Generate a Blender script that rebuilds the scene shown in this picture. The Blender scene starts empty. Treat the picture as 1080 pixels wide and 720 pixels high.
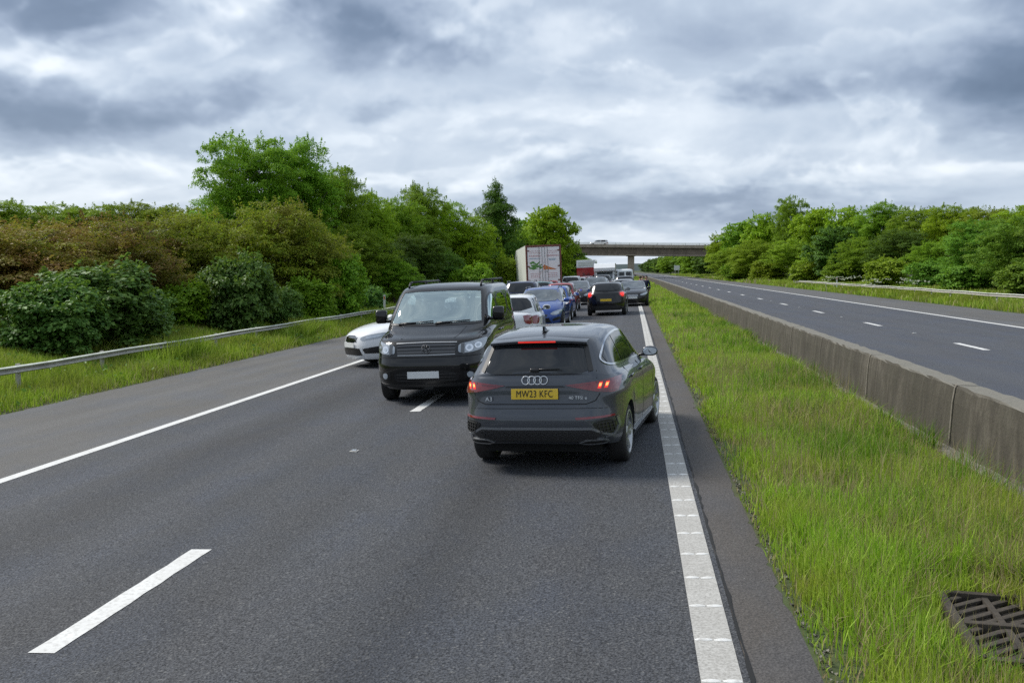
import bpy, bmesh, math, random
import numpy as np
from mathutils import Vector, Matrix
from mathutils.bvhtree import BVHTree
from mathutils.geometry import delaunay_2d_cdt
R = math.radians
PI = math.pi
S = bpy.context.scene
COL = S.collection

# ------------------------------------------------------------------ camera, sky, sun, exposure
cam_data = bpy.data.cameras.new("camera")
cam = bpy.data.objects.new("camera", cam_data)
COL.objects.link(cam)
cam.location = (0, 0, 2.15)
cam.rotation_euler = (R(90 - 4.318), 0, R(7.330))
cam_data.sensor_width = 36.0
cam_data.lens = 36.0 * 1000.0 / 1080.0
cam_data.clip_start = 0.05
cam_data.clip_end = 20000
S.camera = cam

SUN_EL, SUN_AZ = 44.0, 290.0          # azimuth clockwise from +Y: on the left
CLOUD_GAIN = 9.3
world = bpy.data.worlds.new("World")
S.world = world
world.use_nodes = True
world.cycles.sampling_method = 'MANUAL'
world.cycles.sample_map_resolution = 512
wn, wl = world.node_tree.nodes, world.node_tree.links
wn.clear()


def pnoise(u, v, fx, seed):
    """gradient noise, periodic round the horizon: u in turns, fx whole cells per turn; v in cells"""
    g = np.random.default_rng(seed)
    ny = 512
    ang = g.uniform(0, 2 * np.pi, (ny, fx)).astype(np.float32)
    gx, gy = np.cos(ang), np.sin(ang)
    x = u * fx
    xi = np.floor(x).astype(np.int32)
    yi = np.floor(v).astype(np.int32)
    xf, yf = (x - xi).astype(np.float32), (v - yi).astype(np.float32)
    sx, sy = xf * xf * xf * (xf * (xf * 6 - 15) + 10), yf * yf * yf * (yf * (yf * 6 - 15) + 10)
    x0, x1, y0, y1 = xi % fx, (xi + 1) % fx, yi % ny, (yi + 1) % ny
    a = gx[y0, x0] * xf + gy[y0, x0] * yf
    b = gx[y0, x1] * (xf - 1) + gy[y0, x1] * yf
    c = gx[y1, x0] * xf + gy[y1, x0] * (yf - 1)
    d = gx[y1, x1] * (xf - 1) + gy[y1, x1] * (yf - 1)
    return (a + (b - a) * sx) + ((c + (d - c) * sx) - (a + (b - a) * sx)) * sy


def fbm(u, w, fx, octs, rough, seed, kind=0):
    out, amp, tot = 0.0, 1.0, 0.0
    f = fx
    for o in range(octs):
        n = pnoise(u, w * f, f, seed + o * 7)
        if kind: n = np.abs(n) * 1.8 - .45        # billows: rounded lumps with sharp valleys
        out = out + amp * n
        tot += amp
        amp *= rough
        f *= 2
    return out / tot * 1.6


def cloud_map(W=2880, H=620):
    """brightness of the cloud cover; columns run round the horizon (centre = along the road), rows from horizon to zenith"""
    p = ((np.arange(W, dtype=np.float32) + .5) / W - .5) * 2
    az = np.sign(p) * np.abs(p) ** 1.7 * 180.0          # finest straight ahead
    el = ((np.arange(H, dtype=np.float32) + .5) / H) ** 1.5 * 90.0
    az, el = np.meshgrid(az, el)
    u = az / 360.0 + .5
    w = np.log(el + 8.0).astype(np.float32) * .105 + .3          # cloud rows close up towards the horizon
    wx = fbm(u, w, 18, 4, .5, 100) * .010
    wy = fbm(u, w, 18, 4, .5, 200) * .010
    u1, w1 = u + wx, w + wy
    big = fbm(u1, w1, 9, 5, .5, 3)
    lump = -fbm(u1 + wy, w1, 26, 6, .58, 40, 1)
    fine = fbm(u1, w1, 60, 5, .6, 70)
    # hand-placed heavy and thin masses, their edges broken by the same turbulence
    da = fbm(u, w, 30, 6, .6, 300) * 7.0
    de = fbm(u, w, 30, 6, .6, 400) * 2.6
    t = .57 + .24 * big + .19 * lump + .06 * fine
    for a, e, ra, re_, s in CLOUD_MASSES:
        q = ((az + da - a) / ra) ** 2 + ((el + de - e) / re_) ** 2
        t = t + 1.12 * s * np.exp(-q * (1 + .25 * q))
    # three decks of separate clouds: sunlit upper rims, darker bodies
    for k, (fx, thr, gain, sd) in enumerate(((12, .10, .17, 500), (20, .12, .15, 600), (32, .14, .10, 700))):
        d = fbm(u + wx * 1.3, w + wy * 1.3, fx, 7, .55, sd) + .35 * lump
        def st(x, a, b):
            y = np.clip((x - a) / (b - a), 0, 1)
            return y * y * (3 - 2 * y)
        m = st(d, thr - .03, thr + .16)
        rim = m * (1 - st(d, thr + .10, thr + .42))
        up = np.roll(d, -int(6 + 2 * (2 - k)), axis=0)
        lit = np.clip((d - up) * 5, -1, 1)
        t = t + gain * (rim * (.35 + .65 * lit) - .55 * m * (1 - rim) * .8)
    # a paler band low over the horizon
    t = t + .10 * np.exp(-(el / 3.0) ** 2)
    return np.clip(t, 0, 1)


CLOUD_MASSES = [
    (-33, 14, 9, 2.6, -.40), (-35, 8.4, 11, 2.0, -.36), (-25, 9.2, 6, 1.2, -.22), (-15.8, 13.6, 5.0, 2.2, -.42),
    (-31, 11.4, 5, .9, .22), (-20, 14, 3.0, 1.6, .22), (-7.5, 13.2, 3.5, 1.6, .22), (-30, 5.2, 12, .9, .12),
    (20, 10.4, 6.5, 2.2, -.42), (23, 14.6, 4.5, 2, -.26), (9, 10.6, 3.5, 1.2, -.26), (10, 14.6, 8, 1.2, .14),
    (14, 6.6, 8, .8, .10), (3, 4.0, 13, .9, -.26), (-3, 5.8, 5, .8, -.26), (-1, 9.0, 7, 1.8, .16),
    (-4, 1.8, 12, .7, .08), (-14.5, 9.7, 2.2, 0.6, -.22), (-9, 8.9, 4, 1.0, .12),
]


def wmath(op, a, b=None):
    n = wn.new('ShaderNodeMath')
    n.operation = op
    for i, v in enumerate((a, b)):
        if v is None:
            continue
        if isinstance(v, (int, float)):
            n.inputs[i].default_value = v
        else:
            wl.new(v, n.inputs[i])
    return n.outputs[0]


def build_sky():
    """Nishita daylight behind a broken cloud cover whose brightness is computed above"""
    sky = wn.new('ShaderNodeTexSky')
    sky.sky_type = 'NISHITA'
    sky.sun_disc = False
    sky.sun_elevation = R(SUN_EL)
    sky.sun_rotation = R(SUN_AZ)
    sky.air_density = 1.0
    sky.dust_density = 1.5
    m = cloud_map()
    H, W = m.shape
    im = bpy.data.images.new('clouds', W, H, float_buffer=True)
    im.colorspace_settings.name = 'Non-Color'
    px = np.ones((H, W, 4), dtype=np.float32)
    px[..., :3] = m[..., None]
    im.pixels.foreach_set(px.ravel())
    im.update()
    tc = wn.new('ShaderNodeTexCoord')
    sep = wn.new('ShaderNodeSeparateXYZ')
    wl.new(tc.outputs['Generated'], sep.inputs[0])
    x, y, z = sep.outputs
    az = wmath('DIVIDE', wmath('ARCTAN2', x, y), PI)
    el = wmath('DIVIDE', wmath('ARCSINE', wmath('MAXIMUM', z, 0.0)), PI / 2)
    u = wmath('MULTIPLY', wmath('SIGN', az), wmath('POWER', wmath('ABSOLUTE', az), 1 / 1.7))
    u = wmath('ADD', wmath('MULTIPLY', u, .5), .5)
    v = wmath('POWER', el, 1 / 1.5)
    uv = wn.new('ShaderNodeCombineXYZ')
    wl.new(u, uv.inputs[0])
    wl.new(v, uv.inputs[1])
    tex = wn.new('ShaderNodeTexImage')
    tex.image = im
    tex.extension = 'EXTEND'
    tex.interpolation = 'Cubic'
    wl.new(uv.outputs[0], tex.inputs[0])
    ramp = wn.new('ShaderNodeValToRGB')
    cr = ramp.color_ramp
    stops = [(0.0, (.115, .160, .240)), (.20, (.165, .220, .315)), (.40, (.28, .345, .455)),
             (.60, (.43, .505, .61)), (.80, (.61, .675, .755)), (1.0, (.76, .81, .865))]
    cr.elements[0].position, cr.elements[0].color = stops[0][0], (*stops[0][1], 1)
    cr.elements[1].position, cr.elements[1].color = stops[-1][0], (*stops[-1][1], 1)
    for p, c in stops[1:-1]:
        e = cr.elements.new(p)
        e.color = (*c, 1)
    wl.new(tex.outputs[0], ramp.inputs[0])
    gain = wn.new('ShaderNodeVectorMath')
    gain.operation = 'SCALE'
    gain.inputs['Scale'].default_value = CLOUD_GAIN
    wl.new(ramp.outputs[0], gain.inputs[0])
    mix = wn.new('ShaderNodeMix')
    mix.data_type = 'RGBA'
    mix.inputs[0].default_value = 0.92
    wl.new(sky.outputs[0], mix.inputs[6])
    wl.new(gain.outputs[0], mix.inputs[7])
    bg = wn.new('ShaderNodeBackground')
    bg.inputs[1].default_value = 0.1
    wl.new(mix.outputs[2], bg.inputs[0])
    out = wn.new('ShaderNodeOutputWorld')
    wl.new(bg.outputs[0], out.inputs[0])


build_sky()

sun_d = bpy.data.lights.new("sun", 'SUN')
sun = bpy.data.objects.new("sun", sun_d)
COL.objects.link(sun)
sun_d.energy = 2.8
sun_d.angle = R(20)
sun_d.color = (1.0, .955, .88)
_d = Vector((math.sin(R(SUN_AZ)) * math.cos(R(SUN_EL)), math.cos(R(SUN_AZ)) * math.cos(R(SUN_EL)), math.sin(R(SUN_EL))))
sun.rotation_euler = _d.to_track_quat('Z', 'Y').to_euler()
sun.location = _d * 60
vs = S.view_settings
vs.view_transform = 'Standard'
vs.look = 'None'
vs.exposure = 0.46
vs.gamma = 1.0
vs.use_curve_mapping = False
S.cycles.max_bounces = 8
S.cycles.transparent_max_bounces = 12
S.cycles.use_denoising = False
S.cycles.caustics_reflective = False
S.cycles.caustics_refractive = False
S.cycles.sample_clamp_indirect = 4.0

rnd = random.Random(7)
rng = np.random.default_rng(11)


# ------------------------------------------------------------------ tags and small helpers
def tag(o, label=None, cat=None, group=None, kind=None):
    if label: o['label'] = label
    if cat: o['category'] = cat
    if group: o['group'] = group
    if kind: o['kind'] = kind
    return o


def empty(name, loc=(0, 0, 0), rz=0.0, parent=None):
    o = bpy.data.objects.new(name, None)
    COL.objects.link(o)
    o.location = loc
    o.rotation_euler = (0, 0, rz)
    o.empty_display_size = .2
    if parent: o.parent = parent
    return o


def copy_tree(o, parent=None, swap=None):
    c = o.copy()
    COL.objects.link(c)
    c.parent = parent
    if swap and c.type == 'MESH':
        for i, s in enumerate(c.material_slots):
            if s.material and s.material.name in swap:
                s.link = 'OBJECT'
                s.material = swap[s.material.name]
    for ch in list(o.children):
        copy_tree(ch, c, swap)
    return c


def mesh_obj(name, verts, faces, mat=None, parent=None, smooth=False, mats=None, fm=None):
    me = bpy.data.meshes.new(name)
    me.from_pydata([tuple(v) for v in verts], [], [tuple(f) for f in faces])
    for m in (mats or ([mat] if mat else [])):
        me.materials.append(m)
    if fm is not None:
        me.polygons.foreach_set('material_index', list(fm))
    if smooth:
        me.polygons.foreach_set('use_smooth', [True] * len(me.polygons))
    me.update()
    o = bpy.data.objects.new(name, me)
    COL.objects.link(o)
    if parent: o.parent = parent
    return o


def np_mesh(name, V, loops, starts, totals, mat, parent=None, smooth=False):
    me = bpy.data.meshes.new(name)
    me.vertices.add(len(V))
    me.vertices.foreach_set('co', V.astype(np.float32).ravel())
    me.loops.add(len(loops))
    me.loops.foreach_set('vertex_index', loops.astype(np.int32))
    me.polygons.add(len(starts))
    me.polygons.foreach_set('loop_start', starts.astype(np.int32))
    me.update(calc_edges=True)
    if smooth:
        me.polygons.foreach_set('use_smooth', np.ones(len(starts), dtype=bool))
    if mat: me.materials.append(mat)
    return me


class MB:
    """collects simple solids and links them as one mesh object"""
    def __init__(self):
        self.v, self.f, self.m = [], [], []
        self.cur = 0

    def add(self, v, f):
        b = len(self.v)
        self.v += [tuple(p) for p in v]
        self.f += [tuple(i + b for i in q) for q in f]
        self.m += [self.cur] * len(f)
        return self

    def box(self, c, s, rot=None, bev=0.0):
        bm = bmesh.new()
        bmesh.ops.create_cube(bm, size=1.0)
        for v in bm.verts:
            v.co = Vector((v.co.x * s[0], v.co.y * s[1], v.co.z * s[2]))
        if bev > 0:
            bmesh.ops.bevel(bm, geom=bm.edges[:], offset=min(bev, min(s) * .45), segments=2, affect='EDGES', profile=.6)
        M = Matrix.Translation(c)
        if rot: M = M @ rot
        bm.verts.index_update()
        self.add([M @ v.co for v in bm.verts], [[v.index for v in f.verts] for f in bm.faces])
        bm.free()
        return self

    def tube(self, p, q, r0, r1=None, n=10, cap=True):
        r1 = r0 if r1 is None else r1
        p, q = Vector(p), Vector(q)
        d = (q - p).normalized()
        a = d.orthogonal().normalized()
        b = d.cross(a)
        v, f = [], []
        for c, r in ((p, r0), (q, r1)):
            for k in range(n):
                t = 2 * PI * k / n
                v.append(c + a * math.cos(t) * r + b * math.sin(t) * r)
        for k in range(n):
            k2 = (k + 1) % n
            f.append((k, k2, n + k2, n + k))
        if cap:
            f.append(tuple(reversed(range(n))))
            f.append(tuple(range(n, 2 * n)))
        return self.add(v, f)

    def lathe(self, prof, n=32, M=None, close=False):
        v, f = [], []
        for (r, z) in prof:
            for k in range(n):
                t = 2 * PI * k / n
                v.append(Vector((r * math.cos(t), r * math.sin(t), z)))
        L = len(prof)
        for i in range(L if close else L - 1):
            for k in range(n):
                i2 = (i + 1) % L
                f.append((i * n + k, i * n + (k + 1) % n, i2 * n + (k + 1) % n, i2 * n + k))
        if M: v = [M @ p for p in v]
        return self.add(v, f)

    def prism(self, pts, h0, h1, M=None):
        n = len(pts)
        v = [Vector((p[0], p[1], h0)) for p in pts] + [Vector((p[0], p[1], h1)) for p in pts]
        f = [tuple(reversed(range(n))), tuple(range(n, 2 * n))]
        f += [(k, (k + 1) % n, n + (k + 1) % n, n + k) for k in range(n)]
        if M: v = [M @ p for p in v]
        return self.add(v, f)

    def build(self, name, mat, parent=None, smooth=False, mats=None, auto=None):
        o = mesh_obj(name, self.v, self.f, mat, parent, smooth, mats, self.m if mats else None)
        if auto:
            o.data.polygons.foreach_set('use_smooth', [True] * len(o.data.polygons))
            o.data.set_sharp_from_angle(angle=R(auto))
        return o


# ------------------------------------------------------------------ materials
MAT = {}


def nt(name):
    m = bpy.data.materials.new(name)
    m.use_nodes = True
    t = m.node_tree
    t.nodes.clear()
    out = t.nodes.new('ShaderNodeOutputMaterial')
    b = t.nodes.new('ShaderNodeBsdfPrincipled')
    t.links.new(b.outputs[0], out.inputs[0])
    MAT[name] = m
    return m, t, b, out


def tnode(t, typ, **kw):
    n = t.nodes.new(typ)
    for k, v in kw.items():
        if k.startswith('i_'):
            n.inputs[k[2:].replace('_', ' ')].default_value = v
        else:
            setattr(n, k, v)
    return n


def ramp(t, fac, stops, interp='LINEAR'):
    r = t.nodes.new('ShaderNodeValToRGB')
    cr = r.color_ramp
    cr.interpolation = interp
    cr.elements[0].position, cr.elements[0].color = stops[0][0], (*stops[0][1], 1)
    cr.elements[1].position, cr.elements[1].color = stops[-1][0], (*stops[-1][1], 1)
    for p, c in stops[1:-1]:
        cr.elements.new(p).color = (*c, 1)
    t.links.new(fac, r.inputs[0])
    return r.outputs[0]


def tnoise(t, vec, scale, detail=4, rough=.55, dist=0.0):
    n = t.nodes.new('ShaderNodeTexNoise')
    n.inputs['Scale'].default_value = scale
    n.inputs['Detail'].default_value = detail
    n.inputs['Roughness'].default_value = rough
    n.inputs['Distortion'].default_value = dist
    if vec: t.links.new(vec, n.inputs['Vector'])
    return n.outputs['Fac']


def tmix(t, fac, a, b, blend='MIX'):
    m = t.nodes.new('ShaderNodeMix')
    m.data_type = 'RGBA'
    m.blend_type = blend
    for sock, v in ((m.inputs[0], fac), (m.inputs[6], a), (m.inputs[7], b)):
        if isinstance(v, (int, float)):
            sock.default_value = v
        elif isinstance(v, tuple):
            sock.default_value = (*v, 1)
        else:
            t.links.new(v, sock)
    return m.outputs[2]


def tmath(t, op, a, b=None, clamp=False):
    n = t.nodes.new('ShaderNodeMath')
    n.operation = op
    n.use_clamp = clamp
    for i, v in enumerate((a, b)):
        if v is None: continue
        if isinstance(v, (int, float)): n.inputs[i].default_value = v
        else: t.links.new(v, n.inputs[i])
    return n.outputs[0]


def tpos(t, scale=(1, 1, 1)):
    g = t.nodes.new('ShaderNodeNewGeometry')
    m = t.nodes.new('ShaderNodeMapping')
    m.inputs['Scale'].default_value = scale
    t.links.new(g.outputs['Position'], m.inputs[0])
    return m.outputs[0]


def tobj(t, scale=(1, 1, 1)):
    g = t.nodes.new('ShaderNodeTexCoord')
    m = t.nodes.new('ShaderNodeMapping')
    m.inputs['Scale'].default_value = scale
    t.links.new(g.outputs['Object'], m.inputs[0])
    return m.outputs[0]


def tbump(t, b, h, strength, dist=.01):
    n = t.nodes.new('ShaderNodeBump')
    n.inputs['Strength'].default_value = strength
    n.inputs['Distance'].default_value = dist
    t.links.new(h, n.inputs['Height'])
    t.links.new(n.outputs[0], b.inputs['Normal'])


def simple(name, col, rough=.5, metal=0.0, coat=0.0, spec=.5, dirt=0.0):
    m, t, b, o = nt(name)
    b.inputs['Base Color'].default_value = (*col, 1)
    b.inputs['Roughness'].default_value = rough
    b.inputs['Metallic'].default_value = metal
    b.inputs['Coat Weight'].default_value = coat
    b.inputs['Coat Roughness'].default_value = .04
    b.inputs['Specular IOR Level'].default_value = spec
    if dirt > 0:
        v = tobj(t)
        n = tnoise(t, v, 2.5, 6, .6)
        d = tuple(.55 * c + .45 * k * .6 for c, k in zip(col, (.17, .15, .12)))
        t.links.new(tmix(t, tmath(t, 'MULTIPLY', n, dirt), col, d), b.inputs['Base Color'])
        r = tmath(t, 'ADD', tmath(t, 'MULTIPLY', n, dirt * .35), rough)
        t.links.new(r, b.inputs['Roughness'])
    return m


def paint(name, col, metal=.35, rough=.32, dust=1.0):
    """car paint: flaky base under a clear coat, a film of road dust low on the sides"""
    m, t, b, o = nt(name)
    v = tobj(t)
    n = tnoise(t, v, 3.0, 6, .6)
    sep = t.nodes.new('ShaderNodeSeparateXYZ')
    t.links.new(v, sep.inputs[0])
    low = tmath(t, 'SUBTRACT', .75, sep.outputs[2], clamp=True)
    dustf = tmath(t, 'MULTIPLY', tmath(t, 'ADD', tmath(t, 'MULTIPLY', low, .45 * dust), .04 * dust), n, clamp=True)
    t.links.new(tmix(t, dustf, col, (.13, .12, .10)), b.inputs['Base Color'])
    b.inputs['Metallic'].default_value = 0.0 if name == 'paint_black' else metal
    b.inputs['Specular IOR Level'].default_value = .12
    t.links.new(tmath(t, 'ADD', tmath(t, 'MULTIPLY', dustf, .4), rough), b.inputs['Roughness'])
    b.inputs['Coat Weight'].default_value = .9
    t.links.new(tmath(t, 'ADD', tmath(t, 'MULTIPLY', n, .06), .02), b.inputs['Coat Roughness'])
    fl = tnoise(t, v, 900, 1, .5)
    tbump(t, b, fl, .04, .001)
    return m


def glow(name, col, strength, base=None, rough=.15):
    m, t, b, o = nt(name)
    b.inputs['Base Color'].default_value = (*(base or col), 1)
    b.inputs['Emission Color'].default_value = (*col, 1)
    b.inputs['Emission Strength'].default_value = strength
    b.inputs['Roughness'].default_value = rough
    return m


def make_materials():
    simple('tyre_rubber', (.018, .018, .019), .75, dirt=.5)
    simple('dark_plastic', (.02, .02, .021), .45, dirt=.35)
    simple('black_gloss', (.008, .008, .009), .12, coat=.5)
    simple('black_trim', (.012, .012, .013), .3)
    simple('seam', (.004, .004, .004), .8)
    simple('chrome', (.72, .73, .74), .12, 1.0)
    simple('alloy', (.50, .51, .52), .28, .9, dirt=.4)
    simple('dark_alloy', (.16, .16, .165), .35, .8, dirt=.3)
    simple('brake_disc', (.2, .19, .18), .4, .9)
    simple('lamp_reflector', (.75, .77, .8), .12, .8, coat=1.0)
    simple('lamp_clear', (.50, .55, .60), .06, .2, coat=1.0)
    simple('lamp_dark', (.08, .085, .09), .1, .3, coat=1.0)
    simple('red_lens', (.20, .008, .016), .14, coat=1.0)
    simple('dark_red_lens', (.10, .006, .010), .14, coat=1.0)
    simple('amber_lens', (.6, .2, .02), .15, coat=1.0)
    glow('lit_red', (1.0, .05, .03), .5, (.6, .02, .02))
    glow('lit_core', (1.0, .36, .10), 1.2, (.9, .3, .1))
    simple('plate_yellow', (.78, .52, .03), .35, coat=.3)
    simple('plate_white', (.72, .73, .72), .35, coat=.3)
    simple('plate_black', (.01, .01, .01), .5)
    simple('badge', (.66, .68, .70), .25, .6)
    simple('mirror_glass', (.55, .58, .6), .03, 1.0)
    simple('seat_fabric', (.05, .05, .055), .9)
    simple('cabin_plastic', (.07, .07, .075), .6)
    simple('cabin_lining', (.32, .32, .31), .8)
    simple('black_steel', (.02, .02, .022), .5, .3)
    # tinted glass that is too dark to see through
    m, t, b, o = nt('privacy_glass')
    b.inputs['Base Color'].default_value = (.012, .014, .016, 1)
    b.inputs['Roughness'].default_value = .04
    b.inputs['Specular IOR Level'].default_value = .55
    b.inputs['Coat Weight'].default_value = .0
    n = tnoise(t, tobj(t), 7, 4, .6)
    t.links.new(tmath(t, 'ADD', tmath(t, 'MULTIPLY', n, .06), .01), b.inputs['Roughness'])
    m, t, b, o = nt('car_glass')
    n = tnoise(t, tobj(t), 2.2, 3, .5)
    t.links.new(ramp(t, n, [(.35, (.018, .024, .027)), (.62, (.075, .092, .10))]), b.inputs['Base Color'])
    b.inputs['Roughness'].default_value = .03
    b.inputs['Coat Weight'].default_value = 1.0
    b.inputs['Specular IOR Level'].default_value = .6
    # clear glass
    m, t, b, o = nt('clear_glass')
    tr = tnode(t, 'ShaderNodeBsdfTransparent')
    tr.inputs[0].default_value = (.72, .80, .78, 1)
    gl = tnode(t, 'ShaderNodeBsdfGlossy')
    gl.inputs['Roughness'].default_value = .02
    gl.inputs['Color'].default_value = (.86, 1, .97, 1)
    fr = tnode(t, 'ShaderNodeFresnel')
    fr.inputs[0].default_value = 1.55
    ms = tnode(t, 'ShaderNodeMixShader')
    f2 = tmath(t, 'ADD', tmath(t, 'MULTIPLY', fr.outputs[0], 1.5), .36, clamp=True)
    t.links.new(f2, ms.inputs[0])
    t.links.new(tr.outputs[0], ms.inputs[1])
    t.links.new(gl.outputs[0], ms.inputs[2])
    t.links.new(ms.outputs[0], o.inputs[0])
    t.nodes.remove(b)
    for nm, c, mt in (('paint_dark_grey', (.064, .071, .084), .5), ('paint_black', (.003, .003, .0035), .0), ('paint_white', (.78, .79, .80), .0),
                      ('paint_blue', (.025, .075, .30), .4), ('paint_bright_blue', (.03, .12, .48), .4), ('paint_navy', (.02, .028, .075), .35),
                      ('paint_red', (.34, .018, .018), .2), ('paint_silver', (.42, .43, .44), .7), ('paint_grey', (.14, .145, .15), .6),
                      ('paint_charcoal', (.03, .032, .036), .4), ('paint_teal', (.10, .20, .20), .3), ('paint_maroon', (.14, .015, .02), .3)):
        paint(nm, c, mt, dust=.3 if nm == 'paint_black' else 1.0)

    # --- asphalt of the running lanes
    def asphalt(name, lo, hi, warm, speck, bump=.6):
        m, t, b, o = nt(name)
        p = tpos(t)
        grain = tnoise(t, p, 55, 5, .8)
        fine = tnode(t, 'ShaderNodeTexVoronoi')
        fine.inputs['Scale'].default_value = 62
        t.links.new(p, fine.inputs['Vector'])
        patch = tnoise(t, tpos(t, (1, .35, 1)), .8, 6, .6, .4)
        blue = tnoise(t, tpos(t, (1, .5, 1)), 1.3, 3, .5, .2)
        streak = tnoise(t, tpos(t, (1.6, .03, 1)), 1.0, 3, .5)
        c = ramp(t, grain, [(.40, lo), (.60, hi)])
        c = tmix(t, ramp(t, patch, [(.38, (0, 0, 0)), (.66, (1, 1, 1))]), c, warm, 'MULTIPLY')
        c = tmix(t, tmath(t, 'MULTIPLY', tmath(t, 'SUBTRACT', streak, .35, clamp=True), 1.1), c, (.62, .62, .62), 'MULTIPLY')
        c = tmix(t, ramp(t, blue, [(.45, (0, 0, 0)), (.62, (.8, .8, .8))]), c, (.90, .96, 1.08), 'MULTIPLY')
        st = ramp(t, fine.outputs['Color'], [(.80, (0, 0, 0)), (.90, (1, 1, 1))])
        sp = tmath(t, 'MULTIPLY', st, speck)
        c = tmix(t, sp, c, (.17, .17, .165))
        rare = tnode(t, 'ShaderNodeTexVoronoi')
        rare.inputs['Scale'].default_value = 9
        t.links.new(p, rare.inputs['Vector'])
        chips = tmath(t, 'LESS_THAN', rare.outputs['Distance'], .035)
        c = tmix(t, tmath(t, 'MULTIPLY', chips, .7), c, (.42, .41, .38))
        if name == 'asphalt':
            sx = t.nodes.new('ShaderNodeSeparateXYZ')
            t.links.new(p, sx.inputs[0])
            wob = tmath(t, 'MULTIPLY', tmath(t, 'SUBTRACT', patch, .5), .5)
            xx = tmath(t, 'ADD', sx.outputs[0], wob)
            for (xc, wd, colr) in ((-1.5, .30, (.80, .79, .78)), (-5.4, .32, (.80, .79, .78)), (-.62, .28, (1.12, 1.12, 1.13)), (-2.4, .28, (1.12, 1.12, 1.13)), (-4.55, .28, (1.10, 1.10, 1.12)), (-6.3, .28, (1.10, 1.10, 1.12))):
                q = tmath(t, 'DIVIDE', tmath(t, 'SUBTRACT', xx, xc), wd)
                c = tmix(t, tmath(t, 'POWER', 2.718, tmath(t, 'MULTIPLY', tmath(t, 'MULTIPLY', q, q), -1.0)), c, colr, 'MULTIPLY')
        t.links.new(c, b.inputs['Base Color'])
        b.inputs['Roughness'].default_value = .78
        b.inputs['Specular IOR Level'].default_value = .35
        h = tmath(t, 'ADD', grain, tmath(t, 'MULTIPLY', fine.outputs['Distance'], 1.2))
        tbump(t, b, h, bump, .012)
        return m
    asphalt('asphalt', (.014, .015, .018), (.104, .109, .119), (.94, .90, .86), .5)
    asphalt('shoulder_asphalt', (.082, .080, .078), (.155, .150, .145), (.90, .88, .84), .25)
    asphalt('strip_asphalt', (.055, .050, .046), (.115, .104, .096), (.85, .80, .74), .20, .4)
    asphalt('far_asphalt', (.050, .054, .064), (.098, .103, .116), (.95, .92, .9), .20)
    # --- thermoplastic road paint
    m, t, b, o = nt('road_paint')
    p = tpos(t)
    w = tnoise(t, p, 28, 5, .65)
    w2 = tnoise(t, p, 3, 4, .6)
    c = ramp(t, w, [(.28, (.42, .41, .39)), (.52, (.70, .70, .68))])
    c = tmix(t, ramp(t, w2, [(.35, (0, 0, 0)), (.75, (.5, .5, .5))]), c, (.46, .45, .42))
    t.links.new(c, b.inputs['Base Color'])
    b.inputs['Roughness'].default_value = .65
    tbump(t, b, w, .25, .004)
    m, t, b, o = nt('worn_road_paint')
    p = tpos(t)
    w = tnoise(t, p, 60, 5, .7)
    w2 = tnoise(t, p, 2, 4, .6)
    c = ramp(t, w, [(.30, (.22, .21, .19)), (.62, (.50, .49, .46))])
    c = tmix(t, ramp(t, w2, [(.3, (0, 0, 0)), (.8, (.45, .45, .45))]), c, (.27, .255, .23))
    t.links.new(c, b.inputs['Base Color'])
    b.inputs['Roughness'].default_value = .75
    tbump(t, b, w, .35, .004)
    # --- soil under the grass
    m, t, b, o = nt('soil')
    p = tpos(t)
    n = tnoise(t, p, 6, 6, .65)
    n2 = tnoise(t, p, .25, 4, .5)
    c = ramp(t, n, [(.3, (.028, .036, .012)), (.7, (.075, .085, .030))])
    c = tmix(t, ramp(t, n2, [(.45, (0, 0, 0)), (.7, (1, 1, 1))]), c, (.045, .08, .018))
    t.links.new(c, b.inputs['Base Color'])
    b.inputs['Roughness'].default_value = .95
    tbump(t, b, n, .8, .05)
    m, t, b, o = nt('field_grass')
    p = tpos(t)
    n = tnoise(t, p, 1.5, 6, .7)
    n2 = tnoise(t, p, .03, 3, .5)
    c = ramp(t, n, [(.3, (.05, .09, .018)), (.7, (.11, .17, .035))])
    c = tmix(t, n2, c, (.06, .10, .03))
    t.links.new(c, b.inputs['Base Color'])
    b.inputs['Roughness'].default_value = .95
    # --- concretes
    m, t, b, o = nt('barrier_concrete')
    p = tpos(t)
    st = tnoise(t, tpos(t, (3, 3.0, .7)), 1.6, 8, .68, .6)
    gr = tnoise(t, p, 30, 4, .7)
    bl = tnoise(t, p, 1.2, 5, .6)
    c = ramp(t, st, [(.30, (.038, .032, .023)), (.50, (.070, .060, .044)), (.76, (.150, .134, .105))])
    c = tmix(t, ramp(t, bl, [(.4, (0, 0, 0)), (.7, (.7, .7, .7))]), c, (.055, .050, .034))
    c = tmix(t, .5, c, ramp(t, gr, [(.25, (.45, .45, .45)), (.7, (1.2, 1.2, 1.2))]), 'MULTIPLY')
    # upward faces are mixed to a paler tone
    sp = tnode(t, 'ShaderNodeSeparateXYZ')
    t.links.new(tpos(t), sp.inputs[0])
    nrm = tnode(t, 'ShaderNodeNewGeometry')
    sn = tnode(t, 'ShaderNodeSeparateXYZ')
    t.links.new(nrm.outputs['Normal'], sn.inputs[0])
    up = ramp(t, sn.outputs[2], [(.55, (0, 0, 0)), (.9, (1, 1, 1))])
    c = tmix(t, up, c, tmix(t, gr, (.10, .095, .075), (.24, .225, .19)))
    t.links.new(c, b.inputs['Base Color'])
    b.inputs['Roughness'].default_value = .9
    tbump(t, b, tmath(t, 'ADD', gr, st), .5, .02)

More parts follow.
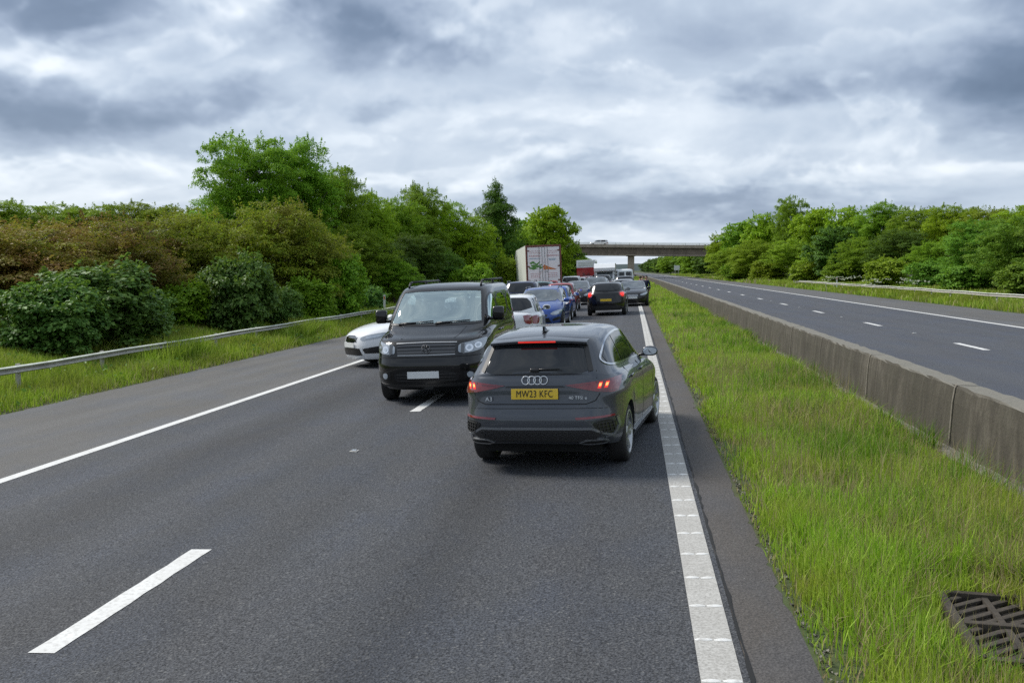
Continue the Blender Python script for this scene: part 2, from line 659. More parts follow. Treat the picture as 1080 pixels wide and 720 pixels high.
    def concrete(name, a, bcol, sc=6):
        m, t, b, o = nt(name)
        p = tpos(t)
        n = tnoise(t, p, sc, 6, .65)
        s2 = tnoise(t, tpos(t, (1, 1, .15)), 1.5, 5, .6)
        c = ramp(t, n, [(.3, a), (.7, bcol)])
        c = tmix(t, ramp(t, s2, [(.45, (0, 0, 0)), (.75, (.6, .6, .6))]), c, tuple(x * .55 for x in a))
        t.links.new(c, b.inputs['Base Color'])
        b.inputs['Roughness'].default_value = .9
        tbump(t, b, n, .4, .02)
    concrete('bridge_concrete', (.32, .26, .20), (.44, .37, .29), 1.5)
    concrete('bridge_beam', (.16, .125, .095), (.23, .18, .14), 1.2)
    concrete('joint_concrete', (.14, .125, .10), (.24, .22, .18), 20)
    concrete('ledge_concrete', (.10, .09, .07), (.25, .235, .20), 22)
    concrete('cast_iron', (.028, .023, .018), (.075, .060, .045), 30)
    concrete('drain_gap_shade', (.006, .005, .004), (.012, .010, .008), 30)  # near-black tone, shade between the drain bars put into the colour
    concrete('rail_steel', (.52, .54, .46), (.74, .76, .68), 9)
    concrete('rail_face_steel', (.36, .35, .30), (.50, .48, .43), 9)
    concrete('timber_post', (.12, .11, .09), (.2, .18, .15), 12)

    # --- leaves
    def leaf(name, cols, trans=.35, rough=.5, patchscale=.35, patch=None):
        m, t, b, o = nt(name)
        g = tnode(t, 'ShaderNodeNewGeometry')
        c = ramp(t, g.outputs['Random Per Island'], [(i / (len(cols) - 1), k) for i, k in enumerate(cols)])
        oi = tnode(t, 'ShaderNodeObjectInfo')
        hsv = tnode(t, 'ShaderNodeHueSaturation')
        t.links.new(tmath(t, 'ADD', tmath(t, 'MULTIPLY', oi.outputs['Random'], .03), .485), hsv.inputs['Hue'])
        t.links.new(tmath(t, 'ADD', tmath(t, 'MULTIPLY', oi.outputs['Random'], .35), .83), hsv.inputs['Value'])
        if patch:
            n = tnoise(t, tpos(t), patchscale, 4, .6)
            c = tmix(t, ramp(t, n, [(.42, (0, 0, 0)), (.62, (1, 1, 1))]), c, patch)
        t.links.new(c, hsv.inputs['Color'])
        c = hsv.outputs[0]
        t.links.new(c, b.inputs['Base Color'])
        b.inputs['Roughness'].default_value = rough
        b.inputs['Specular IOR Level'].default_value = .22
        tl = tnode(t, 'ShaderNodeBsdfTranslucent')
        t.links.new(tmix(t, .5, c, (.20, .30, .02)), tl.inputs[0])
        ms = tnode(t, 'ShaderNodeMixShader')
        ms.inputs[0].default_value = trans
        t.links.new(b.outputs[0], ms.inputs[1])
        t.links.new(tl.outputs[0], ms.inputs[2])
        t.links.new(ms.outputs[0], o.inputs[0])
        return m
    leaf('leaf_maple', [(.055, .14, .026), (.11, .24, .042), (.20, .35, .08)], .38)
    leaf('leaf_bronze', [(.20, .26, .018), (.30, .35, .022), (.20, .34, .022), (.44, .42, .04)], .48, patch=(.21, .19, .030))
    leaf('leaf_russet', [(.20, .18, .03), (.26, .17, .035), (.18, .24, .03), (.35, .23, .05)], .42, patch=(.28, .12, .045))
    leaf('leaf_green', [(.12, .24, .016), (.22, .39, .022), (.33, .50, .036)], .48)
    leaf('leaf_bright', [(.19, .34, .012), (.30, .48, .018), (.40, .58, .028)], .46)
    leaf('leaf_lime', [(.18, .28, .018), (.28, .40, .025), (.36, .47, .045)], .42)
    leaf('leaf_dark', [(.055, .12, .015), (.09, .18, .02), (.14, .25, .03)], .3)
    leaf('leaf_olive', [(.17, .26, .014), (.27, .39, .022), (.37, .47, .035)], .40)
    leaf('leaf_willow', [(.10, .21, .022), (.17, .32, .032), (.25, .41, .05)], .40)
    leaf('grass_blades', [(.11, .23, .012), (.24, .43, .020), (.37, .58, .035), (.56, .70, .14)], .42, .55, .9, (.36, .42, .06))
    leaf('grass_dry', [(.36, .32, .13), (.48, .42, .22), (.30, .22, .12)], .3, .7)
    leaf('grass_verge', [(.12, .22, .014), (.24, .38, .024), (.35, .50, .045), (.52, .58, .14)], .42, .55, .5, (.27, .31, .05))
    leaf('grass_tussock', [(.07, .17, .012), (.13, .27, .018), (.20, .36, .03)], .35, .5)
    leaf('weed_leaf', [(.08, .19, .025), (.14, .28, .04)], .3)
    leaf('petal_white', [(.42, .44, .32), (.55, .56, .45)], .3)
    m, t, b, o = nt('bark')
    n = tnoise(t, tobj(t, (6, 6, 1.2)), 3, 6, .65)
    t.links.new(ramp(t, n, [(.3, (.025, .020, .015)), (.7, (.10, .085, .065))]), b.inputs['Base Color'])
    b.inputs['Roughness'].default_value = .95
    tbump(t, b, n, .8, .03)
    m, t, b, o = nt('far_wood_hazed')
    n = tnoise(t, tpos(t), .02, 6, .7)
    t.links.new(ramp(t, n, [(.3, (.020, .038, .040)), (.7, (.038, .062, .060))]), b.inputs['Base Color'])  # distance haze put into the colour as a blue-green tint
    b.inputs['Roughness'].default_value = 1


make_materials()


# ------------------------------------------------------------------ the setting
def cx(y):
    """the motorway bends very slightly to the left far ahead"""
    return -3.65e-5 * y * y if y > 0 else 0.0


YS = [-60, -30, -12, -4, 0, 2, 4, 6, 8, 10, 13, 16, 20, 25, 30, 36, 43, 51, 60, 70, 82, 96, 112, 130, 150, 175, 205, 240, 280, 330, 390, 460, 540, 640]


def base_h(x):
    """height of the ground across the motorway, x measured from the bent centre line"""
    pts = [(-3000, 1.0), (-60, 1.2), (-30, .8), (-22, .4), (-18, .15), (-15.7, -.05), (-14, -.34), (-12.8, -.48), (-11.6, -.47), (-11.25, -.485), (.86, .0), (.93, .027), (1.06, .046), (2.5, .07),
           (3.6, .02), (3.75, -.1), (3.95, .34), (15.4, .36), (15.5, .40), (17, .50), (20, .62), (30, 1.2), (60, 1.5), (3000, 1.5)]
    return float(np.interp(x, [p[0] for p in pts], [p[1] for p in pts]))


def build_ground():
    xs = [-3000, -1500, -700, -300, -120, -60, -40, -30, -25, -22, -20, -18, -15.7, -14, -12.8, -11.6, -11.25, -5, -1, .86, .93, 1.06, 1.6, 2.5, 3.6, 3.75, 3.95, 8, 12,
          15.4, 15.5, 17, 20, 24, 30, 45, 60, 120, 300, 700, 1500, 3000]
    ys = [-300] + YS + [900, 1400, 2200, 3400]
    V, F = [], []
    for y in ys:
        for x in xs:
            yy = min(y, 640)
            n = 0.0
            if x < -14.5 or x > 20:
                n = .12 * math.sin(x * .7 + yy * .13) * math.sin(yy * .21 + x * .2)
            V.append((x + cx(yy), y, base_h(x) + n))
    nx = len(xs)
    for j in range(len(ys) - 1):
        for i in range(nx - 1):
            F.append((j * nx + i, j * nx + i + 1, (j + 1) * nx + i + 1, (j + 1) * nx + i))
    o = mesh_obj('ground', V, F, MAT['soil'], smooth=True)
    tag(o, 'grassy ground on both sides of the motorway', None, None, 'structure')


CROSSFALL = .04      # the queue side carriageway drains to its hard shoulder


def rz(x):
    return CROSSFALL * x if x < 1.4 else 0.0


def strip(name, x0, x1, z, mat, parent=None, y0=-60, y1=640, jag0=0, jag1=0, ys=None):
    ys = [y for y in (ys or YS) if y0 < y < y1]
    ys = [y0] + ys + [y1]
    if jag0 or jag1:
        fine = []
        y = y0
        while y < y1:
            fine.append(y)
            y += .16 if y < 30 else (.5 if y < 80 else 5)
        ys = fine + [y1]
    V, F = [], []
    for y in ys:
        a = x0 + cx(y) + (rnd.gauss(0, jag0) if jag0 else 0)
        b = x1 + cx(y) + (rnd.gauss(0, jag1) if jag1 else 0)
        V += [(a, y, z + rz(a - cx(y))), (b, y, z + rz(b - cx(y)))]
    for k in range(len(ys) - 1):
        F.append((2 * k, 2 * k + 1, 2 * k + 3, 2 * k + 2))
    return mesh_obj(name, V, F, mat, parent)


def build_roads():
    road = strip('road', -7.34, .62, 0.0, MAT['asphalt'])
    tag(road, 'dark asphalt carriageway with the queue of stopped cars', None, None, 'structure')
    sh = strip('hard_shoulder', -11.24, -7.34, -.002, MAT['shoulder_asphalt'], jag0=.035)
    tag(sh, 'paler asphalt hard shoulder beside the grass verge', None, None, 'structure')
    st = strip('edge_strip', .62, 1.0, -.004, MAT['strip_asphalt'], jag1=.03)
    tag(st, 'brownish asphalt strip beside the central grass', None, None, 'structure')
    sm = strip('shoulder_line', -7.34, -7.17, .004, MAT['road_paint'], road)
    # ribbed edge line: flat paint with raised bars every 0.56 m
    e = MB()
    ys = [-10 + .5 * k for k in range(140)] + [60 + 10 * k for k in range(40)]
    for a, b in zip(ys[:-1], ys[1:]):
        e.add([(.365 + cx(a), a, .004 + rz(.365)), (.580 + cx(a), a, .004 + rz(.58)), (.580 + cx(b), b, .004 + rz(.58)), (.365 + cx(b), b, .004 + rz(.365))], [(0, 1, 2, 3)])
    eo = e.build('ribbed_edge_line', MAT['worn_road_paint'], road)
    r = MB()
    k = 0
    y = 3.2
    while y < 70:
        for s0, s1 in ((.368, .468), (.478, .577)):
            j = rnd.uniform(-.006, .006)
            v = []
            for u in range(7):
                t = u / 6
                xz = rz(s0 + (s1 - s0) * t)
                hh = .010 * math.sin(PI * min(max(t, .0), 1)) ** .6
                dy = .008 + .030 * math.sin(PI * (.12 + .76 * t))
                v += [(s0 + (s1 - s0) * t + cx(y), y + j - dy * .5, .005 + xz), (s0 + (s1 - s0) * t + cx(y), y + j, .006 + hh + xz), (s0 + (s1 - s0) * t + cx(y), y + j + dy * .5, .005 + xz)]
            f = []
            for u in range(6):
                f += [(3 * u, 3 * u + 3, 3 * u + 4, 3 * u + 1), (3 * u + 1, 3 * u + 4, 3 * u + 5, 3 * u + 2)]
            r.add(v, f)
        y += .558
    r.build('raised_ribs', MAT['road_paint'], eo, smooth=True)
    # dark joint between lane and strip
    g = strip('joint_line', .622, .636, .003, MAT['seam'], road, y0=-5, y1=60, jag0=.004, jag1=.006)
    # lane dashes
    y = 5.12
    while y < 260:
        c0, c1 = cx(y), cx(y + 2)
        jj = lambda: rnd.uniform(-.006, .006)
        V, F = [], []
        n = 10
        for i in range(n + 1):
            yy = y + 2.13 * i / n
            V += [(-3.585 + cx(yy) + jj(), yy, .004 + rz(-3.585)), (-3.415 + cx(yy) + jj(), yy, .004 + rz(-3.415))]
        F = [(2 * i, 2 * i + 1, 2 * i + 3, 2 * i + 2) for i in range(n)]
        mesh_obj('lane_dash', V, F, MAT['road_paint'], road)
        y += 9.79
    # opposite carriageway, about 0.4 m higher
    r2 = strip('opposite_road', 4.05, 11.75, .400, MAT['far_asphalt'])
    tag(r2, 'empty asphalt carriageway beyond the concrete barrier', None, None, 'structure')
    s2 = strip('opposite_hard_shoulder', 11.75, 15.45, .397, MAT['shoulder_asphalt'], jag1=.05)
    tag(s2, 'paler hard shoulder of the empty carriageway', None, None, 'structure')
    strip('opposite_edge_line', 11.62, 11.82, .404, MAT['road_paint'], r2)
    strip('opposite_inner_line', 4.62, 4.80, .404, MAT['road_paint'], r2)
    y = 3.8
    while y < 300:
        mesh_obj('lane_dash', [(7.60 + cx(y), y, .404), (7.76 + cx(y), y, .404), (7.76 + cx(y + 2), y + 2, .404), (7.60 + cx(y + 2), y + 2, .404)], [(0, 1, 2, 3)], MAT['road_paint'], r2)
        y += 9.0
    # raised reflecting studs
    def stud(x, y, z, label, group):
        root = empty('road_stud', (x, y, z))
        m = MB().box((0, 0, .006), (.10, .13, .012), bev=.005)
        m.build('housing', MAT['worn_road_paint'], root)
        MB().box((0, 0, .018), (.06, .05, .014), bev=.004).build('reflector', MAT['badge'], root)
        tag(root, label, 'road stud', group)
    g1 = 'studs between the dashes of the queue side carriageway'
    stud(-3.49, 11.5, rz(-3.49), 'small pale stud between the two nearest white dashes', g1)
    for k in (1, 2, 3, 4):
        stud(-3.49 + cx(11.5 + 9.79 * k), 11.5 + 9.79 * k, rz(-3.49), 'small road stud on the dashed line under or behind the stopped vehicles', g1)
    g2 = 'studs between the dashes of the empty carriageway'
    stud(7.68, 27.3, .40, 'nearest small white stud on the empty opposite carriageway', g2)
    for k in (1, 2, 3, 4):
        stud(7.68 + cx(27.3 + 9 * k), 27.3 + 9 * k, .40, 'small white stud farther along the dashes of the empty carriageway', g2)


def build_barrier():
    """stepped concrete central barrier, swept along the bend"""
    prof = [(3.54, .0), (3.54, .055), (3.66, .075), (3.675, .12), (3.70, .60), (3.725, .775), (3.745, .80), (3.975, .81), (3.995, .79), (4.03, .30)]
    ys = []
    y = 1.0
    while y < 30:
        ys.append(y)
        y += .25
    while y < 640:
        ys.append(y)
        y += max(.6, y * .02)
    V, F = [], []
    n = len(prof)
    for y in ys:
        w = .006 * math.sin(y * 1.7) + .004 * math.sin(y * 5.1)
        for k, (x, z) in enumerate(prof):
            V.append((x + cx(y) + w + rnd.gauss(0, .0025 if k > 3 else .008), y, z + .01 + rnd.gauss(0, .003 if k not in (5, 6, 7) else .006)))
    for j in range(len(ys) - 1):
        for i in range(n - 1):
            F.append((j * n + i, (j + 1) * n + i, (j + 1) * n + i + 1, j * n + i + 1))
    F.append(tuple(range(n)))
    o = mesh_obj('concrete_barrier', V, F, MAT['barrier_concrete'])
    tag(o, 'long weathered brown concrete safety barrier between the carriageways', 'barrier')
    # foot strip of pale gravelly concrete
    led = MB()
    for j in range(len(ys) - 1):
        a, b = ys[j], ys[j + 1]
        if a > 200: break
        wa, wb = .10 + .03 * math.sin(a * 2.3) + .02 * math.sin(a * 7.1), .10 + .03 * math.sin(b * 2.3) + .02 * math.sin(b * 7.1)
        led.add([(3.64 - wa + cx(a), a, .085), (3.672 + cx(a), a, .100), (3.672 + cx(b), b, .100), (3.64 - wb + cx(b), b, .085),
                 (3.62 - wa + cx(a), a, .0), (3.62 - wb + cx(b), b, .0)], [(0, 3, 2, 1), (4, 5, 3, 0)][:2])
    led.build('footing', MAT['ledge_concrete'], o)
    for k, y in enumerate([3.6, 7.5, 11.52, 15.55, 19.4, 22.94, 27, 31, 35, 39, 43, 47, 51, 56, 61, 66, 72, 78, 84, 90]):
        w = rnd.choice([.012, .018, .028])
        j = MB()
        pr = [(3.672, .11), (3.697, .60), (3.722, .78), (3.742, .813), (3.96, .823)]
        v, f = [], []
        for (x, z) in pr:
            v += [(x + cx(y) - .006, y, z + .012), (x + cx(y) - .006, y + w, z + .012)]
        for i in range(len(pr) - 1):
            f.append((2 * i, 2 * i + 2, 2 * i + 3, 2 * i + 1))
        j.add(v, f)
        j.build('joint', MAT['joint_concrete'], o)


def rail_system(name, label, X, ztop, y0, y1, hfun, side, step=3.2, end_ramp=False):
    root = empty(name, (X + cx(y0), y0, 0))
    ox, oy = X + cx(y0), y0
    # open corrugated beam, rounded upper lip
    prof = [(-.02, .0), (-.055, -.015), (-.075, -.045), (-.06, -.085), (-.02, -.105), (-.0, -.15), (-.02, -.20), (-.06, -.225), (-.075, -.26), (-.05, -.30), (-.01, -.31),
            (.0, -.30), (-.035, -.26), (-.01, -.21), (.015, -.15), (-.005, -.10), (-.04, -.06), (-.035, -.03), (.0, -.012)]
    ys = []
    y = y0
    while y < y1:
        ys.append(y)
        y += 1.6
    V, F, M_ = [], [], []
    n = len(prof)
    for y in ys:
        zt = ztop + .012 * math.sin(y * .9) + .01 * math.sin(y * .23)
        if end_ramp and y > y1 - 9:
            zt -= (y - (y1 - 9)) / 9 * .62
        for x, z in prof:
            V.append((x * side + X + cx(y) - ox, y - oy, zt + z * .52))
    for j in range(len(ys) - 1):
        for i in range(n):
            F.append((j * n + i, j * n + (i + 1) % n, (j + 1) * n + (i + 1) % n, (j + 1) * n + i))
            M_.append(0 if i in (0, 1, 2, 16, 17, 18) else 1)
    F += [tuple(range(n)), tuple(range((len(ys) - 1) * n, len(ys) * n))]
    M_ += [0, 0]
    b = mesh_obj('beam', V, F, None, root, True, [MAT['rail_steel'], MAT['rail_face_steel']], M_)
    b.data.set_sharp_from_angle(angle=R(50))
    y = y0 + .6
    p0 = None
    while y < y1 - 3:
        if p0 is None:
            p0 = MB().box((0, 0, 0), (.05, .11, .80), bev=.006).build('post', MAT['rail_face_steel'], root)
            p = p0
        else:
            p = p0.copy()
            COL.objects.link(p)
            p.parent = root
        p.location = (.06 * side + X + cx(y) - ox, y - oy, ztop - .39)
        y += step
    return tag(root, label, 'crash barrier')


def marker_post(x, y, z, h, label):
    root = empty('marker_post', (x, y, z))
    m = MB()
    m.prism([(-.06, -.02), (.06, -.02), (.05, .03), (-.05, .03)], 0, h - .03)
    m.prism([(-.06, -.02), (.06, -.02), (.05, .03), (-.05, .03)], h - .03, h, Matrix.Translation((0, .002, 0)))
    m.build('post', MAT['plate_white'], root)
    MB().box((0, -.024, h - .16), (.07, .006, .16), bev=.002).build('reflector', MAT['lit_off'] if 'lit_off' in MAT else MAT['amber_lens'], root)
    tag(root, label, 'marker post', 'white roadside marker posts')


def build_bridge():
    Y = 209.0
    root = empty('road_bridge', (cx(Y) + 2, Y, 0))
    # local x along the bridge; slight rise towards the left
    def slab(z0, z1, y0, y1, x0=-75, x1=75, slope=-.0105):
        return [(x0, y0, z0 + slope * x0), (x1, y0, z0 + slope * x1), (x1, y1, z0 + slope * x1), (x0, y1, z0 + slope * x0),
                (x0, y0, z1 + slope * x0), (x1, y0, z1 + slope * x1), (x1, y1, z1 + slope * x1), (x0, y1, z1 + slope * x0)], \
               [(0, 3, 2, 1), (4, 5, 6, 7), (0, 1, 5, 4), (1, 2, 6, 5), (2, 3, 7, 6), (3, 0, 4, 7)]
    MB().add(*slab(5.45, 6.95, .6, 9.4)).build('beam', MAT['bridge_beam'], root)
    d = MB().add(*slab(5.25, 5.46, .5, 9.5))
    d.build('soffit_slab', MAT['bridge_concrete'], root)
    MB().add(*slab(6.95, 7.20, .0, 10.0)).build('deck', MAT['bridge_concrete'], root)
    p = MB().add(*slab(7.20, 7.62, .0, .35)).add(*slab(7.20, 7.62, 9.65, 10.0))
    p.build('parapet', MAT['bridge_concrete'], root)
    r = MB()
    for k in range(50):
        x = -73.5 + 3 * k
        r.box((x, .18, 7.80 - .0105 * x), (.09, .09, .36))
        r.box((x, 9.82, 7.80 - .0105 * x), (.09, .09, .36))
    for yy in (.18, 9.82):
        for z in (7.80, 7.98):
            r.add(*slab(z, z + .07, yy - .04, yy + .04))
    r.build('railing', MAT['rail_steel'], root)
    for yy in (2.0, 7.4):
        MB().box((-1.15, yy, 2.75), (1.45, .9, 5.5), bev=.08).build('pier', MAT['bridge_concrete'], root, auto=30)
    cp = MB().box((-1.25, 4.7, 5.33), (2.1, 7.6, .3), bev=.05)
    cp.build('pier_cap', MAT['bridge_concrete'], root, auto=30)
    for x in (-19, 21):
        ab = MB()
        ab.box((x, 5, 2.6), (1.6, 10, 5.4))
        s = -1 if x < 0 else 1
        ab.prism([(x, 0), (x + s * 22, 0), (x + s * 22, 6.6), (x, 5.4)], -1.2, -.1, Matrix.Rotation(R(90), 4, 'X'))
        ab.build('abutment', MAT['bridge_concrete'], root)
    tag(root, 'grey concrete road bridge crossing the motorway on a central pier', 'bridge')


def build_hills():
    for nm, Y, hmin, hmax, seed, lab in (('hill_ridge', 1500, 5, 11, 3, 'low bluish wooded ridge on the horizon under the bridge'), ('hills', 2600, 9, 20, 9, 'faint far hills behind the wooded ridge')):
        r_ = random.Random(seed)
        ph = [r_.uniform(0, 6) for _ in range(8)]
        V, F = [], []
        xs = list(range(-3600, 3601, 12))
        for i, x in enumerate(xs):
            h = hmin + (hmax - hmin) * (.5 + .28 * math.sin(x * .0031 + ph[0]) + .17 * math.sin(x * .0093 + ph[1]) + .08 * math.sin(x * .041 + ph[2])) + 2.0 * r_.random()
            V += [(x, Y - 60, 0), (x, Y, h * .7), (x, Y + 50, h), (x, Y + 200, 0)]
        for i in range(len(xs) - 1):
            for k in range(3):
                F.append((4 * i + k, 4 * i + 4 + k, 4 * i + 5 + k, 4 * i + k + 1))
        o = mesh_obj(nm, V, F, MAT['far_wood_hazed'])
        tag(o, lab, None, None, 'structure')


# ------------------------------------------------------------------ plants
def leaf_mesh(name, P, N, size, mat, seed, aspect=.55, fold=.18, parent=None):
    """one small folded leaf face pair per point"""
    g = np.random.default_rng(seed)
    n = len(P)
    N = N / np.linalg.norm(N, axis=1, keepdims=True)
    a = g.normal(size=(n, 3))
    T = np.cross(N, a)
    T /= np.linalg.norm(T, axis=1, keepdims=True)
    B = np.cross(N, T)
    s = size * g.uniform(.6, 1.3, (n, 1))
    L, W = T * s, B * s * aspect
    V = np.empty((n, 4, 3))
    V[:, 0] = P - L * .5
    V[:, 1] = P - W * .5 + N * s * fold
    V[:, 2] = P + L * .5
    V[:, 3] = P + W * .5 + N * s * fold
    V = V.reshape(-1, 3)
    tri = np.array([[0, 1, 2], [0, 2, 3]])
    loops = (np.arange(n)[:, None, None] * 4 + tri[None]).reshape(-1)
    starts = np.arange(0, len(loops), 3)
    return np_mesh(name, V, loops, starts, None, mat)


def crown_points(seed, ells, n_clump, per, cr, flat=.75, inner=.25, droop=0.0, bottom=None):
    g = np.random.default_rng(seed)
    vol = np.array([e[3] * e[4] + e[3] * e[5] + e[4] * e[5] for e in ells])
    vol = vol / vol.sum()
    Ps, Ns = [], []
    E_ = np.array(ells)
    which = g.choice(len(ells), n_clump, p=vol)
    for k in which:
        e = E_[k]
        d = g.normal(size=3)
        d /= np.linalg.norm(d)
        if d[2] < -.2 and g.random() < .4: d[2] *= -1
        rr = g.uniform(.82, 1.06) if g.random() > inner else g.uniform(.35, .8)
        c = e[:3] + d * e[3:6] * rr
        if bottom is not None and c[2] < bottom: c[2] = bottom + g.uniform(0, .3)
        # skip clumps buried deep in another lobe
        q = ((c - E_[:, :3]) / E_[:, 3:6])
        if (np.linalg.norm(q, axis=1) < .62).sum() > 1 and g.random() < .6: continue
        crr = cr * g.uniform(.55, 1.35)
        m = int(per * (crr / cr) ** 2 * g.uniform(.8, 1.2)) + 3
        dd = g.normal(size=(m, 3))
        dd /= np.linalg.norm(dd, axis=1, keepdims=True)
        dd[:, 2] = np.where(dd[:, 2] < -.3, -dd[:, 2], dd[:, 2])
        r_ = crr * g.uniform(.45, 1.08, (m, 1)) ** .7
        off = dd * r_ * np.array([1, 1, flat])
        off[:, 2] -= droop * (off[:, 0] ** 2 + off[:, 1] ** 2) / max(crr, .01)
        Ps.append(c + off)
        Ns.append(dd * .55 + d * .35 + np.array([0, 0, .65]) + g.normal(size=(m, 3)) * .35)
    # ragged young shoots standing out of the surface
    for k in range(int(n_clump * .55)):
        e = E_[g.choice(len(ells), p=vol)]
        d = g.normal(size=3)
        d[2] = abs(d[2]) + .25
        d /= np.linalg.norm(d)
        c = e[:3] + d * e[3:6] * .98
        dr_ = d * .6 + np.array([0, 0, .75]) + g.normal(size=3) * .25
        dr_ /= np.linalg.norm(dr_)
        ln = cr * g.uniform(.7, 1.6)
        m = max(8, int(per * .22))
        tt = g.uniform(0, 1, (m, 1))
        Ps.append(c + dr_ * tt * ln + g.normal(size=(m, 3)) * cr * .20 * (1.15 - tt))
        Ns.append(g.normal(size=(m, 3)) * .6 + np.array([0, 0, .7]))
    # a dim filling of leaves inside the lobes
    for e in E_:
        m = int(per * n_clump * .10 / len(ells))
        dd = g.normal(size=(m, 3))
        dd /= np.linalg.norm(dd, axis=1, keepdims=True)
        Ps.append(e[:3] + dd * e[3:6] * g.uniform(.3, .85, (m, 1)))
        Ns.append(g.normal(size=(m, 3)) + np.array([0, 0, .5]))
    return np.concatenate(Ps), np.concatenate(Ns)


def trunk_mesh(name, seed, h, r, limbs, spread, lean=.04, z0=.0):
    g = random.Random(seed)
    m = MB()
    p = Vector((0, 0, -.25))
    segs = 5
    pts = [p]
    for k in range(segs):
        pts.append(Vector((g.uniform(-lean, lean) * h, g.uniform(-lean, lean) * h, h * (k + 1) / segs)))
    for k in range(segs):
        m.tube(pts[k], pts[k + 1], r * (1 - .8 * k / segs), r * (1 - .8 * (k + 1) / segs), 8, cap=False)
    for k in range(limbs):
        t = g.uniform(.25, .85)
        b = pts[0].lerp(pts[-1], t)
        i = min(int(t * segs), segs - 1)
        b = pts[i].lerp(pts[i + 1], t * segs - i)
        a = g.uniform(0, 2 * PI)
        rr = r * (1 - .8 * t) * .55
        e1 = b + Vector((math.cos(a) * spread * .5, math.sin(a) * spread * .5, h * g.uniform(.08, .2)))
        e2 = e1 + Vector((math.cos(a + g.uniform(-.5, .5)) * spread * .45, math.sin(a + g.uniform(-.5, .5)) * spread * .45, h * g.uniform(.05, .2)))
        m.tube(b, e1, rr, rr * .6, 6, cap=False)
        m.tube(e1, e2, rr * .6, rr * .15, 6, cap=False)
        e3 = e1 + Vector((math.cos(a + 1) * spread * .35, math.sin(a + 1) * spread * .35, h * .15))
        m.tube(e1, e3, rr * .45, rr * .12, 5, cap=False)
    me = bpy.data.meshes.new(name)
    me.from_pydata(m.v, [], m.f)
    me.materials.append(MAT['bark'])
    me.polygons.foreach_set('use_smooth', [True] * len(me.polygons))
    return me


ARCH = {}


def make_archetypes():
    def reg(key, ells, nc, per, cr, leaf, seed, h, r, limbs, spread, **kw):
        asp = kw.pop('asp', .55)
        P, N = crown_points(seed, ells, int(nc * 1.25), int(per * 1.3), cr, **kw)
        me = leaf_mesh('crown', P, N, leaf, MAT['leaf_green'], seed + 1, asp)
        ARCH[key] = (me, trunk_mesh('trunk', seed, h, r, limbs, spread), float(P[:, 2].max()), float(np.abs(P[:, :2]).max()))
        return me
    def lobes(seed, n, R_, z0, z1, rr, top=None, sq=.8):
        g = random.Random(seed)
        out = []
        for k in range(n):
            t = (k + .5) / n
            z = z0 + (z1 - z0) * t
            prof = math.sin(PI * (.18 + .72 * t)) ** .7
            a = k * 2.4 + g.uniform(-.4, .4)
            d = R_ * prof * g.uniform(.45, .85)
            s = rr * g.uniform(.75, 1.25) * (.75 + .4 * prof)
            out.append((math.cos(a) * d, math.sin(a) * d, z, s, s, s * sq))
        return out
    # sizes in metres at scale 1
    reg('big_a', lobes(1, 15, 3.0, 1.7, 8.1, 1.55) + [(0, 0, 5, 2.0, 2.0, 3.0)], 420, 125, .52, .135, 10, 8.0, .22, 9, 3.0, flat=.6)
    reg('big_b', lobes(2, 17, 3.3, 1.6, 7.8, 1.45) + [(0, 0, 4.6, 2.2, 2.2, 2.8)], 430, 120, .50, .13, 20, 7.6, .20, 9, 3.0, flat=.6)
    reg('round', lobes(3, 12, 2.0, 1.6, 5.4, 1.5, sq=.95) + [(0, 0, 3.6, 2.0, 2.0, 2.4)], 360, 105, .40, .115, 30, 5.2, .16, 7, 2.0, flat=.8)
    reg('layer', lobes(4, 14, 2.5, .8, 3.8, 1.05, sq=.85) + [(0, 0, 2.2, 1.6, 1.6, 1.6)], 360, 90, .42, .10, 40, 4.0, .12, 9, 2.2, flat=.50, asp=.6)
    reg('layer_b', lobes(5, 15, 2.7, .7, 3.7, 1.0, sq=.85) + [(0, 0, 2.2, 1.6, 1.6, 1.5)], 360, 90, .40, .10, 45, 4.0, .12, 9, 2.2, flat=.50, asp=.6)
    reg('bush', lobes(6, 9, 1.25, .35, 2.25, .85, sq=.85) + [(0, 0, 1.2, 1.2, 1.2, 1.1)], 230, 52, .40, .145, 50, 2.0, .06, 7, 1.2, flat=.7, bottom=.12, asp=.85)
    reg('bush_b', lobes(7, 10, 1.35, .35, 2.15, .8, sq=.85) + [(0, 0, 1.1, 1.2, 1.2, 1.0)], 230, 52, .38, .14, 55, 2.0, .06, 7, 1.2, flat=.7, bottom=.12, asp=.85)
    cone = []
    for k in range(14):
        t = k / 13
        a = k * 2.4
        rad = 2.6 * (1 - t) ** .55 + .15
        cone.append((math.cos(a) * rad * .40, math.sin(a) * rad * .40, 1.2 + 7.0 * t, rad * .72 + .25, rad * .72 + .25, 1.0))
    reg('cone', cone, 420, 90, .50, .16, 60, 7.2, .2, 6, .8, flat=.7, asp=.35)
    # far trees: fewer and larger leaf faces
    reg('far_a', lobes(8, 12, 3.0, 1.2, 7.4, 1.7) + [(0, 0, 4.4, 2.3, 2.3, 3.0)], 240, 70, .70, .27, 70, 7.4, .2, 6, 2.6, flat=.6, asp=.7)
    reg('far_b', lobes(9, 12, 3.3, 1.2, 6.6, 1.8) + [(0, 0, 4.0, 2.5, 2.5, 2.6)], 240, 70, .70, .27, 75, 6.8, .2, 6, 2.6, flat=.6, asp=.7)


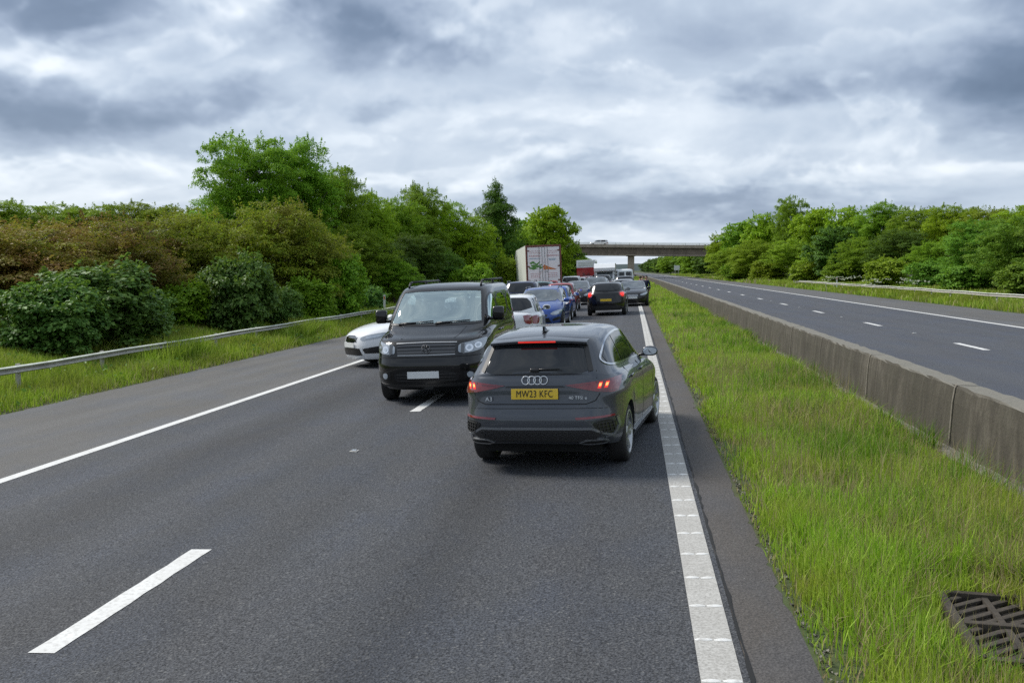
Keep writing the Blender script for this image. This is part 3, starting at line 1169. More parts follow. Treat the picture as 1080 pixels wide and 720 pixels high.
def plant(name, key, X, Y, H, Wd, mat, label, cat, group, z=None, rot=None):
    """H total height, Wd full width in metres"""
    cm, tm, zt, rx = ARCH[key]
    z = base_h(X) - .05 if z is None else z
    root = empty(name, (X + 0, Y, z), rnd.uniform(0, 2 * PI) if rot is None else rot)
    sz = (H) / zt
    sx = (Wd / 2) / rx
    k = 1.0 if name == 'bush' else 1.22
    root.scale = (sx * k, sx * k, sz * 1.02)
    c = bpy.data.objects.new('crown' if 'tree' in name or name == 'conifer' else 'foliage', cm)
    COL.objects.link(c)
    c.parent = root
    c.material_slots[0].link = 'OBJECT'
    c.material_slots[0].material = MAT[mat]
    t = bpy.data.objects.new('trunk' if 'tree' in name or name == 'conifer' else 'stem', tm)
    COL.objects.link(t)
    t.parent = root
    tag(root, label, cat, group)
    return root


def pz(px, py, Y):
    """world x and height of a landmark of the photograph at distance Y (used once, to lay out the planting plan)"""
    return (px - 669) * Y / 1000.0, 2.15 + (285 - py) * Y / 1000.0


def build_trees():
    # left side: (kind, name, photo-plan x, plan top, distance, width, leaves, label)
    gl = 'trees and bushes along the queue side verge'
    L = [
        ('bush', 'bush', 62, 268, 21.5, 3.9, 'leaf_maple', 'large dark green broad leaved bush behind the barrier, nearest on the verge'),
        ('bush_b', 'bush', 12, 290, 19.5, 3.0, 'leaf_maple', 'low dark bush at the near edge of the verge planting'),
        ('bush_b', 'bush', 118, 300, 24.0, 2.3, 'leaf_maple', 'small dark bush filling the gap beside the nearest large bush'),
        ('bush_b', 'bush', 236, 262, 28.0, 3.0, 'leaf_maple', 'second large dark green bush, under the bronze trees'),
        ('bush', 'bush', 284, 300, 31.0, 2.0, 'leaf_maple', 'small bush tucked between the second and third large bushes'),
        ('bush', 'bush', 354, 262, 37.0, 2.5, 'leaf_green', 'upright mid green bush just before the tall tree group'),
        ('layer', 'tree', 20, 226, 25.0, 5.6, 'leaf_russet', 'russet leaved tree at the near end of the planting'),
        ('layer_b', 'tree', 96, 222, 28.0, 5.0, 'leaf_russet', 'russet leaved tree over the nearest large bush'),
        ('layer', 'tree', 160, 218, 31.0, 5.0, 'leaf_bronze', 'bronze leaved tree between the two large bushes'),
        ('layer_b', 'tree', 216, 216, 34.0, 5.0, 'leaf_bronze', 'bronze leaved tree above the second large bush'),
        ('layer', 'tree', 282, 207, 36.5, 5.6, 'leaf_bronze', 'tallest bronze leaved tree, before the tall green pair'),
        ('layer_b', 'tree', 326, 238, 39.0, 3.8, 'leaf_bronze', 'bronze leaved tree nearest to the tall green pair'),
        ('layer', 'tree', -50, 224, 22.0, 5.6, 'leaf_russet', 'russet leaved tree before the near end of the planting'),
        ('big_a', 'tree', 20, 209, 50, 5.8, 'leaf_lime', 'yellow green tree top seen over the bronze trees, outermost'),
        ('big_b', 'tree', 78, 211, 52, 5.4, 'leaf_lime', 'yellow green tree top over the nearest large bush'),
        ('big_a', 'tree', 128, 208, 54, 5.2, 'leaf_lime', 'yellow green tree top in the middle of the pale row'),
        ('big_b', 'tree', 172, 213, 56, 4.4, 'leaf_lime', 'yellow green tree top next to the tall green pair'),
        ('big_a', 'tree', -40, 206, 48, 6.5, 'leaf_lime', 'yellow green tree beyond the edge of the pale row'),
        ('big_b', 'tree', 250, 136, 48, 6.0, 'leaf_green', 'tallest green tree of the verge, first of the tall pair'),
        ('big_a', 'tree', 306, 141, 51, 5.4, 'leaf_green', 'second tree of the tall pair, slightly darker crown'),
        ('big_b', 'tree', 350, 172, 55, 5.0, 'leaf_green', 'green tree stepping down after the tall pair'),
        ('big_a', 'tree', 222, 195, 50, 4.5, 'leaf_green', 'lower green tree flanking the tall pair'),
        ('big_a', 'tree', 384, 200, 59, 4.4, 'leaf_bright', 'fresh green tree on the shoulder of the tall group'),
        ('big_b', 'tree', 416, 207, 65, 4.6, 'leaf_green', 'green tree before the pointed crown'),
        ('big_a', 'tree', 440, 191, 70, 4.4, 'leaf_green', 'tree with a pointed crown above the black van'),
        ('big_b', 'tree', 472, 212, 80, 5.4, 'leaf_bright', 'bright tree between the pointed crown and the round one'),
        ('round', 'tree', 494, 228, 74, 4.9, 'leaf_bright', 'bright round tree above the rear of the black van'),
        ('cone', 'conifer', 523, 189, 96, 7.0, 'leaf_dark', 'dark conical evergreen behind the bright round tree'),
        ('far_a', 'tree', 580, 218, 128, 8.4, 'leaf_bright', 'rounded bright tree standing over the lorry trailer'),
        ('big_a', 'tree', 400, 255, 52, 4.0, 'leaf_dark', 'low dark tree under the tall group'),
        ('round', 'tree', 370, 235, 49, 4.0, 'leaf_green', 'mid green tree behind the upright bush'),
        ('big_b', 'tree', 436, 245, 62, 4.4, 'leaf_dark', 'dark leaved tree just above the roof rails of the van'),
        ('round', 'tree', 465, 262, 66, 3.4, 'leaf_dark', 'dark low tree beside the bright round one'),
        ('round', 'tree', 412, 272, 50, 2.8, 'leaf_green', 'small leafy tree behind the white marker post'),
        ('bush', 'bush', 536, 266, 82, 3.2, 'leaf_olive', 'pale green bush beside the lorry trailer'),
        ('bush_b', 'bush', 384, 300, 42, 2.2, 'leaf_maple', 'small bush at the foot of the upright mid green one'),
        ('far_b', 'tree', 545, 240, 112, 6.4, 'leaf_green', 'green tree just behind the lorry trailer'),
        ('far_b', 'tree', 598, 252, 150, 5.6, 'leaf_dark', 'dark ivy clad tree against the bridge end'),
        ('far_a', 'tree', 560, 232, 160, 8.0, 'leaf_green', 'green tree between the evergreen and the bridge'),
        ('bush_b', 'bush', 500, 276, 62, 3.4, 'leaf_green', 'green bush in front of the bright round tree'),
        ('bush_b', 'bush', 176, 296, 27.5, 2.4, 'leaf_green', 'low fresh green bush in the gap between the two largest bushes'),
        ('bush', 'bush', 318, 288, 34.0, 2.4, 'leaf_green', 'low fresh green bush beside the upright mid green one'),
        ('bush', 'bush', 196, 262, 36.0, 3.4, 'leaf_green', 'green shrub standing behind the gap between the two largest bushes'),
        ('bush', 'bush', 440, 290, 54, 3.0, 'leaf_dark', 'dark bush at the verge level with the van roof'),
    ]
    for key, nm, px, py, Y, w, mt, lab in L:
        f = 1.2 if Y < 75 else 1.1
        Y, w = Y * f, w * f
        X, z = pz(px, py, Y)
        b = base_h(X - cx(Y)) - .05
        plant(nm, key, X, Y, z - b, w, mt, lab, 'conifer' if nm == 'conifer' else nm, gl, z=b)
    gr = 'trees and bushes beyond the empty carriageway'
    Rr = [
        ('far_a', 'tree', 778, 236, 178, 9, 'leaf_green', 'green tree where the bridge meets the planting'),
        ('far_b', 'tree', 762, 246, 196, 8, 'leaf_bright', 'pale green tree at the very end of the bridge'),
        ('far_b', 'tree', 800, 226, 168, 8, 'leaf_bright', 'bright tree before the small highest crown'),
        ('big_b', 'tree', 825, 210, 160, 7.0, 'leaf_green', 'small rounded crown rising highest over the planting beyond the road'),
        ('far_a', 'tree', 850, 223, 140, 8, 'leaf_bright', 'bright tree just after the small highest crown'),
        ('far_b', 'tree', 884, 220, 128, 8, 'leaf_bright', 'bright tree with a wide even crown'),
        ('big_a', 'tree', 918, 216, 112, 7.5, 'leaf_green', 'highest green crown in the middle of the far planting'),
        ('big_b', 'tree', 950, 222, 104, 7, 'leaf_green', 'green crown after the highest one'),
        ('big_a', 'tree', 984, 219, 94, 7, 'leaf_bright', 'bright crown behind the willowy tree'),
        ('big_b', 'tree', 1018, 222, 86, 6.5, 'leaf_lime', 'yellow green crown behind the willowy tree'),
        ('big_a', 'tree', 1058, 217, 80, 6.5, 'leaf_bright', 'bright crown at the near end of the back row'),
        ('far_a', 'tree', 868, 240, 110, 6, 'leaf_dark', 'dark tree between the bright crowns'),
        ('round', 'tree', 792, 254, 146, 8, 'leaf_olive', 'olive rounded tree above the far verge'),
        ('round', 'tree', 832, 254, 130, 8, 'leaf_olive', 'olive rounded tree nearer along the far verge'),
        ('round', 'tree', 766, 262, 168, 7, 'leaf_olive', 'small olive tree closest to the bridge'),
        ('round', 'tree', 858, 262, 118, 5.5, 'leaf_olive', 'last olive tree before the dark green ones'),
        ('round', 'tree', 898, 252, 98, 5.6, 'leaf_green', 'mid green rounded tree at the road edge'),
        ('big_b', 'tree', 936, 244, 92, 6.2, 'leaf_dark', 'dark green tree behind the small bush with white flowers'),
        ('bush', 'bush', 922, 270, 82, 4.4, 'leaf_olive', 'small rounded bush beside the white flowers'),
        ('bush_b', 'bush', 965, 272, 74, 4.0, 'leaf_willow', 'low bush before the willowy tree'),
        ('round', 'tree', 972, 252, 76, 4.6, 'leaf_green', 'green tree half hidden by the willowy one'),
        ('big_a', 'tree', 1012, 234, 66, 6.0, 'leaf_willow', 'large willowy blue green tree beside the far barrier'),
        ('round', 'tree', 1052, 232, 58, 5.6, 'leaf_willow', 'rounded willowy tree at the near end of the far verge'),
        ('big_b', 'tree', 1090, 222, 56, 6.0, 'leaf_willow', 'tall willowy tree cut by the edge of the view'),
        ('round', 'tree', 1115, 240, 48, 5.0, 'leaf_willow', 'willowy tree just outside the near end of the far verge'),
        ('bush', 'bush', 1000, 276, 62, 4.2, 'leaf_willow', 'low leafy bush at the foot of the large willowy tree'),
        ('bush_b', 'bush', 1060, 276, 54, 4.2, 'leaf_willow', 'low leafy bush at the foot of the rounded willowy tree'),
        ('bush', 'bush', 880, 276, 98, 5, 'leaf_green', 'low green bush along the far barrier'),
        ('bush_b', 'bush', 842, 276, 112, 5, 'leaf_olive', 'low olive bush where the far barrier begins'),
        ('bush', 'bush', 806, 274, 132, 6, 'leaf_olive', 'low olive bush at the foot of the olive trees'),
        ('bush_b', 'bush', 776, 276, 150, 6, 'leaf_green', 'low green bush between the olive trees and the bridge'),
    ]
    for key, nm, px, py, Y, w, mt, lab in Rr:
        X, z = pz(px, py, Y)
        b = base_h(X - cx(Y)) - .05
        plant(nm, key, X, Y, z - b, w, mt, lab, 'conifer' if nm == 'conifer' else nm, gr, z=b)
    # trees past the bridge, both sides: none can be told from the next
    g = random.Random(5)
    for k in range(20):
        Y = 232 + k * 20
        for side in (-1, 1):
            X = cx(Y) + (-(15.5 + g.uniform(0, 4)) if side < 0 else (19.5 + g.uniform(0, 4)))
            h = g.uniform(6.0, 8.5) if side < 0 else g.uniform(6.5, 8.5)
            nm = 'tree'
            plant(nm, g.choice(['far_a', 'far_b']), X, Y, h, g.uniform(8, 11), g.choice(['leaf_dark', 'leaf_green', 'leaf_dark']),
                  'dark tree in the row beyond the bridge on the %s' % ('queue side' if side < 0 else 'empty carriageway side'), 'tree',
                  'trees beyond the bridge, %s' % ('queue side' if side < 0 else 'empty side'))


def blades(name, X, Y, Z, H, W, mat, seed, lean=.35, label=None, parent=None):
    g = np.random.default_rng(seed)
    n = len(X)
    ang = g.uniform(0, 2 * PI, n)
    ux, uy = np.cos(ang), np.sin(ang)
    la = g.uniform(0, 2 * PI, n)
    ln = H * np.abs(g.normal(0, lean * 1.25, n))
    lx, ly = np.cos(la) * ln, np.sin(la) * ln
    V = np.empty((n, 5, 3))
    for i, (t, w) in enumerate(((0, 1), (0, -1), (.55, .75), (.55, -.75), (1, 0))):
        bend = t ** 1.8
        V[:, i, 0] = X + ux * W * .5 * w + lx * bend
        V[:, i, 1] = Y + uy * W * .5 * w + ly * bend
        V[:, i, 2] = Z + H * t * (1 - .18 * bend * (ln / (H + 1e-6)))
    idx = np.array([0, 1, 3, 2, 2, 3, 4])
    loops = (np.arange(n)[:, None] * 5 + idx[None]).reshape(-1)
    starts = (np.arange(n)[:, None] * 7 + np.array([0, 4])[None]).reshape(-1)
    me = np_mesh(name, V.reshape(-1, 3), loops, starts, None, mat)
    o = bpy.data.objects.new(name, me)
    COL.objects.link(o)
    if parent: o.parent = parent
    return o


def cxa(y):
    return np.where(y > 0, -3.65e-5 * y * y, 0.0)


HX = [-60, -30, -22, -18, -15.7, -14, -12.8, -11.6, -11.25, 1.0, 1.06, 2.5, 3.6, 15.4, 15.5, 17, 20, 30, 60]


def hz(x):
    return np.interp(x, HX, [base_h(v) for v in HX])


def lump(x, y, s, seed=0):
    """cheap smooth noise 0..1"""
    r_ = np.random.default_rng(seed)
    v = np.zeros_like(x)
    for k in range(6):
        a, b, c = r_.uniform(-1, 1, 3)
        f = s * (1 + .6 * k)
        v += np.sin((a * x + b * y) * f + c * 9) / (1 + .35 * k)
    return .5 + .5 * np.tanh(v * .7)


DRAIN = (2.10, 5.68)


def scatter(x0, x1, bands, seed):
    g = np.random.default_rng(seed)
    out = []
    for (y0, y1, dens, h0, h1, w) in bands:
        n = int((x1 - x0) * (y1 - y0) * dens)
        x = g.uniform(x0, x1, n)
        y = g.uniform(y0, y1, n)
        out.append((x, y, g.uniform(h0, h1, n), np.full(n, w)))
    return [np.concatenate(c) for c in zip(*out)]


def build_grass():
    g = np.random.default_rng(5)
    # central reservation
    x, y, h, w = scatter(.99, 3.58, [(3.6, 8, 4600, .12, .30, .0085), (8, 14, 2300, .13, .32, .011), (14, 26, 1000, .15, .34, .017), (26, 52, 380, .18, .38, .030), (52, 110, 110, .22, .42, .055), (110, 260, 22, .28, .45, .16)], 1)
    thin = lump(x, y, 2.2, 3)
    tall = lump(x, y, .9, 8)
    edge = np.clip((x - .98) / .30, 0, 1)
    edge2 = np.clip((3.66 - x) / .45, .30, 1)
    h = h * (.62 + .66 * tall) * (.30 + .70 * edge) * edge2
    # taller towards the barrier
    h *= .88 + .22 * np.clip((x - 1.8) / 1.0, 0, 1)
    dr = np.hypot((x - DRAIN[0]) / .29, (y - DRAIN[1] + .10) / .58)
    keep = (dr > 1.0) & (g.random(len(x)) < (.22 + .78 * edge) * (.25 + 1.0 * thin))
    h = np.where(dr < 1.6, h * .6, h)
    x, y, h, w = x[keep], y[keep], h[keep], w[keep]
    dryp = lump(x, y, 1.4, 31)
    dry = (g.random(len(x)) < .11 + .35 * (np.hypot((x - 2.55) / .45, (y - 5.9) / .8) < 1) + .25 * (thin[keep] < .25) + .25 * np.clip(1 - edge[keep] * 1.2, 0, 1) + .20 * (dryp > .75))
    for nm, m_, mat, lab in (('grass', ~dry, 'grass_blades', 'bright green grass of the central reservation'), ('dry_grass', dry, 'grass_dry', 'straw coloured stems among the central grass')):
        o = blades(nm, x[m_] + cxa(y[m_]), y[m_], hz(x[m_]) - .01, h[m_], w[m_], MAT[mat], 3)
        tag(o, lab, 'grass', None, 'stuff')
    # coarse tussocks, taller and darker, mostly towards the barrier
    n = 420
    tx = 3.5 - np.abs(g.normal(0, .95, n))
    ty = 3.8 + g.uniform(0, 1, n) ** 1.6 * 60
    k = (tx > 1.25) & (np.hypot((tx - DRAIN[0]) / .45, (ty - DRAIN[1]) / .8) > 1)
    tx, ty = tx[k], ty[k]
    per = 46
    x = np.repeat(tx, per) + g.normal(0, .055, len(tx) * per)
    y = np.repeat(ty, per) + g.normal(0, .055, len(tx) * per)
    h = np.repeat(g.uniform(.26, .46, len(tx)), per) * g.uniform(.6, 1.1, len(x))
    w = np.clip(.0007 * np.repeat(ty, per), .006, .03)
    k = x < 3.6
    o = blades('tussocks', x[k] + cxa(y[k]), y[k], hz(x[k]) - .01, h[k], w[k], MAT['grass_tussock'], 12, lean=.5)
    tag(o, 'coarse darker tussocks of the central reservation', 'grass', None, 'stuff')
    # long seeding stems with thin tips
    x, y, h, w = scatter(1.3, 3.5, [(3.8, 9, 280, .30, .60, .0035), (9, 20, 110, .35, .62, .006), (20, 45, 16, .4, .65, .012)], 22)
    k = np.hypot((x - DRAIN[0]) / .3, (y - DRAIN[1]) / .55) > 1
    x, y, h, w = x[k], y[k], h[k], w[k]
    o = blades('grass_stems', x + cxa(y), y, hz(x), h * (.6 + .4 * lump(x, y, 1.1, 5)), w, MAT['grass_dry'], 4, lean=.22)
    tag(o, 'thin tall seeding stems above the central grass', 'grass', None, 'stuff')
    # verge of the queue side
    x, y, h, w = scatter(-22, -11.18, [(11, 24, 620, .16, .42, .016), (24, 42, 300, .18, .46, .028), (42, 75, 110, .22, .5, .05), (75, 150, 26, .3, .5, .13), (150, 320, 5, .3, .5, .35)], 2)
    t = lump(x, y, .8, 12)
    e = np.clip((-11.15 - x) / .5, 0, 1)
    h = h * (.55 + .8 * t) * (.25 + .75 * e)
    k = g.random(len(x)) < (.25 + .75 * e)
    x, y, h, w, e = x[k], y[k], h[k], w[k], e[k]
    dry = g.random(len(x)) < (.07 + .35 * (1 - e))
    for nm, m_, mat, lab in (('grass', ~dry, 'grass_verge', 'uneven green grass of the verge round the queue side barrier'), ('dry_grass', dry, 'grass_dry', 'pale dry stems in the queue side verge')):
        o = blades(nm, x[m_] + cxa(y[m_]), y[m_], hz(x[m_]) - .01, h[m_], w[m_], MAT[mat], 7)
        tag(o, lab, 'grass', None, 'stuff')
    # the long unmown grass along the crash barriers
    for (xa, xb, bands, lab, sd) in ((-13.2, -12.2, [(10, 22, 800, .46, .78, .016), (22, 45, 360, .48, .80, .028), (45, 110, 130, .50, .80, .06)], 'long unmown grass round the queue side crash barrier', 41),
                                     (15.9, 16.9, [(28, 60, 130, .30, .60, .045), (60, 110, 50, .35, .62, .09)], 'long unmown grass round the far crash barrier', 42)):
        x, y, h, w = scatter(xa, xb, bands, sd)
        q = lump(x, y, 1.1, sd)
        k = (g.random(len(x)) < q * 1.2) & ~((y > 19.8) & (y < 22.6) & (x < -9))
        x, y, h, w, q = x[k], y[k], h[k], w[k], q[k]
        o = blades('long_grass', x + cxa(y), y, hz(x) - .01, h * (.65 + .5 * q), w, MAT['grass_verge'], sd)
        tag(o, lab, 'grass', None, 'stuff')
    # broad leaved weeds there
    n = 5200
    x = g.uniform(-19, -11.4, n)
    y = g.uniform(13, 50, n) ** 1.0
    cl = lump(x, y, 1.6, 17)
    k = cl > .55
    x, y = x[k], y[k]
    P = np.stack([x, y, hz(x) + g.uniform(.05, .42, len(x))], 1)
    N = g.normal(size=(len(x), 3)) * .6 + np.array([0, 0, 1.0])
    me = leaf_mesh('weeds', P, N, .11, MAT['weed_leaf'], 5, .7)
    o = bpy.data.objects.new('weeds', me)
    COL.objects.link(o)
    tag(o, 'broad leaved weeds in the queue side verge', 'weeds', None, 'stuff')
    # verge beyond the empty carriageway
    x, y, h, w = scatter(15.5, 25, [(28, 60, 90, .15, .40, .045), (60, 120, 34, .2, .45, .09), (120, 320, 7, .25, .5, .28)], 9)
    t = lump(x, y, .5, 2)
    h = h * (.6 + .8 * t)
    dry = g.random(len(x)) < .12
    for nm, m_, mat, lab in (('grass', ~dry, 'grass_verge', 'green grass of the verge beyond the empty carriageway'), ('dry_grass', dry, 'grass_dry', 'pale stems in the verge beyond the empty carriageway')):
        o = blades(nm, x[m_] + cxa(y[m_]), y[m_], hz(x[m_]) - .01, h[m_], w[m_], MAT[mat], 8)
        tag(o, lab, 'grass', None, 'stuff')
    # white umbels
    for (xa, xb, ya, yb, zz, n, lab) in ((18.2, 19.8, 66, 100, .62, 26, 'white cow parsley flowers behind the far barrier'), (-17.6, -16.2, 20.5, 25, .35, 26, 'a few white flower heads at the foot of the nearest large bush')):
        x = g.uniform(xa, xb, n)
        y = g.uniform(ya, yb, n)
        P, N = [], []
        for a, b in zip(x, y):
            hh = zz + g.uniform(-.15, .35)
            q = g.normal(size=(9, 3)) * np.array([.13, .13, .03]) * (1.3 if ya > 50 else .7)
            P.append(np.array([a, b, hz(np.array([a]))[0] + hh]) + q)
            N.append(g.normal(size=(9, 3)) * .3 + np.array([0, -.3, 1]))
        me = leaf_mesh('white_flowers', np.concatenate(P), np.concatenate(N), .16 if ya > 50 else .07, MAT['petal_white'], 3, .9)
        o = bpy.data.objects.new('white_flowers', me)
        COL.objects.link(o)
        tag(o, lab, 'flowers', None, 'stuff')
        st = blades('flower_stems', x, y, hz(x), np.full(n, zz), np.full(n, .02), MAT['weed_leaf'], 6, .1)
        tag(st, 'green stems of the ' + ('white flowers behind the far barrier' if ya > 50 else 'white flowers below the nearest large bush'), 'flowers', None, 'stuff')
    # crumbs of grit along the asphalt edges
    n = 2600
    side = g.random(n) < .7
    y = g.uniform(3.5, 30, n)
    x = np.where(side, 1.0 + np.abs(g.normal(0, .05, n)), -11.24 - np.abs(g.normal(0, .08, n)))
    P = np.stack([x, y, np.where(side, .05, -.44)], 1)
    N = g.normal(size=(n, 3)) * .5 + np.array([0, 0, 1])
    me = leaf_mesh('grit', P, N, .022, MAT['ledge_concrete'], 5, .9, .4)
    o = bpy.data.objects.new('grit', me)
    COL.objects.link(o)
    tag(o, 'loose pale grit along the asphalt edges', 'grit', None, 'stuff')


def build_drain():
    root = empty('drain_cover', (DRAIN[0] + .02, DRAIN[1] - .10, .108), R(-6))
    f = MB()
    w, l = .50, 1.06
    for sx in (-1, 1):
        f.box((sx * (w / 2), 0, 0), (.05, l, .07), bev=.008)
    for y in (-l / 2, 0, l / 2):
        f.box((0, y, -.001), (w - .052, .055, .066), bev=.008)
    f.build('frame', MAT['cast_iron'], root, auto=30)
    for half in (-1, 1):
        b = MB()
        cy = half * l / 4
        for k in range(-3, 4):
            # slanting bars clipped to the half frame
            x0, x1 = -w / 2 + .027, w / 2 - .027
            y0 = cy + k * .120 - .20
            y1 = cy + k * .120 + .20
            lo, hi = cy - l / 4 + .03, cy + l / 4 - .03
            p, q = Vector((x0, y0, 0)), Vector((x1, y1, 0))
            def clip(p, q, yv, below):
                if (p.y < yv) == below and (q.y < yv) == below: return None
                if (p.y < yv) != (q.y < yv):
                    t = (yv - p.y) / (q.y - p.y)
                    r_ = p.lerp(q, t)
                    if (p.y < yv) == below: p = r_
                    else: q = r_
                return p, q
            c = clip(p, q, lo, True)
            if not c: continue
            c = clip(c[0], c[1], hi, False)
            if not c: continue
            p, q = c
            if (q - p).length < .05: continue
            d = q - p
            b.box((p + q) / 2, (d.length, .040, .024), Matrix.Rotation(math.atan2(d.y, d.x), 4, 'Z'), bev=.006)
        b.box((0, cy, -.004), (.035, l / 2 - .08, .045))
        b.build('grating', MAT['cast_iron'], root, auto=30)
    MB().box((0, 0, -.042), (w - .05, l - .05, .012)).build('sump', MAT['drain_gap_shade'], root)  # shallow plate, its colour carries the shade of a deep pit
    lit = MB()
    g = random.Random(4)
    for k in range(5):
        lit.box((g.uniform(-.15, .15), g.uniform(-.4, .4), -.034), (.07, .035, .006), Matrix.Rotation(g.uniform(-.5, 1), 4, 'Z'))
    lit.build('debris', MAT['ledge_concrete'], root)
    tag(root, 'rusty iron drain grate with slanting bars sunk in the grass', 'drain')


def build_sign():
    Y = 300
    root = empty('road_sign', (16.4 + cx(Y), Y, .4))
    m = MB()
    m.tube((-.5, .06, 0), (-.5, .06, 2.5), .05)
    m.tube((.5, .06, 0), (.5, .06, 2.5), .05)
    m.build('post', MAT['rail_face_steel'], root)
    MB().box((0, 0, 2.35), (1.7, .05, 1.5), bev=.02).build('panel', MAT['plate_white'], root)
    tag(root, 'small white square sign on the far verge beyond the bridge', 'sign')


def build_setting():
    build_ground()
    build_roads()
    build_barrier()
    rail_system('crash_barrier', 'weathered steel crash barrier sunk in the grass beside the hard shoulder of the queue', -12.8, .17, 5, 180, None, -1)
    rail_system('crash_barrier', 'steel crash barrier along the verge beyond the empty carriageway', 16.6, 1.09, 20, 106, None, 1, end_ramp=True)
    marker_post(-13.2, 49.3, -.46, 1.28, 'white marker post behind the queue side crash barrier')
    marker_post(16.95, 83, .45, 1.12, 'white marker post behind the crash barrier across the empty road')
    build_bridge()
    build_hills()
    build_sign()
    make_archetypes()
    build_trees()
    build_grass()
    build_drain()


build_setting()


# ------------------------------------------------------------------ vehicles: bodies lofted from stacked rings
def square_path(nx, ny):
    p = []
    p += [(-1 + 2 * i / nx, -1) for i in range(nx)]
    p += [(1, -1 + 2 * i / ny) for i in range(ny)]
    p += [(1 - 2 * i / nx, 1) for i in range(nx)]
    p += [(-1, 1 - 2 * i / ny) for i in range(ny)]
    return p


def pl(pts, y):
    if isinstance(pts, (int, float)): return float(pts)
    return float(np.interp(y, [p[0] for p in pts], [p[1] for p in pts]))


def loft_body(rings, nx=12, ny=30, arches=(), flare=.012):
    """rings: dicts w, yr, yf, z (number or y-z profile), nf, nr corner exponents, c crease; plan narrows toward the ends"""
    path = square_path(nx, ny)
    V, F, cre = [], [], []
    M = len(path)
    for r in rings:
        yc, a = (r['yr'] + r['yf']) / 2, (r['yf'] - r['yr']) / 2
        for (u, v) in path:
            n = r.get('nf', 5) if v > 0 else r.get('nr', 6)
            k = (abs(u) ** n + abs(v) ** n) ** (1 / n)
            uu, vv = u / k, v / k
            y = yc + a * vv
            w = r['w']
            if callable(w): w = w(y)
            x = w * uu
            fl = 0.0
            if abs(u) > .98 and r.get('fl', 1):
                for ya in arches:
                    fl += flare * math.exp(-((y - ya) / .42) ** 2)
            x += math.copysign(fl, x)
            z = pl(r['z'], y)
            z += r.get('crown', 0) * (1 - uu * uu)
            y += r.get('bow', 0) * (1 - uu * uu) * (1 if v > 0 else -1) * (abs(vv) ** 8)
            V.append((x, y, z))
    for i in range(len(rings) - 1):
        for k in range(M):
            F.append((i * M + k, i * M + (k + 1) % M, (i + 1) * M + (k + 1) % M, (i + 1) * M + k))
    # grid caps: join the two ends of each ring across the car
    def cap(base, flip):
        fs = []
        # rows along y: left side vertex j pairs with right side vertex j; columns across only at the ends, so fan through centre points
        cen = []
        right = [base + nx + i for i in range(ny + 1)]
        left = [base + (2 * nx + ny + (ny - i)) % M for i in range(ny + 1)]
        for i in range(ny + 1):
            a, b = Vector(V[right[i]]), Vector(V[left[i]])
            V.append(tuple((a + b) / 2 + Vector((0, 0, 0))))
            cen.append(len(V) - 1)
        rear = [base + i for i in range(nx + 1)]
        front = [base + nx + ny + i for i in range(nx + 1)]
        # merge centre ends with the middle vertices of the end rows
        mid_r, mid_f = rear[nx // 2], front[nx // 2]
        cen[0], cen[-1] = mid_r, mid_f
        fs.append(tuple(rear[nx // 2:] + [right[1], cen[1]]))
        fs.append(tuple(rear[:nx // 2 + 1] + [cen[1], left[1]]))
        fs.append(tuple([cen[ny - 1], right[ny - 1]] + front[:nx // 2 + 1]))
        fs.append(tuple([left[ny - 1], cen[ny - 1]] + front[nx // 2:]))
        for i in range(1, ny - 1):
            fs.append((right[i], right[i + 1], cen[i + 1], cen[i]))
            fs.append((cen[i], cen[i + 1], left[i + 1], left[i]))
        return fs
    F += cap((len(rings) - 1) * M, False)
    F += cap(0, True)
    return V, F, [r.get('c', 0) for r in rings], M


def make_body(rings, sub=2, arches=(), flare=.012, nx=12, ny=30):
    V, F, cre, M = loft_body(rings, nx, ny, arches, flare)
    bm = bmesh.new()
    vs_ = [bm.verts.new(v) for v in V]
    for f in F:
        try:
            bm.faces.new([vs_[i] for i in f])
        except ValueError:
            pass
    loose = [v for v in bm.verts if not v.link_faces]
    bmesh.ops.delete(bm, geom=loose, context='VERTS')
    bm.verts.index_update()
    bmesh.ops.recalc_face_normals(bm, faces=bm.faces[:])
    cl = bm.edges.layers.float.new('crease_edge')
    bm.edges.ensure_lookup_table()
    idx = {v: i for i, v in enumerate(vs_) if v.is_valid}
    for e in bm.edges:
        a, b = idx.get(e.verts[0], -1), idx.get(e.verts[1], -1)
        if 0 <= a < M * len(cre) and 0 <= b < M * len(cre) and a // M == b // M and cre[a // M] > 0:
            e[cl] = cre[a // M]
    me = bpy.data.meshes.new('body')
    bm.to_mesh(me)
    bm.free()
    o = bpy.data.objects.new('tmp_body', me)
    COL.objects.link(o)
    md = o.modifiers.new('s', 'SUBSURF')
    md.levels = md.render_levels = sub
    return bake(o)


def bake(o):
    dg = bpy.context.evaluated_depsgraph_get()
    dg.update()
    me = bpy.data.meshes.new_from_object(o.evaluated_get(dg))
    old = o.data
    o.modifiers.clear()
    o.data = me
    return o


def boolean(o, cutter, op='DIFFERENCE'):
    md = o.modifiers.new('b', 'BOOLEAN')
    md.operation = op
    md.solver = 'EXACT'
    md.object = cutter
    bake(o)
    bpy.data.objects.remove(cutter)


def mb_obj(m, mat=None):
    o = mesh_obj('cutter', m.v, m.f, mat)
    bm = bmesh.new()
    bm.from_mesh(o.data)
    bmesh.ops.recalc_face_normals(bm, faces=bm.faces[:])
    bm.to_mesh(o.data)
    bm.free()
    return o


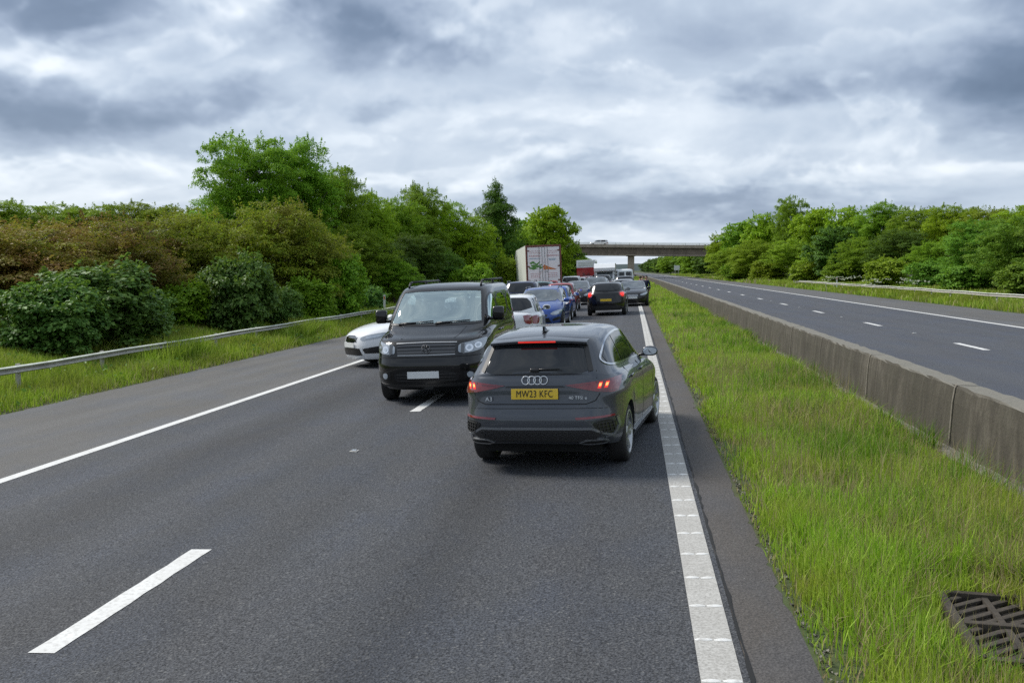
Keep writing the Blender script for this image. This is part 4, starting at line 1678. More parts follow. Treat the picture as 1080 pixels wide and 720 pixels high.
class Skin:
    """ray casting onto a finished body, to lay panels, glass, lamps and trims on its surface"""
    def __init__(self, o):
        bm = bmesh.new()
        bm.from_mesh(o.data)
        self.bvh = BVHTree.FromBMesh(bm)
        bm.free()

    def hit(self, axis, sign, a, b):
        """axis x: (a,b)=(y,z); axis y: (x,z); axis z: (x,y). sign is the side looked at from"""
        if axis == 'x': o, d = Vector((4 * sign, a, b)), Vector((-sign, 0, 0))
        elif axis == 'y': o, d = Vector((a, 9 * sign, b)), Vector((0, -sign, 0))
        else: o, d = Vector((a, b, 6)), Vector((0, 0, -1))
        h, n, i, dist = self.bvh.ray_cast(o, d)
        if h is None or (axis == 'x' and h.x * sign < 0): return None, None
        if n.dot(d) > 0: n = -n
        return h, n

    def panel(self, axis, sign, pts, off, mat, name, parent, thick=.012, res=.05, smooth_pts=0, mirror=False, mb=None, even=True):
        pts = [Vector(p) for p in pts]
        for _ in range(smooth_pts):
            q = []
            for i in range(len(pts)):
                a, b = pts[i], pts[(i + 1) % len(pts)]
                q += [a.lerp(b, .25), a.lerp(b, .75)]
            pts = q
        # resample boundary
        bd = []
        for i in range(len(pts)):
            a, b = pts[i], pts[(i + 1) % len(pts)]
            n = max(1, int((b - a).length / res))
            bd += [a.lerp(b, k / n) for k in range(n)]
        x0, x1 = min(p.x for p in bd), max(p.x for p in bd)
        y0, y1 = min(p.y for p in bd), max(p.y for p in bd)
        allp = list(bd)
        nb = len(bd)
        gx = x0 + res
        def inside(p):
            c = False
            j = nb - 1
            for i in range(nb):
                a, b = bd[i], bd[j]
                if (a.y > p.y) != (b.y > p.y) and p.x < (b.x - a.x) * (p.y - a.y) / (b.y - a.y) + a.x: c = not c
                j = i
            return c
        while gx < x1:
            gy = y0 + res
            while gy < y1:
                p = Vector((gx, gy))
                if inside(p) and min((p - q).length for q in bd) > res * .45: allp.append(p)
                gy += res
            gx += res
        vv, ee, ff, _, _, _ = delaunay_2d_cdt([Vector((p.x, p.y)) for p in allp], [(i, (i + 1) % nb) for i in range(nb)], [], 1, 1e-5)
        outs, ins = [], []
        for p in vv:
            h, n = self.hit(axis, sign, p.x, p.y)
            if h is None:
                # step inwards to find the surface
                c = sum((Vector(q) for q in vv), Vector((0, 0))) / len(vv)
                for t in (.02, .05, .1, .2, .4):
                    q = p.lerp(c, t)
                    h, n = self.hit(axis, sign, q.x, q.y)
                    if h is not None: break
                if h is None: h, n = Vector((0, 0, 0)), Vector((0, 0, 1))
            outs.append(h + n * off)
            ins.append(h - n * thick)
        cnt = {}
        for f in ff:
            for k in range(len(f)):
                e = (f[k], f[(k + 1) % len(f)])
                cnt[tuple(sorted(e))] = cnt.get(tuple(sorted(e)), 0) + 1
        n = len(outs)
        V = outs + ins
        F = []
        # orient outward
        tgt = {'x': Vector((sign, 0, 0)), 'y': Vector((0, sign, 0)), 'z': Vector((0, 0, 1))}[axis]
        flip = None
        for f in ff:
            a, b, c = (outs[i] for i in f[:3])
            nn = (b - a).cross(c - a)
            fl = nn.dot(tgt) < 0
            F.append(tuple(reversed(f)) if fl else tuple(f))
        for f in list(F):
            for k in range(len(f)):
                a, b = f[k], f[(k + 1) % len(f)]
                if cnt[tuple(sorted((a, b)))] == 1: F.append((b, a, a + n, b + n))
        if mb is not None:
            mb.add(V, F)
            return None
        o = mesh_obj(name, V, F, mat, parent, True)
        o.data.set_sharp_from_angle(angle=R(45))
        return o

    def strip(self, axis, sign, pts, width, off, mat=None, name=None, parent=None, closed=False, mb=None, res=.05, thick=.004, rise=0.0):
        """a narrow band following a line drawn on one view of the body"""
        P = [Vector(p) for p in pts]
        q = []
        m = len(P)
        for i in range(m if closed else m - 1):
            a, b = P[i], P[(i + 1) % m]
            k = max(1, int((b - a).length / res))
            q += [a.lerp(b, j / k) for j in range(k)]
        if not closed: q.append(P[-1])
        V, F = [], []
        n = len(q)
        prev = None
        for i, p in enumerate(q):
            a = q[(i - 1) % n] if (closed or i > 0) else q[i]
            b = q[(i + 1) % n] if (closed or i < n - 1) else q[i]
            t = (b - a)
            t = t.normalized() if t.length > 1e-6 else Vector((1, 0))
            w = Vector((-t.y, t.x)) * width / 2
            for s in (-1, 1):
                h, nn = self.hit(axis, sign, p.x + w.x * s, p.y + w.y * s)
                if h is None:
                    h, nn = (prev if prev else (Vector((0, 0, .5)), Vector((0, 0, 1))))
                prev = (h, nn)
                V += [h - nn * thick, h + nn * off]
        m = n if closed else n - 1
        for i in range(m):
            a, b = 4 * i, 4 * ((i + 1) % n)
            F += [(a + 1, b + 1, b + 3, a + 3), (a, b, b + 1, a + 1), (a + 3, b + 3, b + 2, a + 2)]
        (mb if mb is not None else MB()).add(V, F) if mb is not None else None
        if mb is None:
            o = mesh_obj(name, V, F, mat, parent, True)
            o.data.set_sharp_from_angle(angle=R(50))
            return o


def chaikin(pts, n=2, closed=True):
    pts = [Vector(p) for p in pts]
    for _ in range(n):
        q = []
        m = len(pts)
        if not closed: q.append(pts[0])
        for i in range(m if closed else m - 1):
            a, b = pts[i], pts[(i + 1) % m]
            q += [a.lerp(b, .25), a.lerp(b, .75)]
        if not closed: q.append(pts[-1])
        pts = q
    return pts


def mx(pts):
    return [(-p[0], p[1]) for p in pts]


def wheel_meshes(r=.32, w=.215, rim_r=None, spokes=5, double=True, rim_mat='alloy', key='w'):
    """tyre and rim, axle along x, outer face towards +x"""
    rim_r = rim_r or r * .70
    M = Matrix.Rotation(R(90), 4, 'Y')
    t = MB()
    h = w / 2
    t.lathe([(rim_r - .01, -h * .86), (rim_r + .012, -h * .97), (r - .055, -h), (r - .022, -h * .93), (r - .004, -h * .78), (r, -h * .5), (r + .001, 0), (r, h * .5),
             (r - .004, h * .78), (r - .022, h * .93), (r - .055, h), (rim_r + .012, h * .97), (rim_r - .01, h * .86)], 40, M)
    g = t
    rm = MB()
    rm.lathe([(rim_r + .012, h * .97 + .002), (rim_r + .004, h * 1.02), (rim_r - .012, h * 1.0), (rim_r - .022, h * .80), (rim_r - .035, h * .1), (rim_r - .035, -h * .8), (rim_r + .0, -h * .9)], 40, M)
    rm.lathe([(.001, h * .86), (.03, h * .88), (.062, h * .84), (.07, h * .70), (.07, h * .2), (.001, h * .2)], 20, M)
    for k in range(spokes):
        for d in ((-.10, .10) if double else (0,)):
            a = 2 * PI * k / spokes
            c, s = math.cos(a + d * .55), math.sin(a + d * .55)
            c2, s2 = math.cos(a + d * 2.2), math.sin(a + d * 2.2)
            p0 = Vector((h * .72, c * .05, s * .05))
            p1 = Vector((h * .90, c2 * (rim_r - .015), s2 * (rim_r - .015)))
            dd = (p1 - p0)
            wd = .034 if double else .06
            tv = Vector((0, -dd.z, dd.y)).normalized()
            vs_, fs_ = [], []
            for (p, ww, th) in ((p0, wd, .055), (p1, wd * 1.15, .03)):
                vs_ += [p + tv * ww / 2 + Vector((0, 0, 0)), p - tv * ww / 2, p - tv * ww / 2 - Vector((th, 0, 0)), p + tv * ww / 2 - Vector((th, 0, 0))]
            fs_ = [(0, 1, 5, 4), (1, 2, 6, 5), (2, 3, 7, 6), (3, 0, 4, 7)]
            rm.add(vs_, fs_)
    dk = MB().lathe([(.001, h * .10), (rim_r * .62, h * .10), (rim_r * .62, -h * .1), (.001, -h * .1)], 28, M)
    bk = MB().lathe([(.001, -h * .3), (rim_r - .03, -h * .3)], 28, M)
    return t, rm, dk, bk, rim_mat


def add_wheels(root, r, w, xs, ys, spec, steer=0.0):
    t, rm, dk, bk, rmat = spec
    first = None
    for (y, front) in ys:
        for s in (1, -1):
            rot = (0 if s > 0 else PI) + (steer if front else 0)
            if first is None:
                o = t.build('wheel', MAT['tyre_rubber'], root, auto=40)
                a = rm.build('rim', MAT[rmat], o, auto=35)
                b = dk.build('brake_disc', MAT['brake_disc'], o, auto=35)
                c = bk.build('wheel_well', MAT['seam'], o)
                first = o
            else:
                o = copy_tree(first, root)
            o.location = (s * (xs - w / 2), y, r)
            o.rotation_euler = (0, 0, rot)


def arch_cut(body, ys, r, xs, mat=None, depth=.34):
    for y in ys:
        for s in (-1, 1):
            m = MB().tube((s * (xs - depth), y, r), (s * (xs + .25), y, r), r + .045, n=40)
            boolean(body, mb_obj(m, MAT['seam']))


def finish_body(o, name, root, pmat):
    """body mesh gets its paint in slot 0; whatever the cutters left stays dark"""
    me = o.data
    mats = [m for m in me.materials]
    names = [m.name if m else None for m in mats]
    if not mats:
        me.materials.append(MAT[pmat])
    else:
        for i, m in enumerate(mats):
            if m is None: me.materials[i] = MAT[pmat]
    me.polygons.foreach_set('use_smooth', [True] * len(me.polygons))
    me.set_sharp_from_angle(angle=R(38))
    o.name = name
    o.parent = root
    return o


def text_mesh(s, size, mat, name, parent, loc, rot, depth=.002, xs=1.0, spacing=1.0):
    cu = bpy.data.curves.new('t', 'FONT')
    cu.body = s
    cu.size = size
    cu.extrude = depth
    cu.align_x = 'CENTER'
    cu.align_y = 'CENTER'
    cu.offset = 0.0
    cu.space_character = spacing
    cu.resolution_u = 3
    o = bpy.data.objects.new('t', cu)
    COL.objects.link(o)
    dg = bpy.context.evaluated_depsgraph_get()
    me = bpy.data.meshes.new_from_object(o.evaluated_get(dg))
    bpy.data.objects.remove(o)
    for v in me.vertices: v.co.x *= xs
    me.materials.clear()
    me.materials.append(MAT[mat])
    r = bpy.data.objects.new(name, me)
    COL.objects.link(r)
    r.parent = parent
    r.location = loc
    r.rotation_euler = rot
    return r


def mirror_part(root, side, y, z, x0, pmat, scale=1.0, arm=True, glass_back=True):
    """door mirror: shell with an arm, and its glass facing rearwards"""
    bm = bmesh.new()
    bmesh.ops.create_icosphere(bm, subdivisions=3, radius=1)
    for v in bm.verts:
        c = v.co
        x, yy, zz = c.x, c.y, c.z
        sx = math.copysign(abs(x) ** .8, x) * .125
        sz = math.copysign(abs(zz) ** .8, zz) * .078
        sy = yy * .085 if yy > 0 else math.copysign(abs(yy) ** .5, yy) * .035
        v.co = Vector((sx * scale, sy * scale, (sz - abs(sx) * .05) * scale))
    V = [v.co.copy() for v in bm.verts]
    bm.verts.index_update()
    Fs = [[v.index for v in f.verts] for f in bm.faces]
    bm.free()
    m = MB()
    cxm = x0 + (.155 * scale)
    m.add([Vector((side * (p.x + cxm), p.y + y, p.z + z)) for p in V], Fs if side > 0 else [list(reversed(f)) for f in Fs])
    o = m.build('door_mirror', MAT[pmat], root, smooth=True)
    a = MB().tube((side * (x0 - .03), y + .02, z - .06 * scale), (side * (x0 + .08), y + .01, z - .055 * scale), .022 * scale, .018 * scale, 8)
    a.build('mirror_arm', MAT['black_trim'], o, smooth=True)
    g = MB()
    pts = chaikin([(-.105, -.062), (.105, -.055), (.112, .050), (-.10, .062)], 2)
    v = [Vector((side * (cxm + p.x * scale), y - .038 * scale, z + p.y * scale)) for p in pts]
    g.add(v, [tuple(range(len(v)))])
    g.build('mirror_glass', MAT['mirror_glass'], o)
    return o


def build_hatch_main():
    """the dark grey premium hatchback of the foreground, seen from behind"""
    W2 = .905
    YR, YF = -2.17, 2.17
    wr, wf = -1.335, 1.30
    H = 1.475
    side_belt = [(YR, 1.035), (-1.2, 1.015), (0, .985), (.9, .955), (1.3, .93), (1.9, .83), (YF, .74)]
    def wmain(k, rear_in=.0):
        return lambda y: k * (1 - .035 * max(0, (y - 1.2)) ** 2 - .05 * max(0, (-1.45 - y)) ** 1.6 - rear_in)
    rings = [
        dict(w=.66, yr=-1.95, yf=2.0, z=[(-2.1, .34), (-1.75, .30), (-1.2, .23)], fl=0, nf=4, nr=8),
        dict(w=.80, yr=-2.05, yf=2.08, z=[(-2.1, .32), (-1.75, .28), (-1.2, .20)], fl=0, nf=4, nr=8),
        dict(w=wmain(.865), yr=-2.11, yf=2.14, z=[(-2.1, .325), (-1.75, .285), (-1.2, .215)], nf=4.2, nr=8, c=.55, fl=0),
        dict(w=wmain(.885), yr=-2.15, yf=2.17, z=[(-2.1, .385), (-1.2, .33)], nf=4.2, nr=8),
        dict(w=wmain(.900), yr=-2.17, yf=2.175, z=.46, nf=4.2, nr=8),
        dict(w=wmain(.900), yr=-2.168, yf=2.17, z=.60, nf=4.2, nr=8, c=.35),
        dict(w=wmain(.896), yr=-2.14, yf=2.15, z=[(YR, .72), (YF, .66)], nf=4.2, nr=8),
        dict(w=wmain(.905), yr=-2.125, yf=2.10, z=[(YR, .845), (0, .80), (YF, .72)], nf=4, nr=8, c=.5, bow=.0),
        dict(w=wmain(.885), yr=-2.120, yf=2.02, z=[(YR, .955), (0, .90), (1.2, .86), (YF, .76)], nf=3.8, nr=8),
        dict(w=wmain(.845), yr=-2.10, yf=1.92, z=[(YR, 1.035), (0, .965), (1.0, .93), (1.9, .80)], nf=3.6, nr=8, c=.5, fl=0),
        dict(w=.825, yr=-2.075, yf=1.45, z=[(YR, 1.055), (0, .985), (1.0, .955), (1.45, .905)], nf=4, nr=8, fl=0, crown=.02),
        dict(w=.805, yr=-2.055, yf=1.02, z=[(YR, 1.075), (-1, 1.02), (0, 1.0), (1.0, .985)], nf=4.5, nr=8, fl=0, crown=.015, bow=.07),
        dict(w=.722, yr=-1.95, yf=.62, z=[(YR, 1.235), (0, 1.215), (.6, 1.18)], nf=5, nr=7.5, fl=0, bow=.05),
        dict(w=.635, yr=-1.86, yf=.26, z=[(YR, 1.385), (-1, 1.422), (0, 1.415), (.3, 1.375)], nf=5, nr=7.5, fl=0, bow=.04),
        dict(w=.588, yr=-1.82, yf=.10, z=[(-1.9, 1.43), (-1, 1.475), (0, 1.462)], nf=4.5, nr=6.5, c=.25, fl=0, crown=.012),
        dict(w=.518, yr=-1.68, yf=-.05, z=[(-1.9, 1.46), (-1, 1.505), (0, 1.488)], nf=4, nr=4, fl=0, crown=.012),
        dict(w=.36, yr=-1.45, yf=-.22, z=[(-1.9, 1.475), (-1, 1.520), (0, 1.502)], nf=4, nr=4, fl=0, crown=.008),
    ]
    body = make_body(rings, 2, (wr, wf), .022)
    root = empty('hatchback')
    sk = Skin(body)
    arch_cut(body, (wr, wf), .325, W2)
    finish_body(body, 'body', root, 'paint_dark_grey')
    P = sk.panel
    # ---- rear glass between the pillars, with its spoiler above
    win = chaikin([(-.575, 1.085), (-.30, 1.077), (0, 1.075), (.30, 1.077), (.575, 1.085), (.560, 1.16), (.485, 1.368), (.25, 1.378), (-.25, 1.378), (-.485, 1.368), (-.560, 1.16)], 1)
    P('y', -1, win, .006, MAT['privacy_glass'], 'rear_window', root, res=.04)
    for s in (1, -1):
        pp = [(.580, 1.09), (.625, 1.10), (.535, 1.372), (.492, 1.374)]
        P('y', -1, pp if s > 0 else mx(pp), .010, MAT['dark_plastic'], 'pillar_trim', root, res=.04)
    sp = MB()
    n = 16
    V, F = [], []
    for i in range(n + 1):
        x = -.545 + 1.09 * i / n
        u = abs(x) / .545
        yb = -1.965 + .055 * u ** 3
        zt = 1.430 - .028 * u ** 2
        V += [(x, -1.74, zt + .030 - .012 * u), (x, yb + .05, zt + .012), (x, yb, zt - .006), (x, yb + .008, zt - .030), (x, yb + .10, zt - .055), (x, -1.74, zt - .07)]
    for i in range(n):
        for k in range(6):
            F.append((6 * i + k, 6 * i + (k + 1) % 6, 6 * i + 6 + (k + 1) % 6, 6 * i + 6 + k))
    F += [tuple(range(6)), tuple(reversed(range(6 * n, 6 * n + 6)))]
    spo = mesh_obj('roof_spoiler', V, F, MAT['paint_dark_grey'], root, True)
    spo.data.set_sharp_from_angle(angle=R(40))
    bl = MB().box((0, -1.966, 1.409), (.42, .014, .017), bev=.004)
    bl.build('brake_light', MAT['lit_red_dim'], spo)
    # wiper
    wp = MB()
    wp.box((0, -2.098, 1.118), (.10, .05, .045), bev=.015)
    wp.tube((-.02, -2.105, 1.125), (.27, -2.085, 1.128), .011, .007, 8)
    wp.tube((-.06, -2.098, 1.112), (.30, -2.088, 1.115), .006, .005, 6)
    wp.build('rear_wiper', MAT['black_trim'], root, smooth=True)
    # shark fin aerial
    fin = MB()
    fin.prism([(-1.62, 0), (-1.44, 0), (-1.55, .035), (-1.60, .062), (-1.625, .060)], -.012, .012, Matrix.Translation((0, 0, 1.498)) @ Matrix(((0, 0, 1, 0), (1, 0, 0, 0), (0, 1, 0, 0), (0, 0, 0, 1))))
    fin.box((0, -1.53, 1.502), (.05, .19, .012), bev=.005)
    fin.build('roof_aerial', MAT['black_gloss'], root, auto=40)
    # ---- lamps: slim wedge reaching inwards, wrapping round the corner
    for s in (1, -1):
        lamp = [(.335, .955), (.50, .972), (.66, .990), (.80, 1.002), (.855, 1.002), (.862, .93), (.850, .868), (.80, .864), (.66, .886), (.50, .918), (.41, .936)]
        lamp = lamp if s > 0 else mx(lamp)
        lo = P('y', -1, lamp, .016, MAT['red_lens'], 'tail_light', root, res=.025)
        # lit light guides
        for (xa, xb) in ((.675, .705), (.735, .765)):
            q = [(xa + .012, .978), (xb + .012, .978), (xb - .004, .915), (xa - .004, .915)]
            P('y', -1, q if s > 0 else mx(q), .019, MAT['lit_red'], 'light_guide', lo, res=.03, thick=.002)
            q = [(xa + .012, .965), (xb + .004, .965), (xb - .006, .935), (xa + .006, .935)]
            P('y', -1, q if s > 0 else mx(q), .022, MAT['lit_core'], 'lamp_core', lo, res=.03, thick=.002)
        q = [(.655, .986), (.850, .997), (.853, .978), (.655, .968)]
        P('y', -1, q if s > 0 else mx(q), .0175, MAT['dark_red_lens'], 'lens_strip', lo, res=.03, thick=.002)
        q = [(.675, .897), (.845, .884), (.840, .872), (.70, .884)]
        P('y', -1, q if s > 0 else mx(q), .0175, MAT['dark_red_lens'], 'lens_strip', lo, res=.03, thick=.002)
        q = [(.37, .951), (.60, .968), (.60, .960), (.37, .944)]
        P('y', -1, q if s > 0 else mx(q), .019, MAT['dark_red_lens'], 'lens_strip', lo, res=.03, thick=.002)
    # tailgate shut lines
    gt = MB()
    sk.strip('y', -1, [(-.70, .865), (-.655, .79), (-.56, .757), (.56, .757), (.655, .79), (.70, .865)], .010, .0015, mb=gt)
    sk.strip('y', -1, [(.655, 1.10), (.665, 1.02)], .008, .0015, mb=gt)
    sk.strip('y', -1, [(-.655, 1.10), (-.665, 1.02)], .008, .0015, mb=gt)
    sk.strip('y', -1, [(-.86, .70), (-.60, .712), (.60, .712), (.86, .70)], .006, .0015, mb=gt)
    gt.build('tailgate_shut_line', MAT['seam'], root)
    # recessed plate housing below the badge
    rec = [(-.345, .93), (-.30, .968), (.30, .968), (.345, .93), (.30, .800), (-.30, .800)]
    P('y', -1, [(-.335, .935), (.335, .935), (.31, .95), (-.31, .95)], .012, MAT['black_trim'], 'plate_light_bar', root, res=.04)
    pl_ = MB().box((0, -2.150, .868), (.52, .010, .112), Matrix.Rotation(R(-4), 4, 'X'), bev=.003)
    po = pl_.build('number_plate', MAT['plate_yellow'], root)
    text_mesh('MW23 KFC', .105, 'plate_black', 'plate_characters', po, (0, -2.158, .868), (R(86), 0, 0), .0015, .76, 1.06)
    # four interlocking rings
    rg = MB()
    for k in range(4):
        xk = -.099 + .066 * k
        h, nn = sk.hit('y', -1, xk, 1.012)
        M = Matrix.Translation((xk, -2.121, 1.012)) @ Matrix.Rotation(R(84), 4, 'X')
        rg.lathe([(.0395, -.003), (.0475, -.003), (.0495, 0), (.0475, .003), (.0395, .003), (.0375, 0)], 26, M, close=True)
    rg.build('ring_badge', MAT['badge'], root, smooth=True)
    text_mesh('A3', .062, 'badge', 'model_badge', root, (-.515, -2.152, .815), (R(86), 0, 0), .002, 1.1)
    text_mesh('40 TFSI e', .050, 'badge', 'engine_badge', root, (.475, -2.154, .827), (R(86), 0, 0), .002, 1.05)
    # ---- bumper: reflectors, side vents, honeycomb band, finishers, dark undertray
    for s in (1, -1):
        q = [(.44, .616), (.82, .632), (.83, .610), (.45, .594)]
        P('y', -1, q if s > 0 else mx(q), .014, MAT['red_lens'], 'reflector', root, res=.03)
        q = chaikin([(.64, .570), (.83, .586), (.84, .47), (.80, .425), (.70, .475), (.62, .525)], 1)
        vo = P('y', -1, q if s > 0 else mx(q), .010, MAT['black_trim'], 'bumper_vent', root, res=.03)
        mesh = MB()
        for k in range(4):
            z = .558 - .034 * k
            a = [(.66 + .012 * k, z - .005), (.82, z + .004)]
            sk.strip('y', -1, a if s > 0 else mx(a), .010, .018, mb=mesh)
        for k in range(5):
            x = .68 + .032 * k
            a = [(x, .56), (x + .016, .46)]
            sk.strip('y', -1, a if s > 0 else mx(a), .007, .017, mb=mesh)
        mesh.build('vent_grille', MAT['dark_plastic'], vo)
        sk.strip('y', -1, [(s * .845, .60), (s * .862, .50), (s * .82, .415), (s * .74, .395)], .018, .010, MAT['paint_highlight_grey'], 'bumper_blade', root)  # lighter paint puts a highlight on the blade
    hc = [(-.70, .43), (-.60, .480), (.60, .480), (.70, .43), (.62, .365), (-.62, .365)]
    band = P('y', -1, hc, .009, MAT['dark_plastic'], 'diffuser_band', root, res=.05)
    mesh = MB()
    for row in range(2):
        z = .452 - .045 * row
        x = -.62 + (.03 if row % 2 else 0)
        while x < .60:
            sk.strip('y', -1, [(x, z), (x + .015, z + .018), (x + .045, z + .018), (x + .06, z), (x + .045, z - .018), (x + .015, z - .018)], .007, .016, closed=True, mb=mesh, res=.03)
            x += .066
    mesh.build('honeycomb', MAT['seam_gloss'], band)
    hl_ = MB()
    sk.strip('y', -1, [(-.82, .40), (-.61, .497), (.61, .497), (.82, .40)], .024, .012, mb=hl_)
    hl_.build('bumper_highlight', MAT['paint_highlight_grey'], root)  # paler strip, a painted highlight along the bumper edge
    lowr = [(-.46, .352), (.46, .352), (.46, .312), (-.46, .312)]
    P('y', -1, lowr, .010, MAT['dark_plastic'], 'undertray', root, res=.05)
    for s in (1, -1):
        for (grow, off, mt, nm) in ((0, .022, 'alloy', 'exhaust_finisher'), (-.014, .026, 'seam', 'exhaust_opening')):
            q = [(.47 - grow * 1.5, .350), (.54 - grow, .385 + grow), (.73 + grow, .385 + grow), (.765 + grow, .360), (.72 + grow, .332 - grow), (.53 - grow, .332 - grow)]
            P('y', -1, q if s > 0 else mx(q), off, MAT[mt], nm, root, res=.035, thick=.01)
    # ---- sides: glass, bright surround, pillars, doors
    for s in (1, -1):
        outline = [(.86, 1.020), (.55, 1.185), (.30, 1.300), (-.05, 1.395), (-.45, 1.430), (-.90, 1.426), (-1.28, 1.398), (-1.62, 1.335), (-1.86, 1.225), (-1.84, 1.150), (-1.48, 1.112), (-.6, 1.080), (.2, 1.050)]
        oo = chaikin(outline, 1)
        P('x', s, oo, .002, MAT['black_gloss'], 'window_band', root, res=.06)
        gl = [[(-.06, 1.072), (.74, 1.034), (.70, 1.080), (.50, 1.185), (.25, 1.295), (-.02, 1.376), (-.06, 1.378)],
              [(-.98, 1.108), (-.13, 1.076), (-.13, 1.390), (-.45, 1.412), (-.90, 1.408), (-1.0, 1.400)],
              [(-1.74, 1.146), (-1.06, 1.112), (-1.07, 1.394), (-1.28, 1.376), (-1.58, 1.318), (-1.78, 1.225)]]
        for q in gl:
            P('x', s, q, .006, MAT['privacy_glass'], 'side_window', root, res=.05)
        sk.strip('x', s, chaikin(outline, 2), .020, .010, MAT['chrome'], 'window_surround', root, closed=True, res=.04)
        dm = MB()
        for line in ([(.86, .965), (.90, .60), (.84, .30)], [(-.09, 1.02), (-.10, .60), (-.13, .30)], [(-1.10, 1.05), (-1.06, .80), (-.93, .62), (-.90, .30)], [(-.92, .30), (.84, .30)]):
            sk.strip('x', s, chaikin(line, 1, False), .007, .0015, mb=dm)
        dm.build('door_shut_line', MAT['seam'], root)
        sill = [(-.92, .215), (.90, .215), (.90, .285), (-.92, .285)]
        P('x', s, sill, .022, MAT['paint_dark_grey'], 'side_sill', root, res=.08)
        for (a, b) in ((-.02, -.20), (-.95, -1.12)):
            hh, nn = sk.hit('x', s, (a + b) / 2, .925)
            hd = MB().box((hh.x + s * .018, (a + b) / 2, .925 if a > -.5 else .94), (.022, .20, .030), bev=.009)
            hd.build('door_handle', MAT['paint_dark_grey'], root, smooth=True)
        sk.strip('x', s, [(.78, .905), (-.1, .915), (-.9, .93), (-1.6, .955)], .012, .002, MAT['paint_dark_grey'], 'shoulder_crease', root)
        P('x', s, [(-1.60, .80), (-1.42, .80), (-1.42, .92), (-1.60, .92)], .0015, MAT['paint_dark_grey'], 'fuel_flap', root, res=.05) if s > 0 else None
        mirror_part(root, s, .63, 1.065, .775, 'paint_dark_grey', .84)
    # windscreen and front end
    ws = chaikin([(-.66, 1.03), (0, 1.0), (.66, 1.03), (.56, 1.30), (.3, 1.36), (-.3, 1.36), (-.56, 1.30)], 1)
    P('y', 1, ws, .004, MAT['car_glass'], 'windscreen', root, res=.06)
    gr = chaikin([(-.42, .66), (.42, .66), (.50, .52), (.36, .30), (-.36, .30), (-.50, .52)], 1)
    P('y', 1, gr, .006, MAT['black_gloss'], 'grille', root, res=.06)
    for s in (1, -1):
        q = [(.50, .70), (.80, .74), (.83, .66), (.60, .60), (.50, .62)]
        P('y', 1, q if s > 0 else mx(q), .008, MAT['lamp_reflector'], 'headlight', root, res=.05)
    MB().box((0, YF + .03, .46), (.52, .01, .11), bev=.003).build('number_plate', MAT['plate_white'], root)
    floor_ = MB().box((0, 0, .24), (1.3, 3.7, .10)).build('underbody', MAT['seam'], root)
    add_wheels(root, .325, .225, W2 - .012, ((wr, False), (wf, True)), wheel_meshes(.325, .225, .242, 5, True, 'alloy'), steer=R(-3))
    tag(root, 'dark grey hatchback with yellow plate MW23 KFC and lit red tail lights, nearest vehicle', 'car')
    return root


